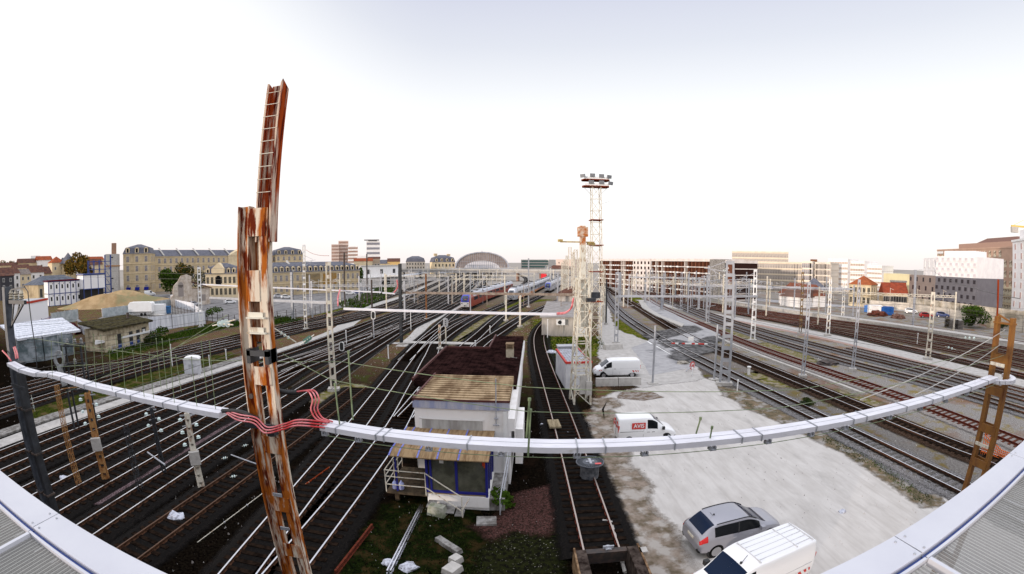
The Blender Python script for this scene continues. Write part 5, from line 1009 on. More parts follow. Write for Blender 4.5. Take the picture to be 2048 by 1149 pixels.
# ================================================================== VEHICLES
def cat(P, u):
    n = len(P) - 1; i = min(n - 1, max(0, int(u))); f = u - i
    a, b, c, d = P[max(0, i - 1)], P[i], P[i + 1], P[min(n, i + 2)]
    return [.5 * ((2 * q) + (r - p) * f + (2 * p - 5 * q + 4 * r - s) * f * f + (3 * q - p - 3 * r + s) * f ** 3) for p, q, r, s in zip(a, b, c, d)]
class Shell:                            # stations: x, zb, wb, zs, ws, zr, wr
    def __init__(s, st): s.st = st
    def sect(s, u):
        x, zb, wb, zs, ws, zr, wr = cat(s.st, u); h = max(.02, zr - zs)
        return [(x, wb * .86, zb), (x, wb, zb + .10), (x, max(wb, ws) * 1.005, (zb + zs) * .5), (x, ws, zs), (x, wr + (ws - wr) * .12, zr - .16 * h), (x, wr * .80, zr - .035 * h), (x, 0, zr)]
    def pt(s, u, v, off=0):
        S = s.sect(u); P = Vector(cat(S, v))
        if off:
            e = .02; a = Vector(cat(s.sect(min(len(s.st) - 1, u + e)), v)) - Vector(cat(s.sect(max(0, u - e)), v)); b = Vector(cat(S, min(6, v + e))) - Vector(cat(S, max(0, v - e)))
            n = a.cross(b); n = n.normalized() if n.length > 1e-9 else Vector((0, 0, 1))
            if n.y < 0 and v < 5.2: n = -n
            if n.z < 0 and v >= 5.2: n = -n
            P = P + n * off
        return P
    def grid(s, k, u0, u1, v0, v1, nu, nv, off, mirror=True, mi=0):
        for sg in ((1, -1) if mirror else (1,)):
            vs = []
            for i in range(nu + 1):
                for j in range(nv + 1):
                    p = s.pt(u0 + (u1 - u0) * i / nu, v0 + (v1 - v0) * j / nv, off); vs.append((p.x, p.y * sg, p.z))
            fs = [(i * (nv + 1) + j, (i + 1) * (nv + 1) + j, (i + 1) * (nv + 1) + j + 1, i * (nv + 1) + j + 1) for i in range(nu) for j in range(nv)]
            k.add(vs, fs if sg < 0 else [f[::-1] for f in fs], mi)
    def body(s):
        k = K(); n = (len(s.st) - 1) * 4; s.grid(k, 0, len(s.st) - 1, 0, 6, n, 24, 0)
        for u in (0, len(s.st) - 1):
            P = [s.pt(u, 6 * j / 24) for j in range(25)]; k.add([(p.x, p.y, p.z) for p in P] + [(p.x, -p.y, p.z) for p in P[::-1]], [tuple(range(50)) if u == 0 else tuple(range(50))[::-1]])
        return k
def wheels(T, xs, yw, r=.33, rimr=.21):
    for x in xs:
        for s in (1, -1):
            k = K(); n = 20; k.cyl((x, s * (yw - .19), r), (x, s * (yw + .012), r), r, n); w = k.make('wheel', tyre_m, T)
            k = K(); k.cyl((x, s * (yw + .012), r), (x, s * (yw + .018), r), rimr, 14); k.make('rim', rim_m, w)
def arches(T, xs, yw, r=.33):
    for x in xs:
        for s in (1, -1):
            k = K(); k.cyl((x, s * (yw - .1), r + .03), (x, s * (yw + .004), r + .03), r + .09, 20); k.make('wheel_arch', black_pl, T)
def stripes(T, sh, u0, u1, v0, v1, n, off=.03):
    for sgn in (1, -1):
        k = K()
        for i in range(n):
            for half, mi in ((0, 0), (1, 1)):
                a = u0 + (u1 - u0) * (i + half * .5) / n; b = u0 + (u1 - u0) * (i + half * .5 + .5) / n; d = (u1 - u0) / n * .45
                p = [sh.pt(a, v0, off), sh.pt(b, v0, off), sh.pt(b + d, v1, off), sh.pt(a + d, v1, off)]
                k.add([(q.x, q.y * sgn, q.z) for q in p], [(0, 1, 2, 3) if sgn < 0 else (3, 2, 1, 0)], mi)
        k.make('chevron_stripe', [red_pt, white_pt], T)
# ---- medium panel van with chevrons (two of them)
van_st = [(-2.42, .42, .80, 1.02, .86, 1.70, .72), (-2.38, .34, .88, 1.05, .93, 1.84, .78), (-2.2, .30, .90, 1.08, .95, 1.91, .82), (-1.2, .26, .92, 1.10, .96, 1.93, .83), (0, .26, .92, 1.10, .96, 1.93, .83),
          (.55, .26, .92, 1.08, .95, 1.90, .81), (.95, .26, .92, 1.05, .94, 1.78, .78), (1.35, .26, .92, 1.02, .93, 1.46, .76), (1.72, .27, .92, .98, .91, 1.17, .74), (2.1, .27, .90, .90, .86, 1.03, .66), (2.35, .30, .82, .76, .76, .86, .56), (2.46, .36, .68, .58, .62, .64, .46)]
def big_van(loc, rz, label, ribs=False, sc=1.0):
    T = thing('panel_van', label, 'van', loc, rz); T.scale = (sc,) * 3; sh = Shell(van_st); sh.body().make('body', carwhite, T, smooth=True)
    k = K(); sh.grid(k, 6.05, 7.95, 4.55, 6, 8, 10, .006); k.make('windscreen', glass_blue, T, smooth=True)
    k = K(); sh.grid(k, 5.25, 6.75, 3.15, 3.95, 8, 5, .006); k.each('side_window', glass, T, smooth=True)
    k = K(); sh.grid(k, 9.6, 11, .1, 1.9, 6, 6, .004); k.each('bumper', black_pl, T, smooth=True)
    k = K(); sh.grid(k, 1.5, 9.2, .0, .9, 20, 2, .004); k.each('sill', black_pl, T, smooth=True)
    for s in (1, -1):
        k = K(); u0 = 9.35
        vs = [sh.pt(u, v, .012) for u, v in ((u0, 2.3), (10.3, 2.1), (10.2, 2.95), (u0, 3.2))]; k.add([(p.x, p.y * s, p.z) for p in vs], [(0, 1, 2, 3) if s < 0 else (3, 2, 1, 0)]); k.make('headlight', M('headlamp', (.5, .52, .55), None, rough=.1), T)
        k = K(); k.box(1.28, 1.48, s * 1.0 - .09, s * 1.0 + .09, 1.08, 1.28); k.each('mirror', black_pl, T)
        k = K(); k.box(-2.44, -2.36, s * .82 - .06, s * .82 + .06, .95, 1.35); k.make('rear_light', red_pt, T)
        k = K(); k.box(.25, .42, s * .965 - .012, s * .965 + .012, 1.0, 1.03); k.each('door_handle', black_pl, T)
    k = K(); k.box(-2.2, -.2, .958, .968, 1.05, 1.065); k.box(-.2, -.185, .93, .968, .4, 1.05); k.box(.55, .565, .93, .966, .4, 1.05); k.make('door_gap', galv, T)
    stripes(T, sh, 1.9, 2.75, 1.9, 2.4, 3, .012); stripes(T, sh, 8.0, 8.8, 2.6, 3.0, 2, .012); stripes(T, sh, 9.5, 10.2, 4.7, 5.3, 2, .015)
    if ribs:
        k = K()
        for y in (-.55, -.28, 0, .28, .55): k.box(-2.15, .35, y - .012, y + .012, 1.915 - abs(y) * .025, 1.945 - abs(y) * .03)
        for x in (-2.2, -1.35, .4): k.box(x - .012, x + .012, -.72, .72, 1.90, 1.942)
        k.make('roof_rib', M('rib_grey', (.62, .62, .64), None, rough=.4), T)
        k = K(); k.cyl((.9, .25, 1.78), (.68, .25, 2.05), .012, 5); k.cyl((.9, .25, 1.76), (.9, .25, 1.84), .05, 8); k.make('aerial', black_pl, T)
        k = K()
        for v_, y_ in ((6.9, -.25),): p = sh.pt(7.35, 5.6, .02); k.box(1.38, 1.56, .12, .38, p.z - .035, p.z - .01)
        k.make('paper_note', white_pt, T)
    k = K(); k.box(2.44, 2.47, -.26, .26, .42, .53); k.make('number_plate', M('plate', (.7, .7, .68), None), T)
    arches(T, (-1.55, 1.5), .93); wheels(T, (-1.55, 1.5), .94); return T
a, b = G(1190, 757), G(1276, 757)
big_van((11.0, 45.6, 0), math.pi - .02, 'white panel van with red chevrons parked nose-left behind the concrete barriers')
big_van((8.72, 11.9, 0), math.pi + .20, 'white panel van with ribbed roof and blue windscreen at the bottom, partly cut off', True, 1.05)
# ---- small hire van
kg = [(-2.05, .40, .76, 1.02, .80, 1.68, .62), (-2.02, .33, .83, 1.05, .86, 1.78, .66), (-1.85, .28, .85, 1.06, .87, 1.82, .68), (-.9, .26, .86, 1.06, .88, 1.85, .69), (-.1, .26, .86, 1.04, .88, 1.84, .68), (.35, .26, .86, 1.02, .87, 1.76, .66),
      (.75, .26, .86, 1.0, .87, 1.48, .64), (1.15, .26, .86, .97, .86, 1.14, .62), (1.5, .27, .84, .90, .82, 1.0, .58), (1.85, .30, .78, .78, .74, .86, .50), (2.06, .36, .62, .58, .58, .66, .40)]
T = thing('delivery_van', 'small white hire van with red letter panels behind the white duct', 'van', (9.05, 28.1, 0), -.03); sh = Shell(kg); sh.body().make('body', carwhite, T, smooth=True)
k = K(); sh.grid(k, 5.1, 6.95, 4.55, 6, 8, 10, .006); k.make('windscreen', glass_blue, T, smooth=True)
k = K(); sh.grid(k, 4.05, 5.75, 3.12, 3.95, 8, 5, .006); k.each('side_window', glass, T, smooth=True)
k = K(); sh.grid(k, 9.0, 10, .1, 1.8, 5, 5, .004); k.each('bumper', black_pl, T, smooth=True)
for s in (1, -1):
    k = K(); k.box(.95, 1.12, s * .93 - .08, s * .93 + .08, 1.02, 1.22); k.each('mirror', black_pl, T)
    k = K(); k.box(-2.07, -1.99, s * .80 - .05, s * .80 + .05, .9, 1.35); k.make('rear_light', red_pt, T)
    k = K(); k.box(-1.95, -.35, s * .886 - .008, s * .886 + .008, .93, .955); k.box(-.35, -.335, s * .88 - .01, s * .88 + .01, .35, 1.0); k.box(-.1, .1, s * .888 - .01, s * .888 + .01, .86, .885); k.box(.25, .45, s * .885 - .01, s * .885 + .01, .86, .885); k.make('door_trim', black_pl, T)
k = K(); k.box(-2.075, -2.06, -.005, .005, .45, 1.7); k.make('rear_door_gap', black_pl, T)
def text_on(T, s, size, loc, rot, mat, name='lettering'):
    cu = bpy.data.curves.new('t', 'FONT'); cu.body = s; cu.size = size; cu.extrude = .002; cu.offset = size * .012; cu.align_x = 'CENTER'; cu.align_y = 'CENTER'
    o = bpy.data.objects.new('t', cu); C.objects.link(o); bpy.context.view_layer.update()
    me = bpy.data.meshes.new_from_object(o.evaluated_get(bpy.context.evaluated_depsgraph_get())); bpy.data.objects.remove(o); me.materials.clear(); me.materials.append(mat)
    q = bpy.data.objects.new(name, me); C.objects.link(q); q.parent = T; q.location = loc; q.rotation_euler = rot; return q
k = K(); k.add([(-1.16, -.905, 1.12), (-.22, -.905, 1.12), (-.22, -.845, 1.54), (-1.16, -.845, 1.54)], [(0, 1, 2, 3)]); k.make('sign_panel', red_pt, T)
text_on(T, 'AVIS', .37, (-.69, -.905, 1.33), (R(82), 0, 0), white_pt)
k = K(); k.add([(-2.085, .62, 1.12), (-2.085, .12, 1.12), (-2.05, .12, 1.55), (-2.05, .62, 1.55)], [(0, 1, 2, 3)]); k.add([(-2.085, -.12, 1.12), (-2.085, -.62, 1.12), (-2.05, -.62, 1.55), (-2.05, -.12, 1.55)], [(0, 1, 2, 3)]); k.each('rear_panel', red_pt, T)
text_on(T, 'AVIS', .2, (-2.078, .37, 1.32), (R(86), 0, R(-90)), white_pt); text_on(T, 'AVIS', .2, (-2.078, -.37, 1.32), (R(86), 0, R(-90)), white_pt)
arches(T, (-1.3, 1.28), .865, .31); wheels(T, (-1.3, 1.28), .875, .31, .2)
# ---- silver crossover
sv = [(-2.16, .46, .66, .82, .74, 1.00, .60), (-2.12, .36, .80, .90, .84, 1.08, .68), (-2.0, .30, .86, .98, .88, 1.20, .68), (-1.75, .27, .89, 1.02, .90, 1.42, .66), (-1.45, .26, .90, 1.03, .91, 1.58, .68), (-1.0, .25, .90, 1.02, .91, 1.635, .70), (-.4, .25, .90, 1.0, .915, 1.65, .71),
      (.1, .25, .90, .99, .91, 1.62, .69), (.5, .25, .90, .97, .90, 1.46, .66), (.95, .25, .90, .95, .89, 1.18, .66), (1.3, .26, .89, .92, .87, 1.05, .68), (1.7, .27, .87, .86, .83, .98, .62), (2.0, .30, .80, .74, .76, .84, .54), (2.18, .38, .62, .58, .60, .66, .42)]
T = thing('silver_car', 'silver crossover car seen from above beside the white van at the bottom', 'car', (9.62, 15.35, 0), .10); T.scale = (1.02,) * 3; sh = Shell(sv); sh.body().make('body', carsilver, T, smooth=True)
k = K(); sh.grid(k, 7.25, 9.7, 4.5, 6, 10, 10, .006); k.make('windscreen', glass_blue, T, smooth=True)
k = K(); sh.grid(k, 1.9, 3.85, 4.6, 6, 8, 10, .006); k.make('rear_window', glass_blue, T, smooth=True)
k = K(); sh.grid(k, 3.8, 8.6, 3.12, 3.92, 20, 5, .006); k.each('side_window', glass, T, smooth=True)
k = K(); sh.grid(k, 6.0, 6.12, 3.1, 3.94, 2, 5, .010); k.each('window_pillar', black_pl, T, smooth=True)
for s in (1, -1):
    k = K(); q = K(); sh.grid(q, .5, 2.7, 2.75, 3.5, 5, 4, .015, mirror=False); k.add([(v[0], v[1] * s, v[2]) for v in q.v], q.f); k.make('rear_light', M('tail_red', (.5, .02, .02), None, rough=.15), T)
    k = K(); vs = [sh.pt(u, v, .012) for u, v in ((11.3, 2.6), (12.6, 2.3), (12.4, 3.0), (11.2, 3.3))]; k.add([(p.x, p.y * s, p.z) for p in vs], [(0, 1, 2, 3) if s < 0 else (3, 2, 1, 0)]); k.make('headlight', M('headlamp2', (.5, .52, .55), None, rough=.1), T)
    k = K(); k.box(.72, .9, s * 1.0 - .1, s * 1.0 + .1, .98, 1.14); k.each('mirror', carsilver, T)
    k = K()
    for i in range(10): u = 4.1 + i * .42; k.bar(tuple(Vector((1, s, 1)) * 1 if 0 else (sh.pt(u, 4.35, .02).x, sh.pt(u, 4.35, .02).y * s, sh.pt(u, 4.35, .02).z)), (sh.pt(u + .42, 4.35, .02).x, sh.pt(u + .42, 4.35, .02).y * s, sh.pt(u + .42, 4.35, .02).z), .03)
    k.make('roof_rail', black_pl, T)
    k = K(); k.box(-.62, -.45, s * .925 - .012, s * .925 + .012, .86, .89); k.box(.2, .37, s * .92 - .012, s * .92 + .012, .84, .87); k.each('door_handle', galv_light, T)
k = K(); sh.grid(k, .15, 1.5, .1, 1.3, 4, 4, .006); sh.grid(k, 1.5, 12.2, 0, .8, 20, 2, .004); k.each('lower_trim', black_pl, T, smooth=True)
k = K(); k.box(-2.19, -2.15, -.26, .26, .80, .90); k.make('number_plate', M('plate2', (.65, .6, .5), None), T)
k = K(); k.cyl((-1.25, 0, 1.6), (-1.42, 0, 1.78), .01, 5); k.cyl((-1.2, 0, 1.58), (-1.2, 0, 1.67), .04, 6); k.make('aerial', black_pl, T)
arches(T, (-1.32, 1.33), .90, .34); wheels(T, (-1.32, 1.33), .91, .34, .23)
# ---- small far cars
fc = [(-2.0, .35, .7, .85, .76, 1.0, .6), (-1.9, .28, .8, .9, .82, 1.15, .62), (-1.3, .25, .83, .95, .84, 1.42, .62), (-.2, .25, .83, .93, .84, 1.46, .62), (.4, .25, .83, .9, .83, 1.3, .6), (1.0, .25, .82, .87, .81, .98, .6), (1.8, .3, .74, .7, .7, .82, .5), (2.05, .38, .55, .55, .55, .6, .4)]
colr = {'white': (.75, .75, .76), 'black': (.012, .012, .015), 'grey': (.2, .21, .23), 'silver': (.5, .5, .53), 'blue': (.03, .06, .2), 'red': (.35, .02, .02), 'green': (.02, .05, .04)}
cmats = {c: M(c + '_paint', v, None, rough=.25) for c, v in colr.items()}
def far_car(loc, rz, color, label, van=False):
    T = thing('parked_car' if not van else 'parked_van', label, 'car' if not van else 'van', (loc[0], loc[1], 0), rz)
    sh = Shell(kg if van else fc); sh.body().make('body', cmats[color], T, smooth=True); k = K()
    if van: sh.grid(k, 5.1, 6.95, 4.55, 6, 4, 6, .01); sh.grid(k, 4.05, 5.75, 3.12, 3.95, 4, 3, .01)
    else: sh.grid(k, 3.9, 5.1, 4.5, 6, 4, 6, .01); sh.grid(k, .9, 1.9, 4.5, 6, 3, 6, .01); sh.grid(k, 1.7, 4.4, 3.1, 3.9, 8, 3, .01)
    k.make('window', glass, T, smooth=True); wheels(T, (-1.25, 1.25), .84, .31, .2)
    if van: T.scale = (1.3, 1.15, 1.25)
    return T
cars = [((237, 590), .3, 'white', 0, 'white van parked under the blue awnings of the barracks', 1), ((300, 592), .2, 'white', 0, 'white van parked before the dark wall left of the green tree', 1), ((292, 603), .2, 'black', 0, 'black car in front of the left white van row', 0),
        ((318, 606), 2.8, 'green', 0, 'dark green car at the edge of the sand mound', 0), ((333, 603), .4, 'black', 0, 'black car left of the silver estate in the parking', 0), ((355, 602), .5, 'silver', 0, 'silver estate car in the left parking', 1), ((385, 596), .4, 'white', 0, 'white hatchback in front of the ruined gable', 0),
        ((388, 612), .6, 'silver', 0, 'pale car nearest the fence in the left parking', 0), ((460, 608), .3, 'white', 0, 'white car just left of the rusty column', 0), ((573, 598), .1, 'white', 0, 'white car right of the rusty column', 0), ((558, 596), .1, 'silver', 0, 'silver car peeking out right of the rusty column', 0),
        ((762, 565), .2, 'white', 0, 'white car by the white depot building', 0), ((700, 590), .1, 'white', 0, 'white car at the left end of the row below the stone building end', 0), ((715, 588), .1, 'blue', 0, 'blue car in the row below the stone building end', 0), ((728, 586), .1, 'silver', 0, 'silver car in the row below the stone building end', 0), ((741, 584), .1, 'white', 0, 'white car at the right end of the row below the stone building end', 0),
        ((1822, 627), 0, 'white', 0, 'white car parked behind the blue container on the right', 0), ((1852, 636), .3, 'red', 0, 'dark red car next to the red-stained mast', 0), ((1885, 635), .1, 'blue', 0, 'blue-grey car left of the green bush', 0), ((1790, 597), .2, 'red', 0, 'small red car on the far road', 0), ((1812, 594), .2, 'blue', 0, 'small blue car on the far road', 0)]
for px, rz, c, _, lb, v in cars: p = G(*px); far_car((p.x, p.y), math.atan2(p.y, p.x) - math.pi / 2 + rz, c, lb, bool(v))

# ================================================================== TRAINS
tr_white, tr_blue, tr_red, tr_grey, tr_orange, tr_purple = (M(n, c, None, rough=.35) for n, c in (('train_white', (.74, .74, .76)), ('train_blue', (.03, .05, .42)), ('train_red', (.32, .045, .025)), ('train_grey', (.42, .43, .48)), ('train_orange', (.75, .30, .10)), ('train_navy', (.02, .02, .12))))
train_glass = M('train_glass', (.02, .03, .05), None, rough=.1)
def train(path, label, nose, side, roofm_, ncars, nose_style=0, carlen=18.0):
    S = [Vector(p) for p in smooth(path, 1.0)]; tot = [0]
    for a, b in zip(S, S[1:]): tot.append(tot[-1] + (b - a).length)
    def pos(s):
        s = min(max(s, 0), tot[-1] - .01)
        for i in range(len(S) - 1):
            if s <= tot[i + 1]: u = (s - tot[i]) / (tot[i + 1] - tot[i]); return S[i].lerp(S[i + 1], u), (S[i + 1] - S[i]).normalized()
    T = thing('train', label, 'train', (S[0].x, S[0].y, .3))
    o = S[0]
    def loft(name, mats, s0, s1, prof, step=2.0, taper=None, z0=0, mi=0, par=T):
        n = max(1, int((s1 - s0) / step)); vs = []; m = len(prof); k = K()
        for i in range(n + 1):
            s = s0 + (s1 - s0) * i / n; p, d = pos(s); nn_ = Vector((d.y, -d.x))
            for a, z in prof:
                if taper: a, z = taper(s, a, z)
                q = p - o + nn_ * a; vs.append((q.x, q.y, z))
        fs = [(i * m + j, (i + 1) * m + j, (i + 1) * m + (j + 1) % m, i * m + (j + 1) % m) for i in range(n) for j in range(m)]
        k.add(vs, fs + [tuple(range(m)), tuple(range(n * m, n * m + m))[::-1]], mi); return k.make(name, mats, par)
    body = [(-1.38, .35), (1.38, .35), (1.42, 1.2), (1.42, 2.7), (1.2, 3.4), (.7, 3.72), (-.7, 3.72), (-1.2, 3.4), (-1.42, 2.7), (-1.42, 1.2)]
    def tp(s, a, z):
        if s < 3.2:
            f = (3.2 - s) / 3.2; zz = z if z < 1.3 else 1.3 + (z - 1.3) * (1 - .62 * f * f); return a * (1 - .22 * f ** 2), zz
        return a, z
    for c in range(ncars):
        s0 = c * carlen + (0 if c else 0); s1 = s0 + carlen - .5
        cb = loft('carriage', [side], s0, s1, body, 1.0 if c == 0 else 3.0, tp if c == 0 else None)
        for sg in (1, -1):
            w0 = s0 + (4.2 if c == 0 else .8); x = 1.432 * sg
            loft('window_band', train_glass, w0, s1 - .6, [(x, 1.75), (x + .004 * sg, 1.75), (x + .004 * sg, 2.6), (x, 2.6)], 3, None, par=cb)
            for dd in (.35, .75):
                ds = w0 + (s1 - w0) * dd; loft('door', side if nose_style != 1 else tr_white, ds, ds + 1.5, [(x + .005 * sg, .5), (x + .012 * sg, .5), (x + .012 * sg, 2.9), (x + .005 * sg, 2.9)], 1.5, par=cb)
            if side is not tr_red: loft('skirt_stripe', tr_orange if nose_style == 1 else tr_grey, w0, s1 - .3, [(x + .001 * sg, .4), (x + .006 * sg, .4), (x + .006 * sg, 1.1), (x + .001 * sg, 1.1)], 3, par=cb)
        loft('roof', roofm_, s0 + (3.6 if c == 0 else .2), s1, [(-1.45, 2.85), (1.45, 2.85), (1.24, 3.45), (.75, 3.78), (-.75, 3.78), (-1.24, 3.45)], 3, par=cb)
        for g in range(4):
            q = s0 + 4.5 + g * 3.3; loft('roof_unit', galv_light if g % 2 else black_pl, q, q + 2.0, [(-.7, 3.78), (.7, 3.78), (.6, 4.05), (-.6, 4.05)], 2, par=cb)
        loft('bogie', black_pl, s0 + 1.5, s0 + 4.0, [(-1.1, 0), (1.1, 0), (1.1, .5), (-1.1, .5)], 2.5, par=cb); loft('bogie', black_pl, s1 - 3.5, s1 - 1, [(-1.1, 0), (1.1, 0), (1.1, .5), (-1.1, .5)], 2.5, par=cb)
    # cab front
    p0, d0 = pos(0); yaw = math.atan2(d0.y, d0.x)
    E = []
    def front(name, mat, pts, s):       # polygon on the sloping nose: (a, z) mapped to the nose surface
        k = K(); vs = []
        for a, z in pts:
            zz = z; f = (zz - .4) / 3.3; back = (0 if zz < 1.35 else min(3.2, 3.2 * (1 - math.sqrt(max(0, 1 - max(0, (zz - 1.35 + (3.72 - 1.3) * .0)) / 2.4))))) 
            # solve the taper for the distance at which the roofline reaches this height
            if zz > 1.3 + 2.42 * .38:
                ff = math.sqrt(max(0, (1 - (zz - 1.3) / 2.42) / .62)); back = 3.2 * (1 - ff)
            else: back = 0
            pp, dd = pos(max(0, back - s)); n2 = Vector((dd.y, -dd.x)); q = pp - o + n2 * a - dd * (s if back < s else 0); vs.append((q.x, q.y, zz + s * .6))
        k.add(vs, [tuple(range(len(vs)))]); k.add([(x, y, z - .03) for x, y, z in vs], [tuple(range(len(vs)))[::-1]]); return k.make(name, mat, T)
    front('nose_panel', nose, [(-1.0, 1.5), (1.0, 1.5), (1.04, 2.2), (1.0, 2.9), (.8, 3.4), (-.8, 3.4), (-1.0, 2.9), (-1.04, 2.2)], .06)
    front('windscreen', train_glass, [(-.78, 1.75), (.78, 1.75), (.80, 2.4), (.68, 3.0), (-.68, 3.0), (-.80, 2.4)], .12)
    front('front_bumper', tr_white, [(-1.1, .35), (1.1, .35), (1.12, 1.45), (-1.12, 1.45)], .10)
    for sg in (-1, 1): front('headlight', black_pl, [(sg * .8 - .14, 1.0), (sg * .8 + .14, 1.0), (sg * .8 + .14, 1.2), (sg * .8 - .14, 1.2)], .16)
    k = K(); k.cyl((-d0.x * .6, -d0.y * .6, .65), (0, 0, .65), .14, 8); k.make('coupler', black_pl, T)
    return T
train([(-11.9, 113), (-10.6, 122), (-7.5, 145), (0, 190), (6, 235)], 'train with a blue nose and red sides coming towards the camera', tr_blue, tr_red, M('train_roof', (.55, .56, .60), None), 4)
train([(-.3, 135), (8, 175), (19, 240), (26, 300)], 'long pale train with a rounded white nose and orange lower sides, in the middle', tr_white, tr_grey, tr_grey, 8, 1)
train([(14.2, 178), (24, 230), (30, 270)], 'short grey-sided train with a blue nose, farthest right of the three', tr_blue, tr_grey, tr_grey, 4)
# ================================================================== BUILDINGS
def wmesh(w, h, frame, pane, fd=.06):
    k = K(); k.box(-w / 2 - .12, w / 2 + .12, -fd, -.002, -.12, h + .12); k.box(-w / 2, w / 2, -fd - .012, -fd - .001, 0, h, 1); k.box(-.04, .04, -fd - .03, -fd - .013, 0, h); return k
def building(name, label, cat, P1, P2, depth, h, wall, floors=3, bays=8, ww=1.1, wh=1.7, z0=1.0, frame=None, roof=None, rooftype='flat', rh=3.0, sidebays=0, skip=None, group=None, arched=False, overhang=.3, pane=None, cornice=None, lip=.0):
    P1, P2 = Vector((P1[0], P1[1], 0)), Vector((P2[0], P2[1], 0)); d = P2 - P1; Ln = d.length; T = thing(name, label, cat, P1, math.atan2(d.y, d.x), group)
    k = K(); k.box(0, Ln, 0, depth, 0, h); k.make('wall', wall, T); frame = frame or wall; pane = pane or glass
    fh = (h - z0) / floors; cnt = 0
    k = wmesh(ww, wh, frame, pane); base = None
    def put(x, y, z, rz):
        nonlocal base, cnt
        if cnt >= 100: return
        cnt += 1
        if base is None: base = k.make('window', [frame, pane], T, loc=(x, y, z)); base.rotation_euler = (0, 0, rz)
        else: clone(base, (x, y, z), T, rz)
    for f in range(floors):
        for b in range(bays):
            if skip and skip(f, b): continue
            put(Ln * (b + .5) / bays, 0, z0 + f * fh + (fh - wh) * .35, 0)
        for b in range(sidebays):
            put(Ln, depth * (b + .5) / sidebays, z0 + f * fh + (fh - wh) * .35, R(90)); put(0, depth * (b + .5) / sidebays, z0 + f * fh + (fh - wh) * .35, R(-90))
    if cornice:
        for f in range(1, floors + 1): kk = K(); zc = z0 + f * fh - .15; kk.box(-.15, Ln + .15, -.2, -.003, zc - .15, zc + .1); kk.box(-.15, -.003, 0, depth, zc - .15, zc + .1); kk.box(Ln + .003, Ln + .15, 0, depth, zc - .15, zc + .1); kk.make('cornice', cornice, T)
    o = overhang; k2 = K()
    if roof:
        if rooftype == 'hip':
            i = min(depth, Ln) / 2 * .95; k2.add([(-o, -o, h), (Ln + o, -o, h), (Ln + o, depth + o, h), (-o, depth + o, h), (i, depth / 2, h + rh), (Ln - i, depth / 2, h + rh)], [(0, 1, 5, 4), (1, 2, 5), (2, 3, 4, 5), (3, 0, 4), (3, 2, 1, 0)])
        elif rooftype == 'gable':
            k2.add([(-o, -o, h), (Ln + o, -o, h), (Ln + o, depth + o, h), (-o, depth + o, h), (-o, depth / 2, h + rh), (Ln + o, depth / 2, h + rh)], [(0, 1, 5, 4), (1, 2, 5), (2, 3, 4, 5), (3, 0, 4), (3, 2, 1, 0)])
        elif rooftype == 'gablefront':
            k2.add([(-o, -o, h), (Ln + o, -o, h), (Ln + o, depth + o, h), (-o, depth + o, h), (Ln / 2, -o, h + rh), (Ln / 2, depth + o, h + rh)], [(0, 1, 4), (1, 2, 5, 4), (2, 3, 5), (3, 0, 4, 5), (3, 2, 1, 0)])
        elif rooftype == 'mansard':
            a, b_ = 1.0, rh * .62; m = min(depth, Ln) / 2 * .9
            k2.add([(-o, -o, h), (Ln + o, -o, h), (Ln + o, depth + o, h), (-o, depth + o, h), (a, a, h + b_), (Ln - a, a, h + b_), (Ln - a, depth - a, h + b_), (a, depth - a, h + b_), (m, depth / 2, h + rh), (Ln - m, depth / 2, h + rh)],
                   [(3, 2, 1, 0), (0, 1, 5, 4), (1, 2, 6, 5), (2, 3, 7, 6), (3, 0, 4, 7), (4, 5, 9, 8), (5, 6, 9), (6, 7, 8, 9), (7, 4, 8)])
        else: k2.box(-o, Ln + o, -o, depth + o, h, h + .5)
        r_ = k2.make('roof', roof, T)
    return T, Ln
def dormers(T, Ln, n, z, mat, w=1.3, h=1.6, y=-.1, x0=0, pane=None):
    base = None
    for i in range(n):
        x = x0 + Ln * (i + .5) / n
        if base is None:
            k = K(); k.box(-w / 2, w / 2, y, 1.5, 0, h); k.add([(-w / 2 - .1, y - .1, h), (w / 2 + .1, y - .1, h), (w / 2 + .1, 1.6, h), (-w / 2 - .1, 1.6, h), (0, y - .1, h + .45), (0, 1.6, h + .45)], [(0, 1, 4), (1, 2, 5, 4), (2, 3, 5), (3, 0, 4, 5)])
            k.box(-w * .28, w * .28, y - .02, y - .001, .25, h - .15, 1); base = k.make('dormer', [mat, pane or glass], T, loc=(x, 0, z))
        else: clone(base, (x, 0, z), T, 0)
st_fr = M('stone_surround', (.62, .54, .40), None); shut = M('shutter_glass', (.12, .11, .13), (.30, .28, .30), .35, .4, lo=.45, hi=.55, coord='Object')
# barracks (left): projecting block, long wing, far pavilion
A1, A2 = far(247, 560, 235), far(302, 560, 232)
T, Ln = building('stone_barracks', 'four-storey limestone barracks block with a mansard roof, blue awnings at the foot', 'building', A1, A2, 14, 18.6, stone, 4, 3, 1.4, 2.6, 1.0, st_fr, slate, 'mansard', 4.6, 3, pane=shut, cornice=stone_pale)
dormers(T, Ln, 3, 18.9, stone_pale, 2.0, 2.2)
for x in (Ln * .18, Ln * .5, Ln * .83): k = K(); k.add([(x - 1.2, -.01, 3.2), (x + 1.2, -.01, 3.2), (x + 1.2, -1.3, 1.8), (x - 1.2, -1.3, 1.8)], [(0, 1, 2, 3), (3, 2, 1, 0)]); k.make('awning', M('awning_blue', (.03, .04, .3), None), T)
A3, A4 = far(302, 565, 244), far(552, 565, 292)
T, Ln = building('stone_wing', 'long limestone barracks wing with slate roof and pediment, behind the rusty column', 'building', A3, A4, 12, 17.4, stone, 4, 25, 1.3, 2.4, 1.0, st_fr, slate, 'gable', 3.4, 0, pane=shut, cornice=stone_pale)
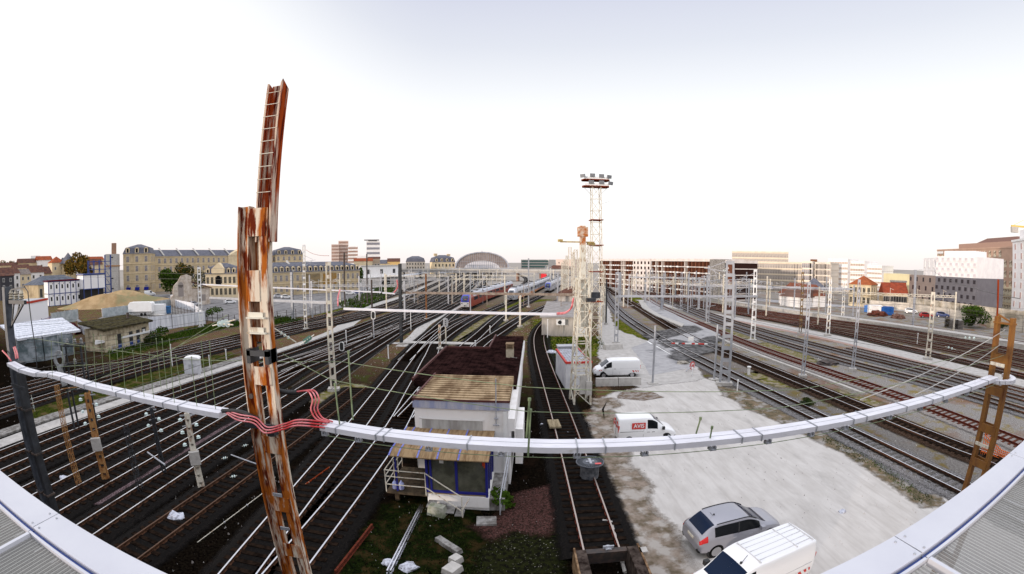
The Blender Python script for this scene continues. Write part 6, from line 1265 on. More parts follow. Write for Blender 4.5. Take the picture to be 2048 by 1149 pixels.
for i in range(7):
    x = Ln * (.09 + i * .125); k = K(); k.add([(x - .4, -.35, 17.5), (x + .4, -.35, 17.5), (x + .4, 6, 21.3), (x - .4, 6, 21.3), (x - .4, -.35, 18.0), (x + .4, -.35, 18.0), (x + .4, 6, 21.8), (x - .4, 6, 21.8)], [(4, 5, 6, 7), (0, 1, 5, 4), (1, 2, 6, 5), (3, 0, 4, 7), (2, 3, 7, 6)]); k.make('parapet', concrete, T)
x = Ln * .67; k = K(); k.add([(x - 8.5, -.9, 17.4), (x + 8.5, -.9, 17.4), (x, -.9, 21.2), (x - 8.5, 3, 17.4), (x + 8.5, 3, 17.4), (x, 3, 21.2)], [(0, 1, 2), (1, 4, 5, 2), (3, 0, 2, 5)]); k.box(x - 8.5, x + 8.5, -.6, -.01, 0, 17.4); k.make('pediment', stone_pale, T)
A5, A6 = far(552, 565, 288), far(606, 565, 292)
T, Ln = building('stone_pavilion', 'limestone end pavilion with a pyramidal mansard roof, right of the rusty column', 'building', A5, A6, 16, 17.8, stone, 4, 5, 1.3, 2.4, 1.0, st_fr, slate, 'mansard', 5.0, 3, pane=shut, cornice=stone_pale)
dormers(T, Ln, 4, 18.1, stone_pale, 1.8, 2.0)
# concrete stair tower and brick stack at the left end of the barracks
A = far(226, 570, 231); T = thing('stair_tower', 'plain grey stair tower with a brick chimney left of the barracks block', 'tower', (A.x, A.y, 0), R(40))
k = K(); k.box(-3.2, 3.2, -3, 3, 0, 18.6); k.make('wall', concrete, T); k = K(); k.box(-3.4, 3.4, -3.2, 3.2, 13.0, 13.6); k.make('band', M('rusty_band', (.4, .22, .1), None), T)
k = K(); k.box(-.6, 1.6, .5, 2.5, 18.6, 23.6); k.make('chimney', M('brick', (.36, .22, .15), (.28, .17, .12), 2), T)
for z in (3, 7.5, 16.8): k = K(); k.box(-.7, .9, -3.03, -3.001, z, z + .5); k.make('window', glass, T)
# second stone building with dormers (nearer)
B1, B2 = far(412, 590, 176), far(474, 593, 173)
T, Ln = building('stone_gatehouse', 'pale limestone house with a central gable, left of the rusty column', 'building', B1, B2, 11, 9.0, stone_pale, 2, 7, .9, 2.3, .8, st_fr, slate, 'mansard', 3.9, 2, cornice=stone_pale)
dormers(T, Ln, 6, 9.2, stone_pale, 1.3, 1.5); x = Ln * .42
k = K(); k.add([(x - 2.4, -.5, 9.2), (x + 2.4, -.5, 9.2), (x + 2.4, -.5, 11.0), (x, -.5, 13.0), (x - 2.4, -.5, 11.0), (x - 2.4, 4, 9.2), (x + 2.4, 4, 9.2), (x + 2.4, 4, 11.0), (x, 4, 13.0), (x - 2.4, 4, 11.0)], [(0, 1, 2, 3, 4), (1, 6, 7, 2), (2, 7, 8, 3), (3, 8, 9, 4), (4, 9, 5, 0)]); k.make('gable', stone_pale, T)
k = K(); k.box(x - 1, x + 1, -.12, -.003, 4.6, 7.4); k.cyl((x, -.12, 7.4), (x, -.003, 7.4), 1.0, 12); k.make('arched_window', glass, T)
B3, B4 = far(535, 585, 176), far(720, 580, 196)
T, Ln = building('stone_workshop', 'long two-storey limestone building with slate mansard and dormers, behind the white masts', 'building', B3, B4, 12, 8.8, stone, 2, 18, 1.0, 2.2, .8, st_fr, slate, 'mansard', 3.9, 3, pane=shut, cornice=stone_pale)
dormers(T, Ln, 17, 9.0, stone_pale, 1.4, 1.6)
k = K(); k.add([(Ln * .25, -.3, 9), (Ln * .25 + .8, -.3, 9), (Ln * .25 + .8, 6, 12.9), (Ln * .25, 6, 12.9), (Ln * .25, -.3, 9.6), (Ln * .25 + .8, -.3, 9.6), (Ln * .25 + .8, 6, 13.5), (Ln * .25, 6, 13.5)], [(4, 5, 6, 7), (0, 1, 5, 4), (1, 2, 6, 5), (3, 0, 4, 7)]); k.make('parapet', concrete, T)
for xx, c in ((.62, (.36, .19, .04)), (.44, (.2, .16, .1))):
    k = K(); k.box(Ln * xx - 2, Ln * xx + 4.5, -.12, -.002, 3.5 if xx > .5 else 1, 8.0); k.make('stained_patch', M('ochre_stain', c, (.3, .22, .12), .6), T)
# ruined gable with lean-to
A = far(372, 596, 148); T = thing('ruined_gable', 'ruined pale masonry gable with a broken edge, in the left parking', 'ruin', (A.x, A.y, 0), R(50))
ruinm = M('ruin_render', (.62, .55, .48), (.42, .34, .27), .8, .95)
k = K(); pr = [(-5, 0), (2, 0), (2, 9.0), (.5, 9.6), (-1.5, 9.2), (-2.5, 7.6), (-4, 6.2), (-4.3, 3.4), (-5, 3)]; n = len(pr)
k.add([(a, 0, z) for a, z in pr] + [(a, .8, z) for a, z in pr], [tuple(range(n)), tuple(range(n, 2 * n))[::-1]] + [(i, n + i, n + (i + 1) % n, (i + 1) % n) for i in range(n)]); k.box(2, 8.5, 2, 9, 0, 5.0); k.make('wall', ruinm, T)
k = K(); k.add([(1.6, 1.4, 7.4), (9.2, 1.4, 4.9), (9.2, 10, 4.9), (1.6, 10, 7.4), (1.6, 1.4, 7.7), (9.2, 1.4, 5.2), (9.2, 10, 5.2), (1.6, 10, 7.7)], [(0, 3, 2, 1), (4, 5, 6, 7), (0, 1, 5, 4), (1, 2, 6, 5), (2, 3, 7, 6), (3, 0, 4, 7)]); k.make('roof', tile_brown, T)
k = K(); k.cyl((-1.6, -.01, 6.5), (-1.6, -.03, 6.5), .9, 10); k.box(-2.5, -.7, -.03, -.01, 3, 6.5); k.box(4, 7, 1.97, 1.99, 1.2, 3.2); k.each('opening', M('blocked', (.3, .26, .24), None), T)
# ---- small houses, far left
houses = [(0, 28, 553, 535, 250, 'dark gabled house at the left edge', tile_brown, M('dark_wall', (.06, .06, .07), None), 'gable'), (17, 40, 548, 537, 262, 'white house with two black windows', tile_brown, white_wall, 'gable'), (40, 62, 550, 538, 265, 'grey-roofed house right of the two-window house', M('grey_tile', (.24, .20, .18), (.16, .14, .13), 1), stone_pale, 'gable'),
          (60, 88, 546, 531, 270, 'white house with a big dark brown roof', tile_brown, white_wall, 'gable'), (86, 104, 548, 533, 275, 'small brown-fronted house with three white windows', tile_brown, stone, 'gable'), (104, 130, 526, 513, 290, 'tan stone house under the orange roof', tile_red, stone_pale, 'hip'),
          (130, 152, 525, 515, 290, 'tan stone house right of the orange roof', slate, stone_pale, 'gable'), (76, 105, 521, 512, 330, 'white gabled house with a red-brown roof on the skyline', tile_red, white_wall, 'gable'), (38, 74, 527, 517, 330, 'low house with a wide brown roof on the skyline', tile_brown, stone, 'gable'),
          (168, 205, 531, 518, 285, 'pale house with brown roof left of the stair tower', tile_brown, stone_pale, 'gable'), (180, 208, 520, 513, 330, 'house with a bright red roof left of the stair tower', tile_red, stone, 'gable'), (0, 36, 532, 525, 330, 'long brown-roofed house at the left edge of the skyline', tile_brown, stone, 'gable'), (28, 60, 537, 529, 310, 'brown-roofed terrace in the second row', tile_brown, stone_pale, 'gable')]
for x0, x1, ye, yr, D, lb, rm, wm_, ty in houses:
    a, b = far(x0, ye, D), far(x1, ye, D * 1.01); eave = a.z; ridge = far((x0 + x1) / 2, yr, D).z
    building('house', lb, 'house', a, b, 9, eave, wm_, 3 if eave > 9 else 2, max(2, int((b - a).length / 4)), 1.0, 1.5, 1.2, white_pt if wm_ is not white_wall else concrete, rm, ty, ridge - eave)
a = far(136, 520, 290); T = thing('roof_turret', 'dark pointed turret beside the golden tree', 'turret', (a.x, a.y, 0), 0); k = K(); k.box(-3, 3, -3, 3, 0, a.z - 2); k.make('wall', stone, T); k = K(); k.add([(-4, -4, a.z - 2), (4, -4, a.z - 2), (4, 4, a.z - 2), (-4, 4, a.z - 2), (0, 0, a.z + 4.0)], [(0, 1, 4), (1, 2, 4), (2, 3, 4), (3, 0, 4), (3, 2, 1, 0)]); k.make('roof', slate, T)
a = far(71, 512, 500); T = thing('far_block', 'pale block of flats peeking over the roofs, far left', 'building', (a.x, a.y, 0), R(40)); k = K(); k.box(-4, 4, -4, 4, 0, far(71, 512, 500).z); k.make('wall', white_wall, T)
# long grey-roofed hall and blue-framed site offices
a, b = far(77, 585, 205), far(168, 585, 220); T, Ln = building('long_hall', 'long low stone hall with a grey slate roof behind the site offices', 'building', a, b, 14, 7.0, stone, 1, 9, 1.2, 3.2, 1.5, concrete, M('grey_slate', (.15, .16, .19), (.10, .11, .13), .6), 'hip', 3.4)
wf = M('office_white', (.80, .80, .83), None, rough=.5)
def office(px0, px1, yb, yt, D, n, fl, label, roofc, mats=(wf, blue_dark), open_ground=False):
    a, b = far(px0, yb, D), far(px1, yb, D * 1.03); h = far((px0 + px1) / 2, yt, D).z; d = Vector((b.x - a.x, b.y - a.y)); Ln = d.length
    T = thing('site_office', label, 'site office', (a.x, a.y, 0), math.atan2(d.y, d.x)); fh = h / fl; base = None
    for f in range(fl):
        if open_ground and f == 0:
            k = K(); k.box(0, Ln, 1.5, 5.5, 0, fh - .02); k.make('undercroft', black_pl, T); continue
        for i in range(n):
            if base is None:
                w = Ln / n; k = K(); k.box(.06, w - .06, 0, 5.5, .15, fh - .12); k.box(w * .35, w * .62, -.03, -.002, fh * .42, fh * .75, 1); k.box(w * .75, w * .85, -.03, -.002, fh * .8, fh * .88, 1); base = k.make('cabin_unit', [mats[0], glass if not open_ground else mats[0]], T, loc=(i * Ln / n, 0, f * fh))
            else: clone(base, (i * Ln / n, 0, f * fh), T)
    k = K()
    for i in range(n + 1): x = Ln * i / n; k.box(x - .14, x + .14, -.08, .06, 0, h)
    for f in range(1 if open_ground else 0, fl + 1): k.box(-.14, Ln + .14, -.09, .05, f * fh - .12, f * fh + .12)
    k.make('frame', mats[1], T); k = K(); k.box(-.3, Ln + .3, -.3, 5.8, h + .13, h + .5); k.make('roof', roofc, T); return T
office(97, 163, 583, 563, 185, 6, 2, 'two-storey white site offices with blue frames and a dark red roof edge', M('maroon', (.10, .012, .02), None))
office(168, 211, 584, 550, 187, 3, 2, 'white and blue raised office cabins on open legs', blue_dark, open_ground=True)
a = far(200, 580, 200); T = thing('blue_scaffold', 'blue scaffold stair tower behind the raised cabins', 'scaffold', (a.x, a.y, 0), R(45)); k = K()
for x in (-5, -2.5, 0, 2.5, 5):
    for y in (-1.5, 1.5): k.bar((x, y, 0), (x, y, 15.5 + (2 if x > 0 else 0)), .28)
for z in (3, 6, 9, 12, 15): k.bar((-5, -1.5, z), (5, -1.5, z), .22); k.bar((-5, 1.5, z), (5, 1.5, z), .22); k.bar((-5, -1.5, z), (-2.5, -1.5, z - 3), .16); k.bar((2.5, -1.5, z), (5, -1.5, z - 3), .16)
k.make('frame', blue_dark, T)
# nearer two-storey container with red trim, low white roofs and hoardings
p = G(100, 664); q = far(44, 664, 95.0); d = Vector((q.x - p.x, q.y - p.y)).normalized(); T = thing('site_container', 'stacked white site containers with red roof edges at the far left', 'container', (p.x, p.y, 0), math.atan2(-d.y, -d.x))
hh = top(p, 98, 600); Ln = 8.8
k = K(); k.box(-Ln, 0, 0, 5.5, hh * .42, hh); k.make('upper_unit', wf, T); k = K(); k.box(-Ln + .1, -.1, .1, 5.4, 0, hh * .38)
k.make('lower_unit', M('lower_panel', (.5, .48, .56), (.36, .34, .46), 1, stretch=(.3, 1, 6)), T)
k = K(); k.box(-Ln - .1, .1, -.12, 5.6, hh, hh + .35); k.box(-Ln - .1, .2, -.12, .0, hh * .385, hh * .42); k.make('trim', M('trim_red', (.45, .06, .04), None), T)
k = K(); k.box(-Ln + .2, -.2, .2, 5.3, hh + .351, hh + .42); k.make('roof', galv, T); k = K()
for z in (.8, 1.5, 2.2, 2.9): k.bar((-Ln, -.3, z), (.2, -.3, z), .08)
for x in (-Ln, -4.5, 0, .25): k.bar((x, -.3, 0), (x, -.3, 3.2), .09)
k.make('guard_rail', M('violet_grey', (.2, .19, .3), None), T)
def hoard(pts, h, mat, label, name='hoarding', post=2.4, pm=galv):
    P = [G(*p) if not isinstance(p, Vector) else p for p in pts]; T = thing(name, label, 'fence', P[0]); o = P[0]; k = K(); kp = K()
    for a, b in zip(P, P[1:]):
        k.bar(a - o + Vector((0, 0, h / 2)), b - o + Vector((0, 0, h / 2)), .06, h); n = max(1, int((b - a).length / post))
        for i in range(n + 1): c = a.lerp(b, i / n) - o; kp.box(c.x - .06, c.x + .06, c.y - .06, c.y + .06, 0, h + .1)
    k.make('panel', mat, T); kp.each('post', pm, T); return T
hw = M('hoarding_white', (.74, .75, .80), (.5, .52, .58), .8, .6, stretch=(3, 3, .3)); hg = M('hoarding_grey', (.42, .46, .48), (.28, .32, .34), 1, .7)
hoard([(157, 660), (190, 688)], 2.2, hw, 'white hoarding running down to the stone hut roof', post=1.2)
hoard([(298, 662), (345, 657), (412, 648)], 2.6, hw, 'white graffitied hoarding along the tracks, right of the stone hut')
hoard([(412, 648), (385, 622), (345, 613)], 2.2, hw, 'white hoarding at the back right of the storage yard')
hoard([(205, 636), (262, 628), (345, 613)], 2.3, hg, 'grey hoarding in front of the sand mound')
hoard([(104, 652), (157, 642)], 2.8, hg, 'grey panel fence right of the stacked containers')
hoard([(0, 601), (60, 600), (140, 598), (240, 590)], 2.0, hg, 'long grey hoarding in front of the site offices')
hoard([(104, 608), (150, 606), (236, 594)], 2.4, white_pt, 'long white hoarding behind the sand mound')
wallT = hoard([(38, 728), (90, 722), (148, 709)], 3.2, M('mesh_wall', (.10, .13, .14), (.30, .33, .36), .6, .9, stretch=(1, 1, 1.4), lo=.42, hi=.6), 'grey stained wall with wire mesh below the long white roof, lower left', 'boundary_wall')
wp = [G(38, 728), G(148, 709)]; a, b = wp; d = (b - a).normalized(); nrm = Vector((-1, .2, 0)).normalized(); k = K()
vs = [a + Vector((.6, 0, 3.1)), b + Vector((.6, 1.5, 3.1)), b + Vector((-8, 3.5, 4.4)), a + Vector((-8, 1, 4.4))]; o = a.copy()
k.add([v - o for v in vs] + [v - o + Vector((0, 0, .25)) for v in vs], [(0, 3, 2, 1), (4, 5, 6, 7), (0, 1, 5, 4), (1, 2, 6, 5), (2, 3, 7, 6), (3, 0, 4, 7)])
for i in range(9): u = i / 8; p0, p1 = vs[0].lerp(vs[3], u) - o + Vector((0, 0, .27)), vs[1].lerp(vs[2], u) - o + Vector((0, 0, .27)); k.bar(p0, p1, .08, .06)
tag(k.make('canopy_roof', hw, loc=o), 'long low white corrugated roof above the mesh wall, lower left', 'roof')
a, b = G(198, 672), G(300, 655); T = thing('flat_white_roof', 'flat white sheeted roof behind the stone hut', 'roof', (0, 0, 0)); k = K(); vs = [G(190, 690, 1.5), G(300, 665, 1.5), G(285, 640, 1.5), G(200, 655, 1.5)]
k.add(vs + [v + Vector((0, 0, .3)) for v in vs], [(0, 3, 2, 1), (4, 5, 6, 7), (0, 1, 5, 4), (1, 2, 6, 5), (2, 3, 7, 6), (3, 0, 4, 7)]); k.make('roof_sheet', white_pt, T)
# rubble, blue bin, bush
lump((140, 668), 3.2, M('burgundy_netting', (.05, .012, .018), (.10, .03, .035), 2), 'dark red heap of netting in the storage corner', 'netting_heap', 'heap', seed=21, flat=.6)
lump((118, 664), 1.6, M('dark_scrap', (.03, .01, .012), None), 'small dark red heap beside the stacked containers', 'netting_heap', 'heap', seed=22, flat=1.1)
lump((128, 672), 1.6, litter, 'pale tarpaulin bundle in front of the red heap', 'tarpaulin', 'tarpaulin', seed=23, flat=.5)
# stone hut with mossy roof
a, b = G(213, 706), G(300, 683); d = b - a; T, Ln = building('stone_hut', 'small derelict stone hut with a mossy roof and dark doorways beside the tracks', 'hut', a, b, 5.2, 3.2, M('hut_render', (.60, .52, .38), (.20, .15, .09), 1.1, .95, lo=.45, hi=.68, bump=.3), 0 or 1, 0, frame=None)
k = K(); k.add([(-.8, -.7, 3.2), (Ln + .5, -.7, 3.2), (Ln + .5, 5.8, 4.0), (-.8, 5.8, 4.0), (-.8, -.7, 3.5), (Ln + .5, -.7, 3.5), (Ln + .5, 5.8, 4.3), (-.8, 5.8, 4.3)], [(0, 3, 2, 1), (4, 5, 6, 7), (0, 1, 5, 4), (1, 2, 6, 5), (2, 3, 7, 6), (3, 0, 4, 7)]); k.make('roof', M('mossy_roof', (.08, .07, .035), (.03, .025, .018), 2, .95, bump=.5), T)
for x in (Ln * .30, Ln * .56, Ln * .73): k = K(); k.box(x - .45, x + .45, -.03, -.001, .0, 2.3); k.box(x - .42, x + .42, -.05, -.031, .0, .8, 1); k.make('doorway', [black_pl, blue_dark], T)
k = K(); k.box(Ln * .82, Ln * .92, -.03, -.001, 1.4, 2.5); k.box(Ln * .84, Ln * .9, -.045, -.031, 1.6, 2.2, 1); k.make('window', [black_pl, white_pt], T)
k = K(); k.cyl((Ln * .8, 3, 3.9), (Ln * .8, 3, 4.9), .25, 8); k.make('chimney', darksteel, T)
k = K()
for z in (.5, 1.0): k.bar((0, -1.6, z), (Ln, -1.4, z), .06)
for i in range(5): k.bar((Ln * i / 4, -1.5, 0), (Ln * i / 4, -1.5, 1.1), .08)
tag(k.make('hand_rail', galv_light, loc=T.location), 'low white handrail in front of the stone hut', 'railing'); bpy.context.view_layer.update(); C.objects[-1].rotation_euler = T.rotation_euler if C.objects[-1].name.startswith('hand_rail') else C.objects[-1].rotation_euler
# storage yard: mobile cabin, tank, small boat shape
p = G(284, 632); T = thing('mobile_cabin', 'white mobile cabin on wheels in the storage yard', 'trailer', (p.x, p.y, 0), R(22))
k = K(); pr = [(-3.6, .9), (3.6, .9), (3.6, 3.2), (3.2, 3.5), (-3.0, 3.5), (-3.6, 2.9)]; n = 6; k.add([(a, -1.2, z) for a, z in pr] + [(a, 1.2, z) for a, z in pr], [tuple(range(n)), tuple(range(n, 2 * n))[::-1]] + [(i, n + i, n + (i + 1) % n, (i + 1) % n) for i in range(n)]); k.make('body', white_pt, T)
k = K(); k.box(-3.5, 3.5, -1.22, -1.201, .95, 1.15); k.make('stripe', black_pl, T)
for x in (.4, 1.5): k = K(); k.cyl((x, -1.0, .4), (x, -1.2, .4), .4, 12); k.make('wheel', tyre_m, T)
p = G(318, 630); T = thing('storage_tank', 'white cubic tank right of the mobile cabin', 'tank', (p.x, p.y, 0), R(25)); k = K(); k.box(-1.8, 1.8, -1.2, 1.2, .2, 2.7); k.box(-1.9, 1.9, -1.3, 1.3, 0, .2); k.make('tank_body', white_pt, T)
p = G(333, 628); T = thing('blue_bin', 'blue waste bin in the storage yard', 'bin', (p.x, p.y, 0), R(25)); k = K(); k.box(-1.1, 1.1, -.9, .9, .1, 1.8); k.box(-1.2, 1.2, -1, 1, 1.8, 1.95); k.make('bin_body', M('bin_blue', (.05, .14, .3), None), T)
# sand mound
def mound(c, rx, ry, h, rot, mat, label):
    k = K(); n, m = 28, 40; vs = []; rg = random.Random(5); ph = [(rg.uniform(.5, 3), rg.uniform(.5, 3), rg.uniform(0, 6)) for _ in range(6)]
    for i in range(n + 1):
        r = i / n
        for j in range(m):
            a = 2 * math.pi * j / m; x, y = r * math.cos(a), r * math.sin(a); z = h * (1 - r ** 1.5) * (1 + .28 * sum(math.sin(p[0] * x * 3 + p[1] * y * 3 + p[2]) for p in ph) / 3) ; z = max(z * (1 - r ** 6), 0) - (.2 if i == n else 0)
            vs.append((x * rx, y * ry, z))
    k.add(vs, [(i * m + j, i * m + (j + 1) % m, (i + 1) * m + (j + 1) % m, (i + 1) * m + j)[::-1] for i in range(n) for j in range(m)]); o = k.make('sand_mound', mat, loc=c, smooth=True); o.rotation_euler = (0, 0, rot); return tag(o, label, 'earth mound')
c = G(240, 612); mound((c.x, c.y, 0), 25, 11, 4.6, R(38), sand, 'big mound of sandy earth with weeds in front of the barracks')
# grey paving of the parking / yards
polysheet('car_park', gp((310, 612), (405, 640), (470, 648), (560, 640), (640, 628), (720, 605), (800, 580), (720, 572), (600, 578), (480, 582), (380, 588), (300, 590), (240, 588)), M('car_park_grey', (.26, .25, .25), (.17, .165, .165), .5, .95), .03, jag=.2, seed=60)
polysheet('storage_yard', gp((160, 655), (200, 690), (300, 668), (410, 645), (345, 612), (205, 634)), concrete_dark, .035, jag=.1, seed=61)
# parking fence
def meshfence(pts, h, label, n=3):
    P = [G(*p) for p in pts]; T = thing('mesh_fence', label, 'fence', P[0]); o = P[0]; k = K(); kp = K()
    for a, b in zip(P, P[1:]):
        for i in range(n): z = h * (i + .5) / n; k.bar(a - o + Vector((0, 0, z)), b - o + Vector((0, 0, z)), .04)
        m = max(1, int((b - a).length / 2.2))
        for i in range(m + 1): c = a.lerp(b, i / m) - o; kp.box(c.x - .05, c.x + .05, c.y - .05, c.y + .05, 0, h + .2)
    k.make('rail', darksteel, T); kp.each('post', darksteel, T)
meshfence([(345, 628), (405, 642), (470, 652)], 2.0, 'dark mesh fence round the parking left of the rusty column'); meshfence([(555, 643), (610, 636), (700, 615), (760, 592)], 2.0, 'dark mesh fence right of the rusty column')
# ---- centre: apartment towers, depot, station, bridge
def slabs(px0, px1, yt, D, depth, label, wall, band, nfl, tp=(), name='apartment_tower', rz=0):
    a, b = far(px0, 540, D), far(px1, 540, D * 1.0); h = far((px0 + px1) / 2, yt, D).z; d = Vector((b.x - a.x, b.y - a.y)); Ln = d.length; T = thing(name, label, 'apartment building', (a.x, a.y, 0), math.atan2(d.y, d.x))
    k = K(); k.box(0, Ln, 0, depth, 0, h); k.make('wall', wall, T); bs = None
    for f in range(nfl):
        z = h * (f + .25) / nfl; k = K(); k.box(.3, Ln - .3, -.25, -.01, 0, h / nfl * .45)
        if bs is None: bs = k.make('window_band', band, T, loc=(0, 0, z))
        else: clone(bs, (0, 0, z), T)
    return T, Ln, h
pinkw = M('pinkish_render', (.62, .50, .44), None); bandm = M('tower_band', (.42, .24, .17), (.30, .2, .16), .25, .7)
slabs(663, 678, 489, 500, 14, 'stepped pinkish apartment tower, left low wing', pinkw, bandm, 9); slabs(677, 697, 482, 508, 16, 'stepped pinkish apartment tower, tallest middle part', pinkw, bandm, 10); slabs(696, 716, 493, 500, 14, 'stepped pinkish apartment tower, right low part', white_wall, bandm, 8)
T, Ln, h = slabs(733, 760, 483, 480, 14, 'white office tower with an overhanging roof slab', white_wall, M('grey_band', (.25, .25, .28), None), 7); k = K(); k.box(-2.5, Ln * .95, -2, 15, h + 1.3, h + 1.9); k.box(2, Ln - 3, 2, 12, h, h + 1.3); k.make('roof_slab', galv, T)
slabs(714, 740, 512, 380, 12, 'white stepped block below the office tower', white_wall, pinkw, 3, name='apartment_block')
a, b = far(722, 560, 235), far(800, 560, 262); T, Ln = building('white_depot', 'white flat-roofed depot building with three windows and dark doors', 'building', a, b, 14, 10.0, white_wall, 1, 3, 2.4, 2.4, 5.2, white_wall, concrete, 'flat'); 
for x in (.5, .62): k = K(); k.box(Ln * x, Ln * x + 3.5, -.06, -.002, 0, 3.5); k.make('doorway', black_pl, T)
k = K(); k.box(-1, Ln + 1, -3, -.003, 4.2, 4.5); k.make('canopy', white_pt, T)
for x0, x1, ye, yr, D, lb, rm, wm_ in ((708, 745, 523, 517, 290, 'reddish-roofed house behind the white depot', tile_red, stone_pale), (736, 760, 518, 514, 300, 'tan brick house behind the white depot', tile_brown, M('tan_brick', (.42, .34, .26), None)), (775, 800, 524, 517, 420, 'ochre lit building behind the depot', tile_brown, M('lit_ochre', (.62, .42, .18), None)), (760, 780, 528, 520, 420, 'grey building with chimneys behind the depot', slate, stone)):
    a, b = far(x0, ye, D), far(x1, ye, D); building('house', lb, 'house', a, b, 10, a.z, wm_, 2, 4, 1.0, 1.5, 1.2, white_pt, rm, 'gable', far(x0, yr, D).z - a.z)
a, b = far(812, 545, 470), far(850, 545, 470); T, Ln = building('stone_apartment', 'grey stone apartment block with a mansard roof, left of the station', 'building', a, b, 14, 12.5, M('grey_stone', (.42, .39, .35), (.3, .28, .25), .4), 3, 7, 1.2, 2, 1, concrete, slate, 'mansard', 6)
a, b = far(868, 545, 440), far(910, 545, 446); T, Ln = building('station_building', 'ornate limestone station pavilion with a slate dome roof beside the train hall', 'station building', a, b, 16, 12.0, stone_pale, 2, 6, 1.4, 2.6, 1, st_fr, slate, 'mansard', 7, cornice=stone_pale); dormers(T, Ln, 4, 12.6, stone_pale, 2.2, 2.4)
k = K(); k.box(2, 5, 6, 9, 18, 20.5); k.box(Ln - 6, Ln - 3, 6, 9, 18, 20); k.make('chimney', stone, T)
# train hall: glazed arch
a, b = far(909, 545, 440), far(1019, 545, 440); d = Vector((b.x - a.x, b.y - a.y)); Ln = d.length; T = thing('train_hall', 'great arched glass and iron train hall of the station', 'train hall', (a.x, a.y, 0), math.atan2(d.y, d.x)); H_ = far(963, 504, 440).z
def arch(u, k_=1.0): x = Ln / 2 + Ln / 2 * k_ * math.cos(math.pi * (1 - u)); return x, 4 + (H_ - 4) * k_ * math.sin(math.pi * u) ** .80
n = 24
def archring(k0, k1, y0, y1, name, mat):
    k = K()
    for i in range(n):
        (x0, z0), (x1, z1) = arch(i / n, k0), arch((i + 1) / n, k0); (x2, z2), (x3, z3) = arch(i / n, k1), arch((i + 1) / n, k1)
        k.add([(x0, y0, z0), (x1, y0, z1), (x3, y0, z3), (x2, y0, z2), (x0, y1, z0), (x1, y1, z1), (x3, y1, z3), (x2, y1, z2)], [(0, 1, 2, 3), (7, 6, 5, 4), (0, 4, 5, 1), (3, 2, 6, 7)])
    return k.make(name, mat, T)
archring(1.0, .95, 0, 2, 'outer_arch', M('iron_grey', (.32, .33, .38), (.45, .46, .5), .3)); archring(.985, .97, 2, 180, 'barrel_roof', M('hall_roof', (.30, .22, .19), (.42, .34, .3), .12, .8))
k = K()
for i in range(1, 26):
    x = Ln * i / 26; u = 1 - math.acos(max(-1, min(1, (x - Ln / 2) / (Ln / 2 * .95)))) / math.pi; zt = arch(u, .95)[1]
    zl = 6 + (H_ * .62 - 6) * max(0, 1 - ((x - Ln / 2) / (Ln * .34)) ** 2) ** .5 if abs(x - Ln / 2) < Ln * .34 else 5; k.box(x - .15, x + .15, .8, 1.1, 5, zt)
for z in (9, 12.5): k.box(2, Ln - 2, .8, 1.05, z - .12, z + .12)
k.make('mullion', galv, T)
k = K(); m = 20; pr = [(Ln / 2 + Ln / 2 * .95 * math.cos(math.pi * (1 - i / m)), arch(i / m, .95)[1]) for i in range(m + 1)]; k.add([(x, 1.3, z) for x, z in pr] + [(Ln - 2, 1.3, 5), (2, 1.3, 5)], [tuple(range(m + 3))]); k.make('glazing', M('hall_glazing', (.26, .20, .18), (.36, .29, .26), .15, .25), T)
k = K(); pr = [(Ln / 2 + Ln * .33 * math.cos(math.pi * (1 - i / m)), 5 + (H_ * .60 - 5) * math.sin(math.pi * i / m)) for i in range(m + 1)]; k.add([(x, 1.15, z) for x, z in pr], [tuple(range(m + 1))]); k.make('bright_end_screen', M('end_screen', (.70, .68, .70), None), T)
k = K(); k.box(-4, Ln + 4, -2, 1.2, 4.6, 6.0); k.box(-2, Ln + 2, -2.2, -2, 5.2, 5.4); k.make('lintel', galv_light, T)
for i in range(12): x = Ln * (i + .5) / 12; k = K(); k.box(x - .5, x + .5, -1, 1, 0, 4.6); k.make('pier', concrete, T)
k = K(); k.cyl((Ln / 2, 1, H_), (Ln / 2, 1, H_ + 1.5), .5, 6, 0); k.make('finial', galv, T)
# road bridge behind the trains, its piers; platform canopies
a, b = far(800, 540, 330), far(1140, 541, 262); d = Vector((b.x - a.x, b.y - a.y)); Ln = d.length; T = thing('road_bridge', 'long low concrete road bridge in front of the station hall', 'bridge', (a.x, a.y, 0), math.atan2(d.y, d.x))
k = K(); k.box(-30, Ln, 0, 9, 5.0, 6.5); k.make('deck', M('bridge_grey', (.34, .33, .33), (.26, .25, .25), .3), T); k = K(); k.box(-30, Ln, -.3, -.05, 6.5, 7.5); k.make('parapet', concrete, T)
for i in range(9): k = K(); x = Ln * i / 8.3; k.cyl((x, 4, 0), (x, 4, 5), 1.0, 10); k.make('pier', M('bridge_pier', (.30, .18, .14), None) if i > 5 else concrete_dark, T)
k = K(); k.box(Ln * .86, Ln * .86 + 3.5, -.6, -.3, 2.0, 5.0); k.make('red_panel', M('bright_red', (.6, .04, .05), None), T)
for i, (x, y, L_) in enumerate(((-62, 240, 150), (-50, 300, 120), (-30, 330, 100), (-12, 340, 90))):
    T = thing('platform', ('leftmost', 'second', 'third', 'rightmost')[i] + ' station platform with a flat canopy on posts', 'platform', (x, y, 0), R(3 - i)); k = K(); k.box(-2.5, 2.5, 0, L_, 0, .9); k.make('platform_slab', concrete, T)
    k = K(); k.box(-3.5, 3.5, 4, L_, 4.0, 4.3); k.make('canopy', galv_light, T)
    for j in range(8): k = K(); k.box(-.15, .15, 6 + j * L_ / 8.5, 6.3 + j * L_ / 8.5, .9, 4.0); k.make('post', galv, T)
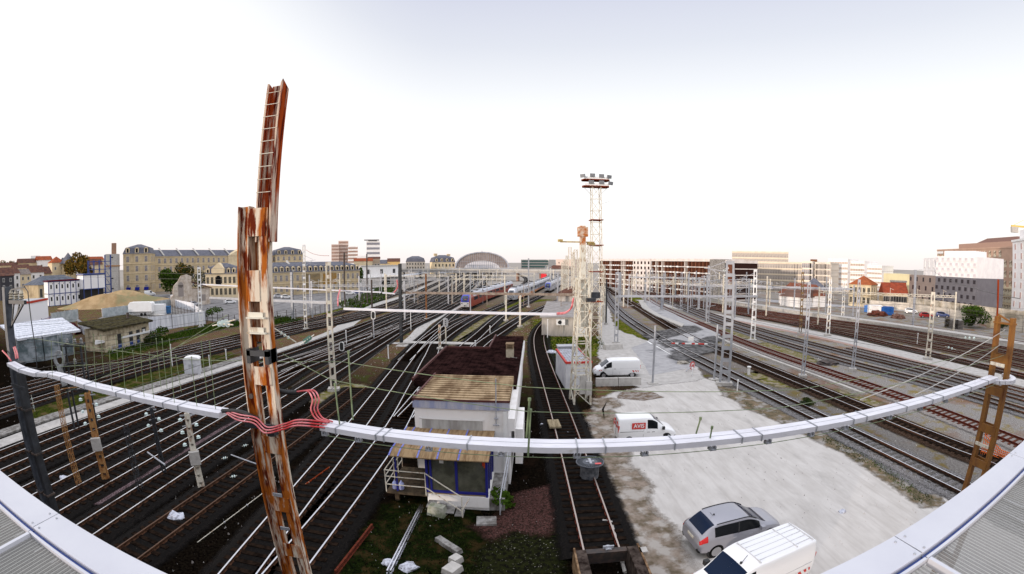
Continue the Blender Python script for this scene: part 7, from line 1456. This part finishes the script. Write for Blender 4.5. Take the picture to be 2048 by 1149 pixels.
a, b = far(1042, 545, 500), far(1098, 545, 480); T, Ln = building('glass_office', 'long low office with green glass bands right of the station', 'office building', a, b, 14, 14.5, concrete, 0 or 1, 0); 
for z in (6, 9, 12): k = K(); k.box(1, Ln - 1, -.2, -.01, z, z + 1.6); k.make('glass_band', M('green_glass', (.06, .14, .13), None, rough=.15), T)
a, b = far(1112, 545, 420), far(1150, 545, 400); building('pinkish_block', 'plain pinkish block right of the green glass office', 'building', a, b, 14, far(1130, 519, 410).z, pinkw, 2, 3, 1.4, 1.4, 4)
a, b = far(1098, 548, 420), far(1125, 548, 380); building('low_sheds', 'low dark shed roofs behind the pinkish block', 'building', a, b, 8, 6, concrete_dark, 1, 4, 1, 1.2, 2, roof=tile_brown, rooftype='gable', rh=3)
# ---- unfinished building (right of towers)
carc = M('raw_concrete', (.74, .68, .64), (.62, .56, .53), .4, .9); brk = M('raw_brick', (.22, .09, .055), (.14, .06, .04), .3, .9); drkin = M('painted_interior_shade', (.035, .018, .016), None)  # the darkest colour stands in for shade inside the open floors
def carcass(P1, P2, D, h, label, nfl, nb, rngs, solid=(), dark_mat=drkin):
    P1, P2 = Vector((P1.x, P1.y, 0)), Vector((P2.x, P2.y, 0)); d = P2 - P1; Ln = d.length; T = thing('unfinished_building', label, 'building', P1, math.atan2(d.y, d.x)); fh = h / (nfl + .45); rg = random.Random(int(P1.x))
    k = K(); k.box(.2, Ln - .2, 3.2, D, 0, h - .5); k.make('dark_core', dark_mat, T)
    for f in range(nfl + 1):
        k = K(); z = f * fh; k.box(0, Ln, 0, D, z, z + (.28 if f < nfl else h - nfl * fh)); k.make('floor_slab', carc, T)
        if f < nfl:
            k = K()
            for b in range(nb):
                x = Ln * b / nb; w = Ln / nb
                if any(s0 <= b / nb < s1 for s0, s1 in solid): continue
                if rg.random() < .5: k.box(x + w * .2, x + w * .7, -.35, -.02, z - .12, z + .42)
            if k.f: k.each('balcony_front', white_pt, T)
    for b in range(nb + 1):
        x = Ln * b / nb; k = K(); k.box(x - .18, x + .18, .7, 3.3, 0, h - 1); k.make('cross_wall', brk if rg.random() < .8 else carc, T)
    k = K()
    for f in range(nfl):
        for b in range(nb):
            if rg.random() < .28: x = Ln * b / nb; w = Ln / nb * rg.uniform(.35, .9); k.box(x + .2, x + w, 2.2, 2.5, f * fh + .35, (f + 1) * fh)
    k.make('brick_infill', brk, T)
    for s0, s1 in solid:
        k = K(); k.box(Ln * s0, Ln * s1, -.4, .35, 0, h); w = k.make('solid_wall', carc, T); base = None; m = max(2, int((s1 - s0) * Ln / 2.6))
        for f in range(nfl):
            for j in range(m):
                x = Ln * s0 + (s1 - s0) * Ln * (j + .5) / m; kk = K(); kk.box(-.55, .55, -.03, -.001, 0, fh * .55)
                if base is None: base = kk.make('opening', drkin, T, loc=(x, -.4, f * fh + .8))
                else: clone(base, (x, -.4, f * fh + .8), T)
    return T, Ln, fh
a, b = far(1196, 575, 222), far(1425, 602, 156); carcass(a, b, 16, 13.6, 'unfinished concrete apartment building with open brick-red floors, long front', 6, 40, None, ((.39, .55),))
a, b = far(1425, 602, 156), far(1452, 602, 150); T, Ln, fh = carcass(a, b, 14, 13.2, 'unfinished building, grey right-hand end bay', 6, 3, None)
a, b = far(1453, 602, 151), far(1464, 602, 158); d = Vector((b.x - a.x, b.y - a.y)); T = thing('outer_staircase', 'slanting concrete staircase between the two unfinished blocks', 'staircase', (a.x, a.y, 0), math.atan2(d.y, d.x)); k = K()
for f in range(6): k.bar((-.5, -.6, 2.6 + f * 2.05), (d.length, -.4, .6 + f * 2.05), .25, .7); 
k.make('flight', carc, T); k = K(); k.box(-.6, d.length + .5, .6, 6, 0, 13.4); k.make('shaft', concrete_dark, T)
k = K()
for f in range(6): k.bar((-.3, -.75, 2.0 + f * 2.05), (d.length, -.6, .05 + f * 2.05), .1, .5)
k.make('painted_shadow_gap', drkin, T)  # dark bars under the flights, the stair shadow put into their colour
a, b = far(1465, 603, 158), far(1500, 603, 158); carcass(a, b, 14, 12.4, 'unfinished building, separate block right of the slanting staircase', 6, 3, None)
T = thing('footbridge', 'pale steel footbridge with an arched truss in front of the unfinished building', 'footbridge', (0, 0, 0)); P = [at(1395, 575, 118), at(1440, 571, 116), at(1500, 570, 114), at(1545, 577, 112)]; k = K()
for a, b in zip(P, P[1:]):
    k.bar(a, b, .5, .5); m = 4
    for i in range(m): u, v = a.lerp(b, i / m), a.lerp(b, (i + 1) / m); k.bar(u, v + Vector((0, 0, 1.5)), .12); k.bar(u, u + Vector((0, 0, 1.5)), .12)
    k.bar(a + Vector((0, 0, 1.5)), b + Vector((0, 0, 1.5)), .18)
k.make('truss', galv_light, T)
# ---- beige office slabs
beige = M('beige_stone', (.76, .66, .53), (.68, .59, .47), .3, .85); beige2 = M('pale_beige_panel', (.78, .70, .60), None)
pn = M('blind_glass', (.30, .26, .24), (.42, .37, .33), .5, .6, lo=.45, hi=.55)
def offices(x0, x1, yt, D0, D1, fl, bays, label, wall, base_y=590, pane=pn, ww=.9, name='office_building', depth=16, whf=.72, cor=True):
    a, b = far(x0, base_y, D0), far(x1, base_y, D1); h = far((x0 + x1) / 2, yt, (D0 + D1) / 2).z
    return building(name, label, 'office building', a, b, depth, h, wall, fl, bays, ww, (h - .6) / fl * whf, .3, wall, wall, 'flat', overhang=.1, pane=pane, cornice=wall if cor else None) + (h,)
offices(1463, 1575, 505, 262, 262, 6, 16, 'tall beige office slab standing behind, cut off by the lower one', beige, ww=2.0)
offices(1500, 1604, 526, 215, 208, 5, 20, 'lower beige office front, wide left part', beige, ww=1.5); offices(1604, 1623, 525, 207, 206, 5, 5, 'beige office front, narrow middle part', beige2, pane=shut, ww=1.6); offices(1629, 1659, 527, 208, 206, 5, 9, 'beige office front, right part after the brown recess', beige2, ww=1.4)
a = far(1626, 590, 211); T = thing('brown_recess', 'dark brown vertical recess tower between the beige office parts', 'building', (a.x, a.y, 0), R(-38)); k = K(); k.box(-1.6, 1.6, 0, 10, 0, 14.8); k.make('wall', M('brown_recess', (.16, .08, .05), None), T)
wp_ = M('warm_pane', (.42, .32, .26), (.6, .5, .42), .4, .5)
for x0, x1, yt, lb in ((1655, 1694, 520, 'white apartment block with beige window rows, left of three'), (1697, 1727, 524, 'white apartment block with beige window rows, middle of three'), (1727, 1762, 533, 'white apartment block with beige window rows, right of three, lower')):
    offices(x0, x1, yt, 232, 228, 6, 6, lb, white_wall, pane=wp_, ww=1.6, name='apartment_block', whf=.4, cor=False)
# yellow station house and friends
a, b = far(1697, 602, 152), far(1741, 600, 150); T, Ln = building('station_house', 'cream two-storey station house with an orange hipped roof', 'house', a, b, 9.5, 6.7, stone_pale, 2, 5, .8, 1.7, .7, st_fr, M('orange_tile', (.36, .11, .045), (.27, .085, .04), 1), 'hip', 2.6, 3, cornice=stone)
T2 = far(1742, 600, 150), far(1768, 602, 145); 
a, b = far(1768, 601, 158), far(1815, 600, 160); building('red_roof_shed', 'long shed with a red tiled roof right of the orange-roofed house', 'shed', a, b, 9, 4.0, stone, 1, 9, 1.4, 2.4, .3, concrete, M('red_tile2', (.28, .065, .035), (.2, .05, .03), 1), 'gable', 3.4, pane=black_pl)
a, b = far(1762, 575, 230), far(1822, 575, 235); T, Ln = building('yellow_hall', 'plain pale yellow hall wall behind the red-roofed shed', 'hall', a, b, 20, far(1790, 548, 232).z, M('pale_yellow', (.66, .60, .38), (.6, .53, .34), .2), 1, 0); 
a, b = far(1780, 585, 190), far(1812, 585, 190); building('maroon_shed', 'dark maroon low building with a grey unit on its roof', 'building', a, b, 8, far(1796, 565, 190).z, M('maroon2', (.10, .03, .035), None), 1, 5, 1, 1, 1, roof=concrete_dark)
a, b = far(1557, 612, 150), far(1606, 613, 138); T, Ln = building('white_cottage', 'long white cottage with a brown tiled roof beside the right tracks', 'house', a, b, 9, far(1580, 590, 142).z, white_wall, 1, 4, .9, 1.3, 1.0, stone, M('brown_tile2', (.24, .09, .055), (.18, .07, .05), 1), 'gable', 3.3)
a, b = far(1606, 616, 136), far(1645, 612, 145); T, Ln = building('white_cottage', 'gable-fronted white cottage joined on the right of the long one', 'house', a, b, 9, far(1620, 596, 138).z, white_wall, 1, 1, .8, 1.2, 1.2, stone, M('brown_tile3', (.17, .10, .08), None), 'gablefront', 2.6)
a, b = far(1600, 590, 170), far(1655, 590, 170); building('slate_hall', 'low hall with a dark domed slate roof behind the cottages', 'hall', a, b, 12, far(1620, 581, 170).z, stone, 1, 4, 1, 1, 1, roof=slate, rooftype='hip', rh=4.2)
# grey and white cubic buildings on the right, brown one behind
greyp = M('grey_cladding', (.125, .12, .14), (.15, .145, .165), .5, .7); taupe = M('taupe_cladding', (.24, .19, .17), (.27, .215, .19), .5, .7); wclad = M('white_cladding2', (.84, .82, .82), (.76, .74, .75), .6, .6)
gp_ = M('grey_pane', (.03, .025, .03), None, rough=.2); lp_ = M('lilac_pane', (.56, .50, .54), (.7, .66, .68), .8, .4)
def cube_b(x0, x1, yb, z1, D0, D1, fl, bays, mat, pane, label, z0=0, depth=18, stag=True, frm=None):
    a, b = far(x0, yb, D0), far(x1, yb, D1); d = Vector((b.x - a.x, b.y - a.y)); Ln = d.length; T = thing('cubic_building', label, 'building', (a.x, a.y, 0), math.atan2(d.y, d.x)); k = K(); k.box(.02 if depth > 1 else .25, Ln, 0, depth, z0, z1); k.make('wall', mat, T); fh = (z1 - z0) / fl; base = None
    for f in range(fl):
        for b_ in range(bays):
            x = Ln * (b_ + (.3 if (f % 2 and stag) else .7)) / bays
            if base is None: k = K(); k.box(-.75, .6, -.14, -.002, -.1, fh * .62); k.box(-.5, .45, -.16, -.141, 0, fh * .5, 1); base = k.make('window', [frm or mat, pane], T, loc=(x, 0, z0 + f * fh + fh * .25))
            else: clone(base, (x, 0, z0 + f * fh + fh * .25), T)
        k = K(); k.box(-.05, Ln + .05, -.1, -.003, z0 + f * fh, z0 + f * fh + .12); k.make('string_course', mat, T)
    return T, Ln
zg = 10.2
cube_b(1817, 1869, 600, zg, 163, 150, 4, 4, taupe, gp_, 'taupe clad cubic building, left of the dark grey one'); cube_b(1869, 1951, 606, zg, 150, 141, 5, 7, greyp, gp_, 'dark grey clad cubic building with staggered windows'); cube_b(1951, 1982, 612, zg, 141, 158, 5, 4, greyp, lp_, 'right side face of the dark grey cubic building', depth=1)
cube_b(1869, 1951, 606, far(1900, 513, 146).z, 150.5, 141.5, 4, 7, wclad, lp_, 'white upper storeys above the dark grey building', z0=zg + .01); cube_b(1951, 1982, 606, far(1965, 516, 150).z, 141.5, 158, 3, 4, wclad, white_pt, 'white upper storeys, right side face', z0=zg + .01, depth=1)
cube_b(1845, 1871, 600, far(1857, 516, 160).z, 168, 158, 4, 3, wclad, white_pt, 'white block rising left behind the dark grey building', depth=12)
cube_b(1886, 1948, 606, far(1915, 503, 152).z, 152, 146, 1, 1, wclad, white_pt, 'white attic storey on top of the white building', z0=15.5, depth=8)
brw = M('brown_cladding', (.52, .34, .25), (.46, .30, .22), .3, .7); wpl = M('lit_pane', (.62, .56, .42), (.10, .05, .03), .35, .4, lo=.48, hi=.52)
a, b = far(1872, 600, 215), far(2024, 612, 172); h = 19.8; T, Ln = building('brown_office', 'big brown office building rising behind the white and grey ones', 'office building', a, b, 30, h, brw, 6, 17, 1.5, 2.2, .5, brw, brw, 'flat', pane=wpl, overhang=.15)
k = K(); k.box(Ln * .20, Ln * .94, 5, 25, h + .5, h + 2.6); k.make('plant_storey', M('dusty_brown', (.38, .26, .21), None), T); k = K(); k.add([(Ln * .42, 6, h + 2.6), (Ln * .94, 6, h + 2.6), (Ln * .94, 24, h + 2.6), (Ln * .42, 24, h + 2.6), (Ln * .50, 9, h + 4.4), (Ln * .86, 9, h + 4.4), (Ln * .86, 21, h + 4.4), (Ln * .50, 21, h + 4.4)], [(4, 5, 6, 7), (0, 1, 5, 4), (1, 2, 6, 5), (2, 3, 7, 6), (3, 0, 4, 7)]); k.make('sloped_cap', M('cap_brown', (.20, .12, .10), None), T)
k = K(); k.box(.5, 5.5, -.25, -.16, h - 1.2, h - .3); k.make('white_sign_band', white_pt, T)
a, b = far(1984, 612, 175), far(2024, 612, 168); building('pale_base', 'pale lower storeys below the brown office at the right', 'building', a, b, 6, 7.5, stone_pale, 3, 6, 1.5, 1.7, .3, stone_pale, pane=wpl)
a, b = far(2022, 612, 142), far(2090, 612, 120); h = far(2035, 484, 140).z; T, Ln = building('white_tower', 'tall white apartment tower cut by the right edge', 'apartment building', a, b, 16, h, wclad, 8, 5, 1.0, 1.4, 1.0, white_pt, white_pt, 'flat', pane=M('pinkish_pane', (.40, .18, .16), (.6, .4, .36), .5)); 
k = K(); k.box(1.2, Ln, 2, 12, h + .5, h + 3); k.make('plant_room', wclad, T)
a = far(2050, 470, 300); T = thing('tower_crane', 'yellow tower crane jib at the right edge of the sky', 'crane', (a.x + 6, a.y, 0), R(-30)); zz = far(2030, 453, 300).z; k = K(); k.box(-.8, .8, -.8, .8, 0, zz); k.make('mast', M('crane_yellow', (.6, .42, .08), None), T)
k = K(); k.bar((-14, 0, zz), (30, 0, zz), .7, 1.0); k.bar((-12, 0, zz + .5), (0, 0, zz + 5), .2); k.bar((0, 0, zz), (0, 0, zz + 5), .5); k.make('jib', M('crane_yellow2', (.66, .48, .14), None), T); k = K(); k.box(-14, -9, -1, 1, zz - 3.5, zz - .4); k.make('counterweight', concrete, T)
# long retaining wall / viaduct on the right
a = [far(1700, 606, 152), far(1820, 606, 147), far(1900, 612, 134), far(2048, 626, 116), far(2120, 640, 106)]
hoard([Vector((v.x, v.y, 0)) for v in a], 2.2, M('cream_wall', (.66, .60, .52), (.55, .49, .42), .5), 'long cream parapet wall in front of the grey cubic building', 'boundary_wall', 5, concrete)
a = [far(1815, 600, 152), far(1920, 606, 138), far(2048, 622, 126)]; hoard([Vector((v.x, v.y, 0)) for v in a], 3.6, M('cream_wall2', (.60, .54, .46), (.3, .26, .2), .35), 'second, taller cream wall at the foot of the cubic buildings', 'boundary_wall', 6, stone)
# containers & blue bins right
for x0, x1, yb, yt, m, lb, nm_ in ((1728, 1738, 625, 612, M('mid_blue', (.08, .2, .5), None), 'pale blue shipping container, left of the white one', 'shipping_container'), (1738, 1764, 630, 612, white_wall, 'white shipping container between the two blue ones', 'shipping_container'), (1762, 1787, 631, 615, M('deep_blue', (.02, .08, .30), (.03, .12, .36), 1), 'deep blue shipping container', 'shipping_container')):
    a, b = G(x0, yb), G(x1, yb + 1); h = top(a, x0, yt); d = b - a; T = thing(nm_, lb, 'container', a, math.atan2(d.y, d.x)); k = K(); Ln = d.length; k.box(0, Ln, 0, 2.5, .1, h)
    for i in range(int(Ln / .5)): k.box(i * .5, i * .5 + .25, -.05, -.001, .2, h - .1)
    k.make('container_shell', m, T); k = K(); k.box(-.04, Ln + .04, -.07, 2.54, h, h + .1); k.make('top_rail', m, T)
slab((1925, 650), (4, 2, 1.1), concrete, 'pale concrete blocks stacked beside the green bush', 'block_stack', 'blocks', -.5); slab((1992, 655), (5, 2, 2.0), stone_pale, 'cream block stack right of the green bush', 'block_stack', 'blocks', -.5)
for i, px in enumerate(((1894, 655), (1903, 657), (1912, 658), (1920, 659))):
    p = G(*px); T = thing('pallet_stack', ('leftmost', 'second', 'third', 'rightmost')[i] + ' stack of pallets left of the green bush', 'pallets', p, -.6, 'pallet stacks'); k = K()
    for j in range(7): k.box(-.6, .6, -.5, .5, j * .28, j * .28 + .14)
    k.make('pallet_pile', sleeper_grey if i % 2 else sleeper, T)
lump((1795, 637), 2.2, M('scrap_brown', (.10, .05, .035), (.2, .12, .1), 3), 'heap of brown scrap below the blue container', 'scrap_heap', 'heap', seed=31, flat=.5); lump((1755, 632), 3.0, M('scrap_red', (.16, .05, .035), (.06, .03, .02), 2), 'reddish scrap heap in front of the white container', 'scrap_heap', 'heap', seed=32, flat=.4)
lump((1655, 728), 1.6, darksteel, 'dark heap of scrap rails lying between the two slender masts', 'scrap_heap', 'heap', seed=33, flat=.25)
# orange netting by the ochre column
p = G(1960, 912); T = thing('orange_netting', 'orange plastic safety netting at the foot of the ochre column', 'safety netting', (p.x, p.y, 0), R(-70)); k = K()
hts = [1.7, 1.2, .8, .7, .9, .8]
for i in range(5):
    for j in range(6): k.bar((i * .8, .1 * (i % 2), hts[i] * j / 6 + .05), ((i + 1) * .8, .1 * ((i + 1) % 2), hts[i + 1] * j / 6 + .05), .05)
    for j in range(5): x = i * .8 + j * .16; hh_ = hts[i] + (hts[i + 1] - hts[i]) * j / 5; k.bar((x, .05, 0), (x, .05, hh_), .05)
k.make('net', orange_m, T)
# ================================================================== TREES
def tree(c, h, rx, rz_, label, mat, trunk_h=2.0, n=900, s=.45, name='tree', seed=1, cat='tree', mat2=None, lobes=7):
    rg = random.Random(seed); T = thing(name, label, cat, (c[0], c[1], 0))
    if trunk_h > .3:
        k = K(); k.cyl((0, 0, 0), (0, 0, h * .55), max(.12, h * .03), 7, h * .012)
        for i in range(5): a = i * 1.26; k.cyl((0, 0, h * .3 + i * .1), (math.cos(a) * rx * .6, math.sin(a) * rx * .6, h * .65), h * .012, 5, h * .004)
        k.make('trunk', bark, T)
    cl = [(rg.uniform(-.55, .55) * rx, rg.uniform(-.55, .55) * rx, trunk_h + (h - trunk_h) * rg.uniform(.3, .8), rg.uniform(.4, .62)) for _ in range(lobes)]
    for mi, (mm, nn_) in enumerate(((mat, n), (mat2 or mat, n // 3 if mat2 else 0))):
        if not nn_: continue
        k = K()
        for i in range(nn_):
            x0, y0, z0, r = rg.choice(cl); a, b = rg.uniform(0, 6.283), math.acos(rg.uniform(-1, 1)); q = rg.uniform(.55, 1.05) * r
            p = Vector((x0 + rx * q * math.sin(b) * math.cos(a), y0 + rx * q * math.sin(b) * math.sin(a), max(.1, z0 + rz_ * q * math.cos(b))))
            u = Vector((rg.gauss(0, 1), rg.gauss(0, 1), rg.gauss(0, 1))).normalized(); v = u.orthogonal().normalized(); ss = s * rg.uniform(.5, 1.2)
            k.add([p - u * ss, p - v * ss * .6, p + u * ss, p + v * ss * .6], [(0, 1, 2, 3)])
        k.make('crown', mm, T)
    return T
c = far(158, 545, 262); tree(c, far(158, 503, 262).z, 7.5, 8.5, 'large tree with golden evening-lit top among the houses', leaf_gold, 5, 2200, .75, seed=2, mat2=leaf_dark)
c = far(342, 585, 205); tree(c, far(342, 541, 205).z, 5.5, 5.2, 'round green tree in front of the long barracks wing', leaf, 2.2, 2200, .5, seed=3, mat2=leaf_dark)
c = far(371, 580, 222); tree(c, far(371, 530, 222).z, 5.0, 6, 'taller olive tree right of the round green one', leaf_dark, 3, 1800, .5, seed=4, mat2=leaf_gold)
c = far(399, 585, 200); tree(c, far(399, 545, 200).z, 3.5, 5, 'sparse grey-green tree between ruin and gatehouse', leaf_dark, 3, 600, .35, seed=5)
c = far(718, 575, 205); tree(c, far(718, 532, 205).z, 2.5, 5, 'ivy-green tree at the right end of the stone workshop', leaf, 1, 900, .4, seed=6)
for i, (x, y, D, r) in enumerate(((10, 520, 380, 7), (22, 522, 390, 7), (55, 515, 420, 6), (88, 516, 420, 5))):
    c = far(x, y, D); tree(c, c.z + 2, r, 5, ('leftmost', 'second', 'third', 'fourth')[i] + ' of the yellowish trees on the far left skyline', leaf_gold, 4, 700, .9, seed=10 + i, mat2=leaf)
p = G(1948, 655); tree((p.x, p.y), 4.6, 4.6, 2.4, 'dense round green bush beside the right-hand pallets', leaf, 0, 2200, .32, name='bush', seed=20, cat='bush', mat2=leaf_dark)
for i, (px, h, r, lb) in enumerate((((318, 683), 2.2, 2.0, 'green bush at the right end of the stone hut'), ((310, 690), 1.4, 1.6, 'dark low shrub in front of the stone hut end'), ((330, 697), 1.0, 1.2, 'low flowering shrub by the tracks right of the stone hut'), ((139, 606), 4, 2.2, 'small leafless-looking shrub against the white hoarding'), ((430, 636), 2.5, 3, 'bushy weeds by the fence left of the rusty column'), ((2005, 662), 1.8, 2.0, 'weedy shrub left of the ochre column top'),
        ((1003, 1020), .9, .8, 'dark ivy bush at the right foot of the cabin steps'), ((1610, 812), .6, .9, 'tuft of dry grass beside the right tracks'))):
    p = G(*px); tree((p.x, p.y), h, r, h * .55, lb, leaf if i % 2 == 0 else leaf_dark, 0, 500, .22 if h > 1.2 else .12, name='shrub', seed=30 + i, cat='shrub', lobes=5)
k = K(); rg = random.Random(77)
def weeds(pp, n, hgt, mat, seed):
    rg = random.Random(seed); P = gp(*pp); k = K(); xs = [p.x for p in P]; ys = [p.y for p in P]; c = 0
    while c < n:
        x, y = rg.uniform(min(xs), max(xs)), rg.uniform(min(ys), max(ys)); ins = False; j = len(P) - 1
        for i in range(len(P)):
            if (P[i].y > y) != (P[j].y > y) and x < (P[j].x - P[i].x) * (y - P[i].y) / (P[j].y - P[i].y) + P[i].x: ins = not ins
            j = i
        c += 1
        if not ins: continue
        h = hgt * rg.uniform(.3, 1.2); a = rg.uniform(0, 6.28); w = h * .35; k.add([(x - w * math.cos(a), y - w * math.sin(a), .01), (x + w * math.cos(a), y + w * math.sin(a), .01), (x + rg.uniform(-.3, .3) * h, y + rg.uniform(-.3, .3) * h, h)], [(0, 1, 2)])
    tag(k.make('weeds', mat), kind='stuff')
weeds([(670, 612), (720, 620), (770, 600), (800, 572), (760, 575), (700, 600)], 3500, 1.1, leaf, 1); weeds([(405, 655), (470, 655), (560, 650), (610, 640), (560, 636), (470, 645)], 2500, .7, leaf, 2)
weeds([(1080, 676), (1098, 745), (1118, 790), (1122, 700), (1220, 700), (1200, 676)], 3500, .28, leaf, 3); weeds([(690, 1149), (760, 1060), (830, 1010), (920, 1040), (980, 1149)], 2500, .14, leaf_dark, 4)
weeds([(1640, 880), (1760, 945), (1840, 1010), (1870, 1000), (1780, 940), (1660, 870)], 2500, .12, leaf, 5); weeds([(200, 700), (230, 720), (330, 690), (455, 655), (400, 652), (300, 683)], 3000, .45, leaf, 6)
# scattered stones on the dark track ground
def pebbles(x0, x1, y0, y1, n, smin, smax, mat, seed):
    rg = random.Random(seed); k = K()
    for _ in range(n):
        x, y = rg.uniform(x0, x1), rg.uniform(y0, y1); s = rg.uniform(smin, smax); a = rg.uniform(0, 3); c_, s_ = math.cos(a) * s, math.sin(a) * s
        k.add([(x - c_, y - s_, .0), (x + s_ * .7, y - c_ * .7, .0), (x + c_, y + s_, .0), (x - s_ * .7, y + c_ * .7, .0), (x, y, s * .7 + .06)], [(0, 1, 4), (1, 2, 4), (2, 3, 4), (3, 0, 4)])
    tag(k.make('stones', mat), kind='stuff')
pebbles(-24, 7, 11, 45, 900, .015, .05, M('pale_stones', (.22, .21, .20), (.5, .48, .46), 2), 1); pebbles(-60, -8, 12, 110, 1500, .03, .09, M('mid_stones', (.20, .18, .17), None), 2); pebbles(-20, 12, 50, 112, 1500, .04, .13, M('brown_stones', (.36, .32, .28), (.16, .12, .09), 2), 5); pebbles(22, 70, 14, 80, 900, .03, .08, M('grey_stones', (.5, .49, .47), None), 3); pebbles(6.5, 22, 10, 50, 500, .02, .06, M('yard_stones', (.40, .38, .36), None), 4)
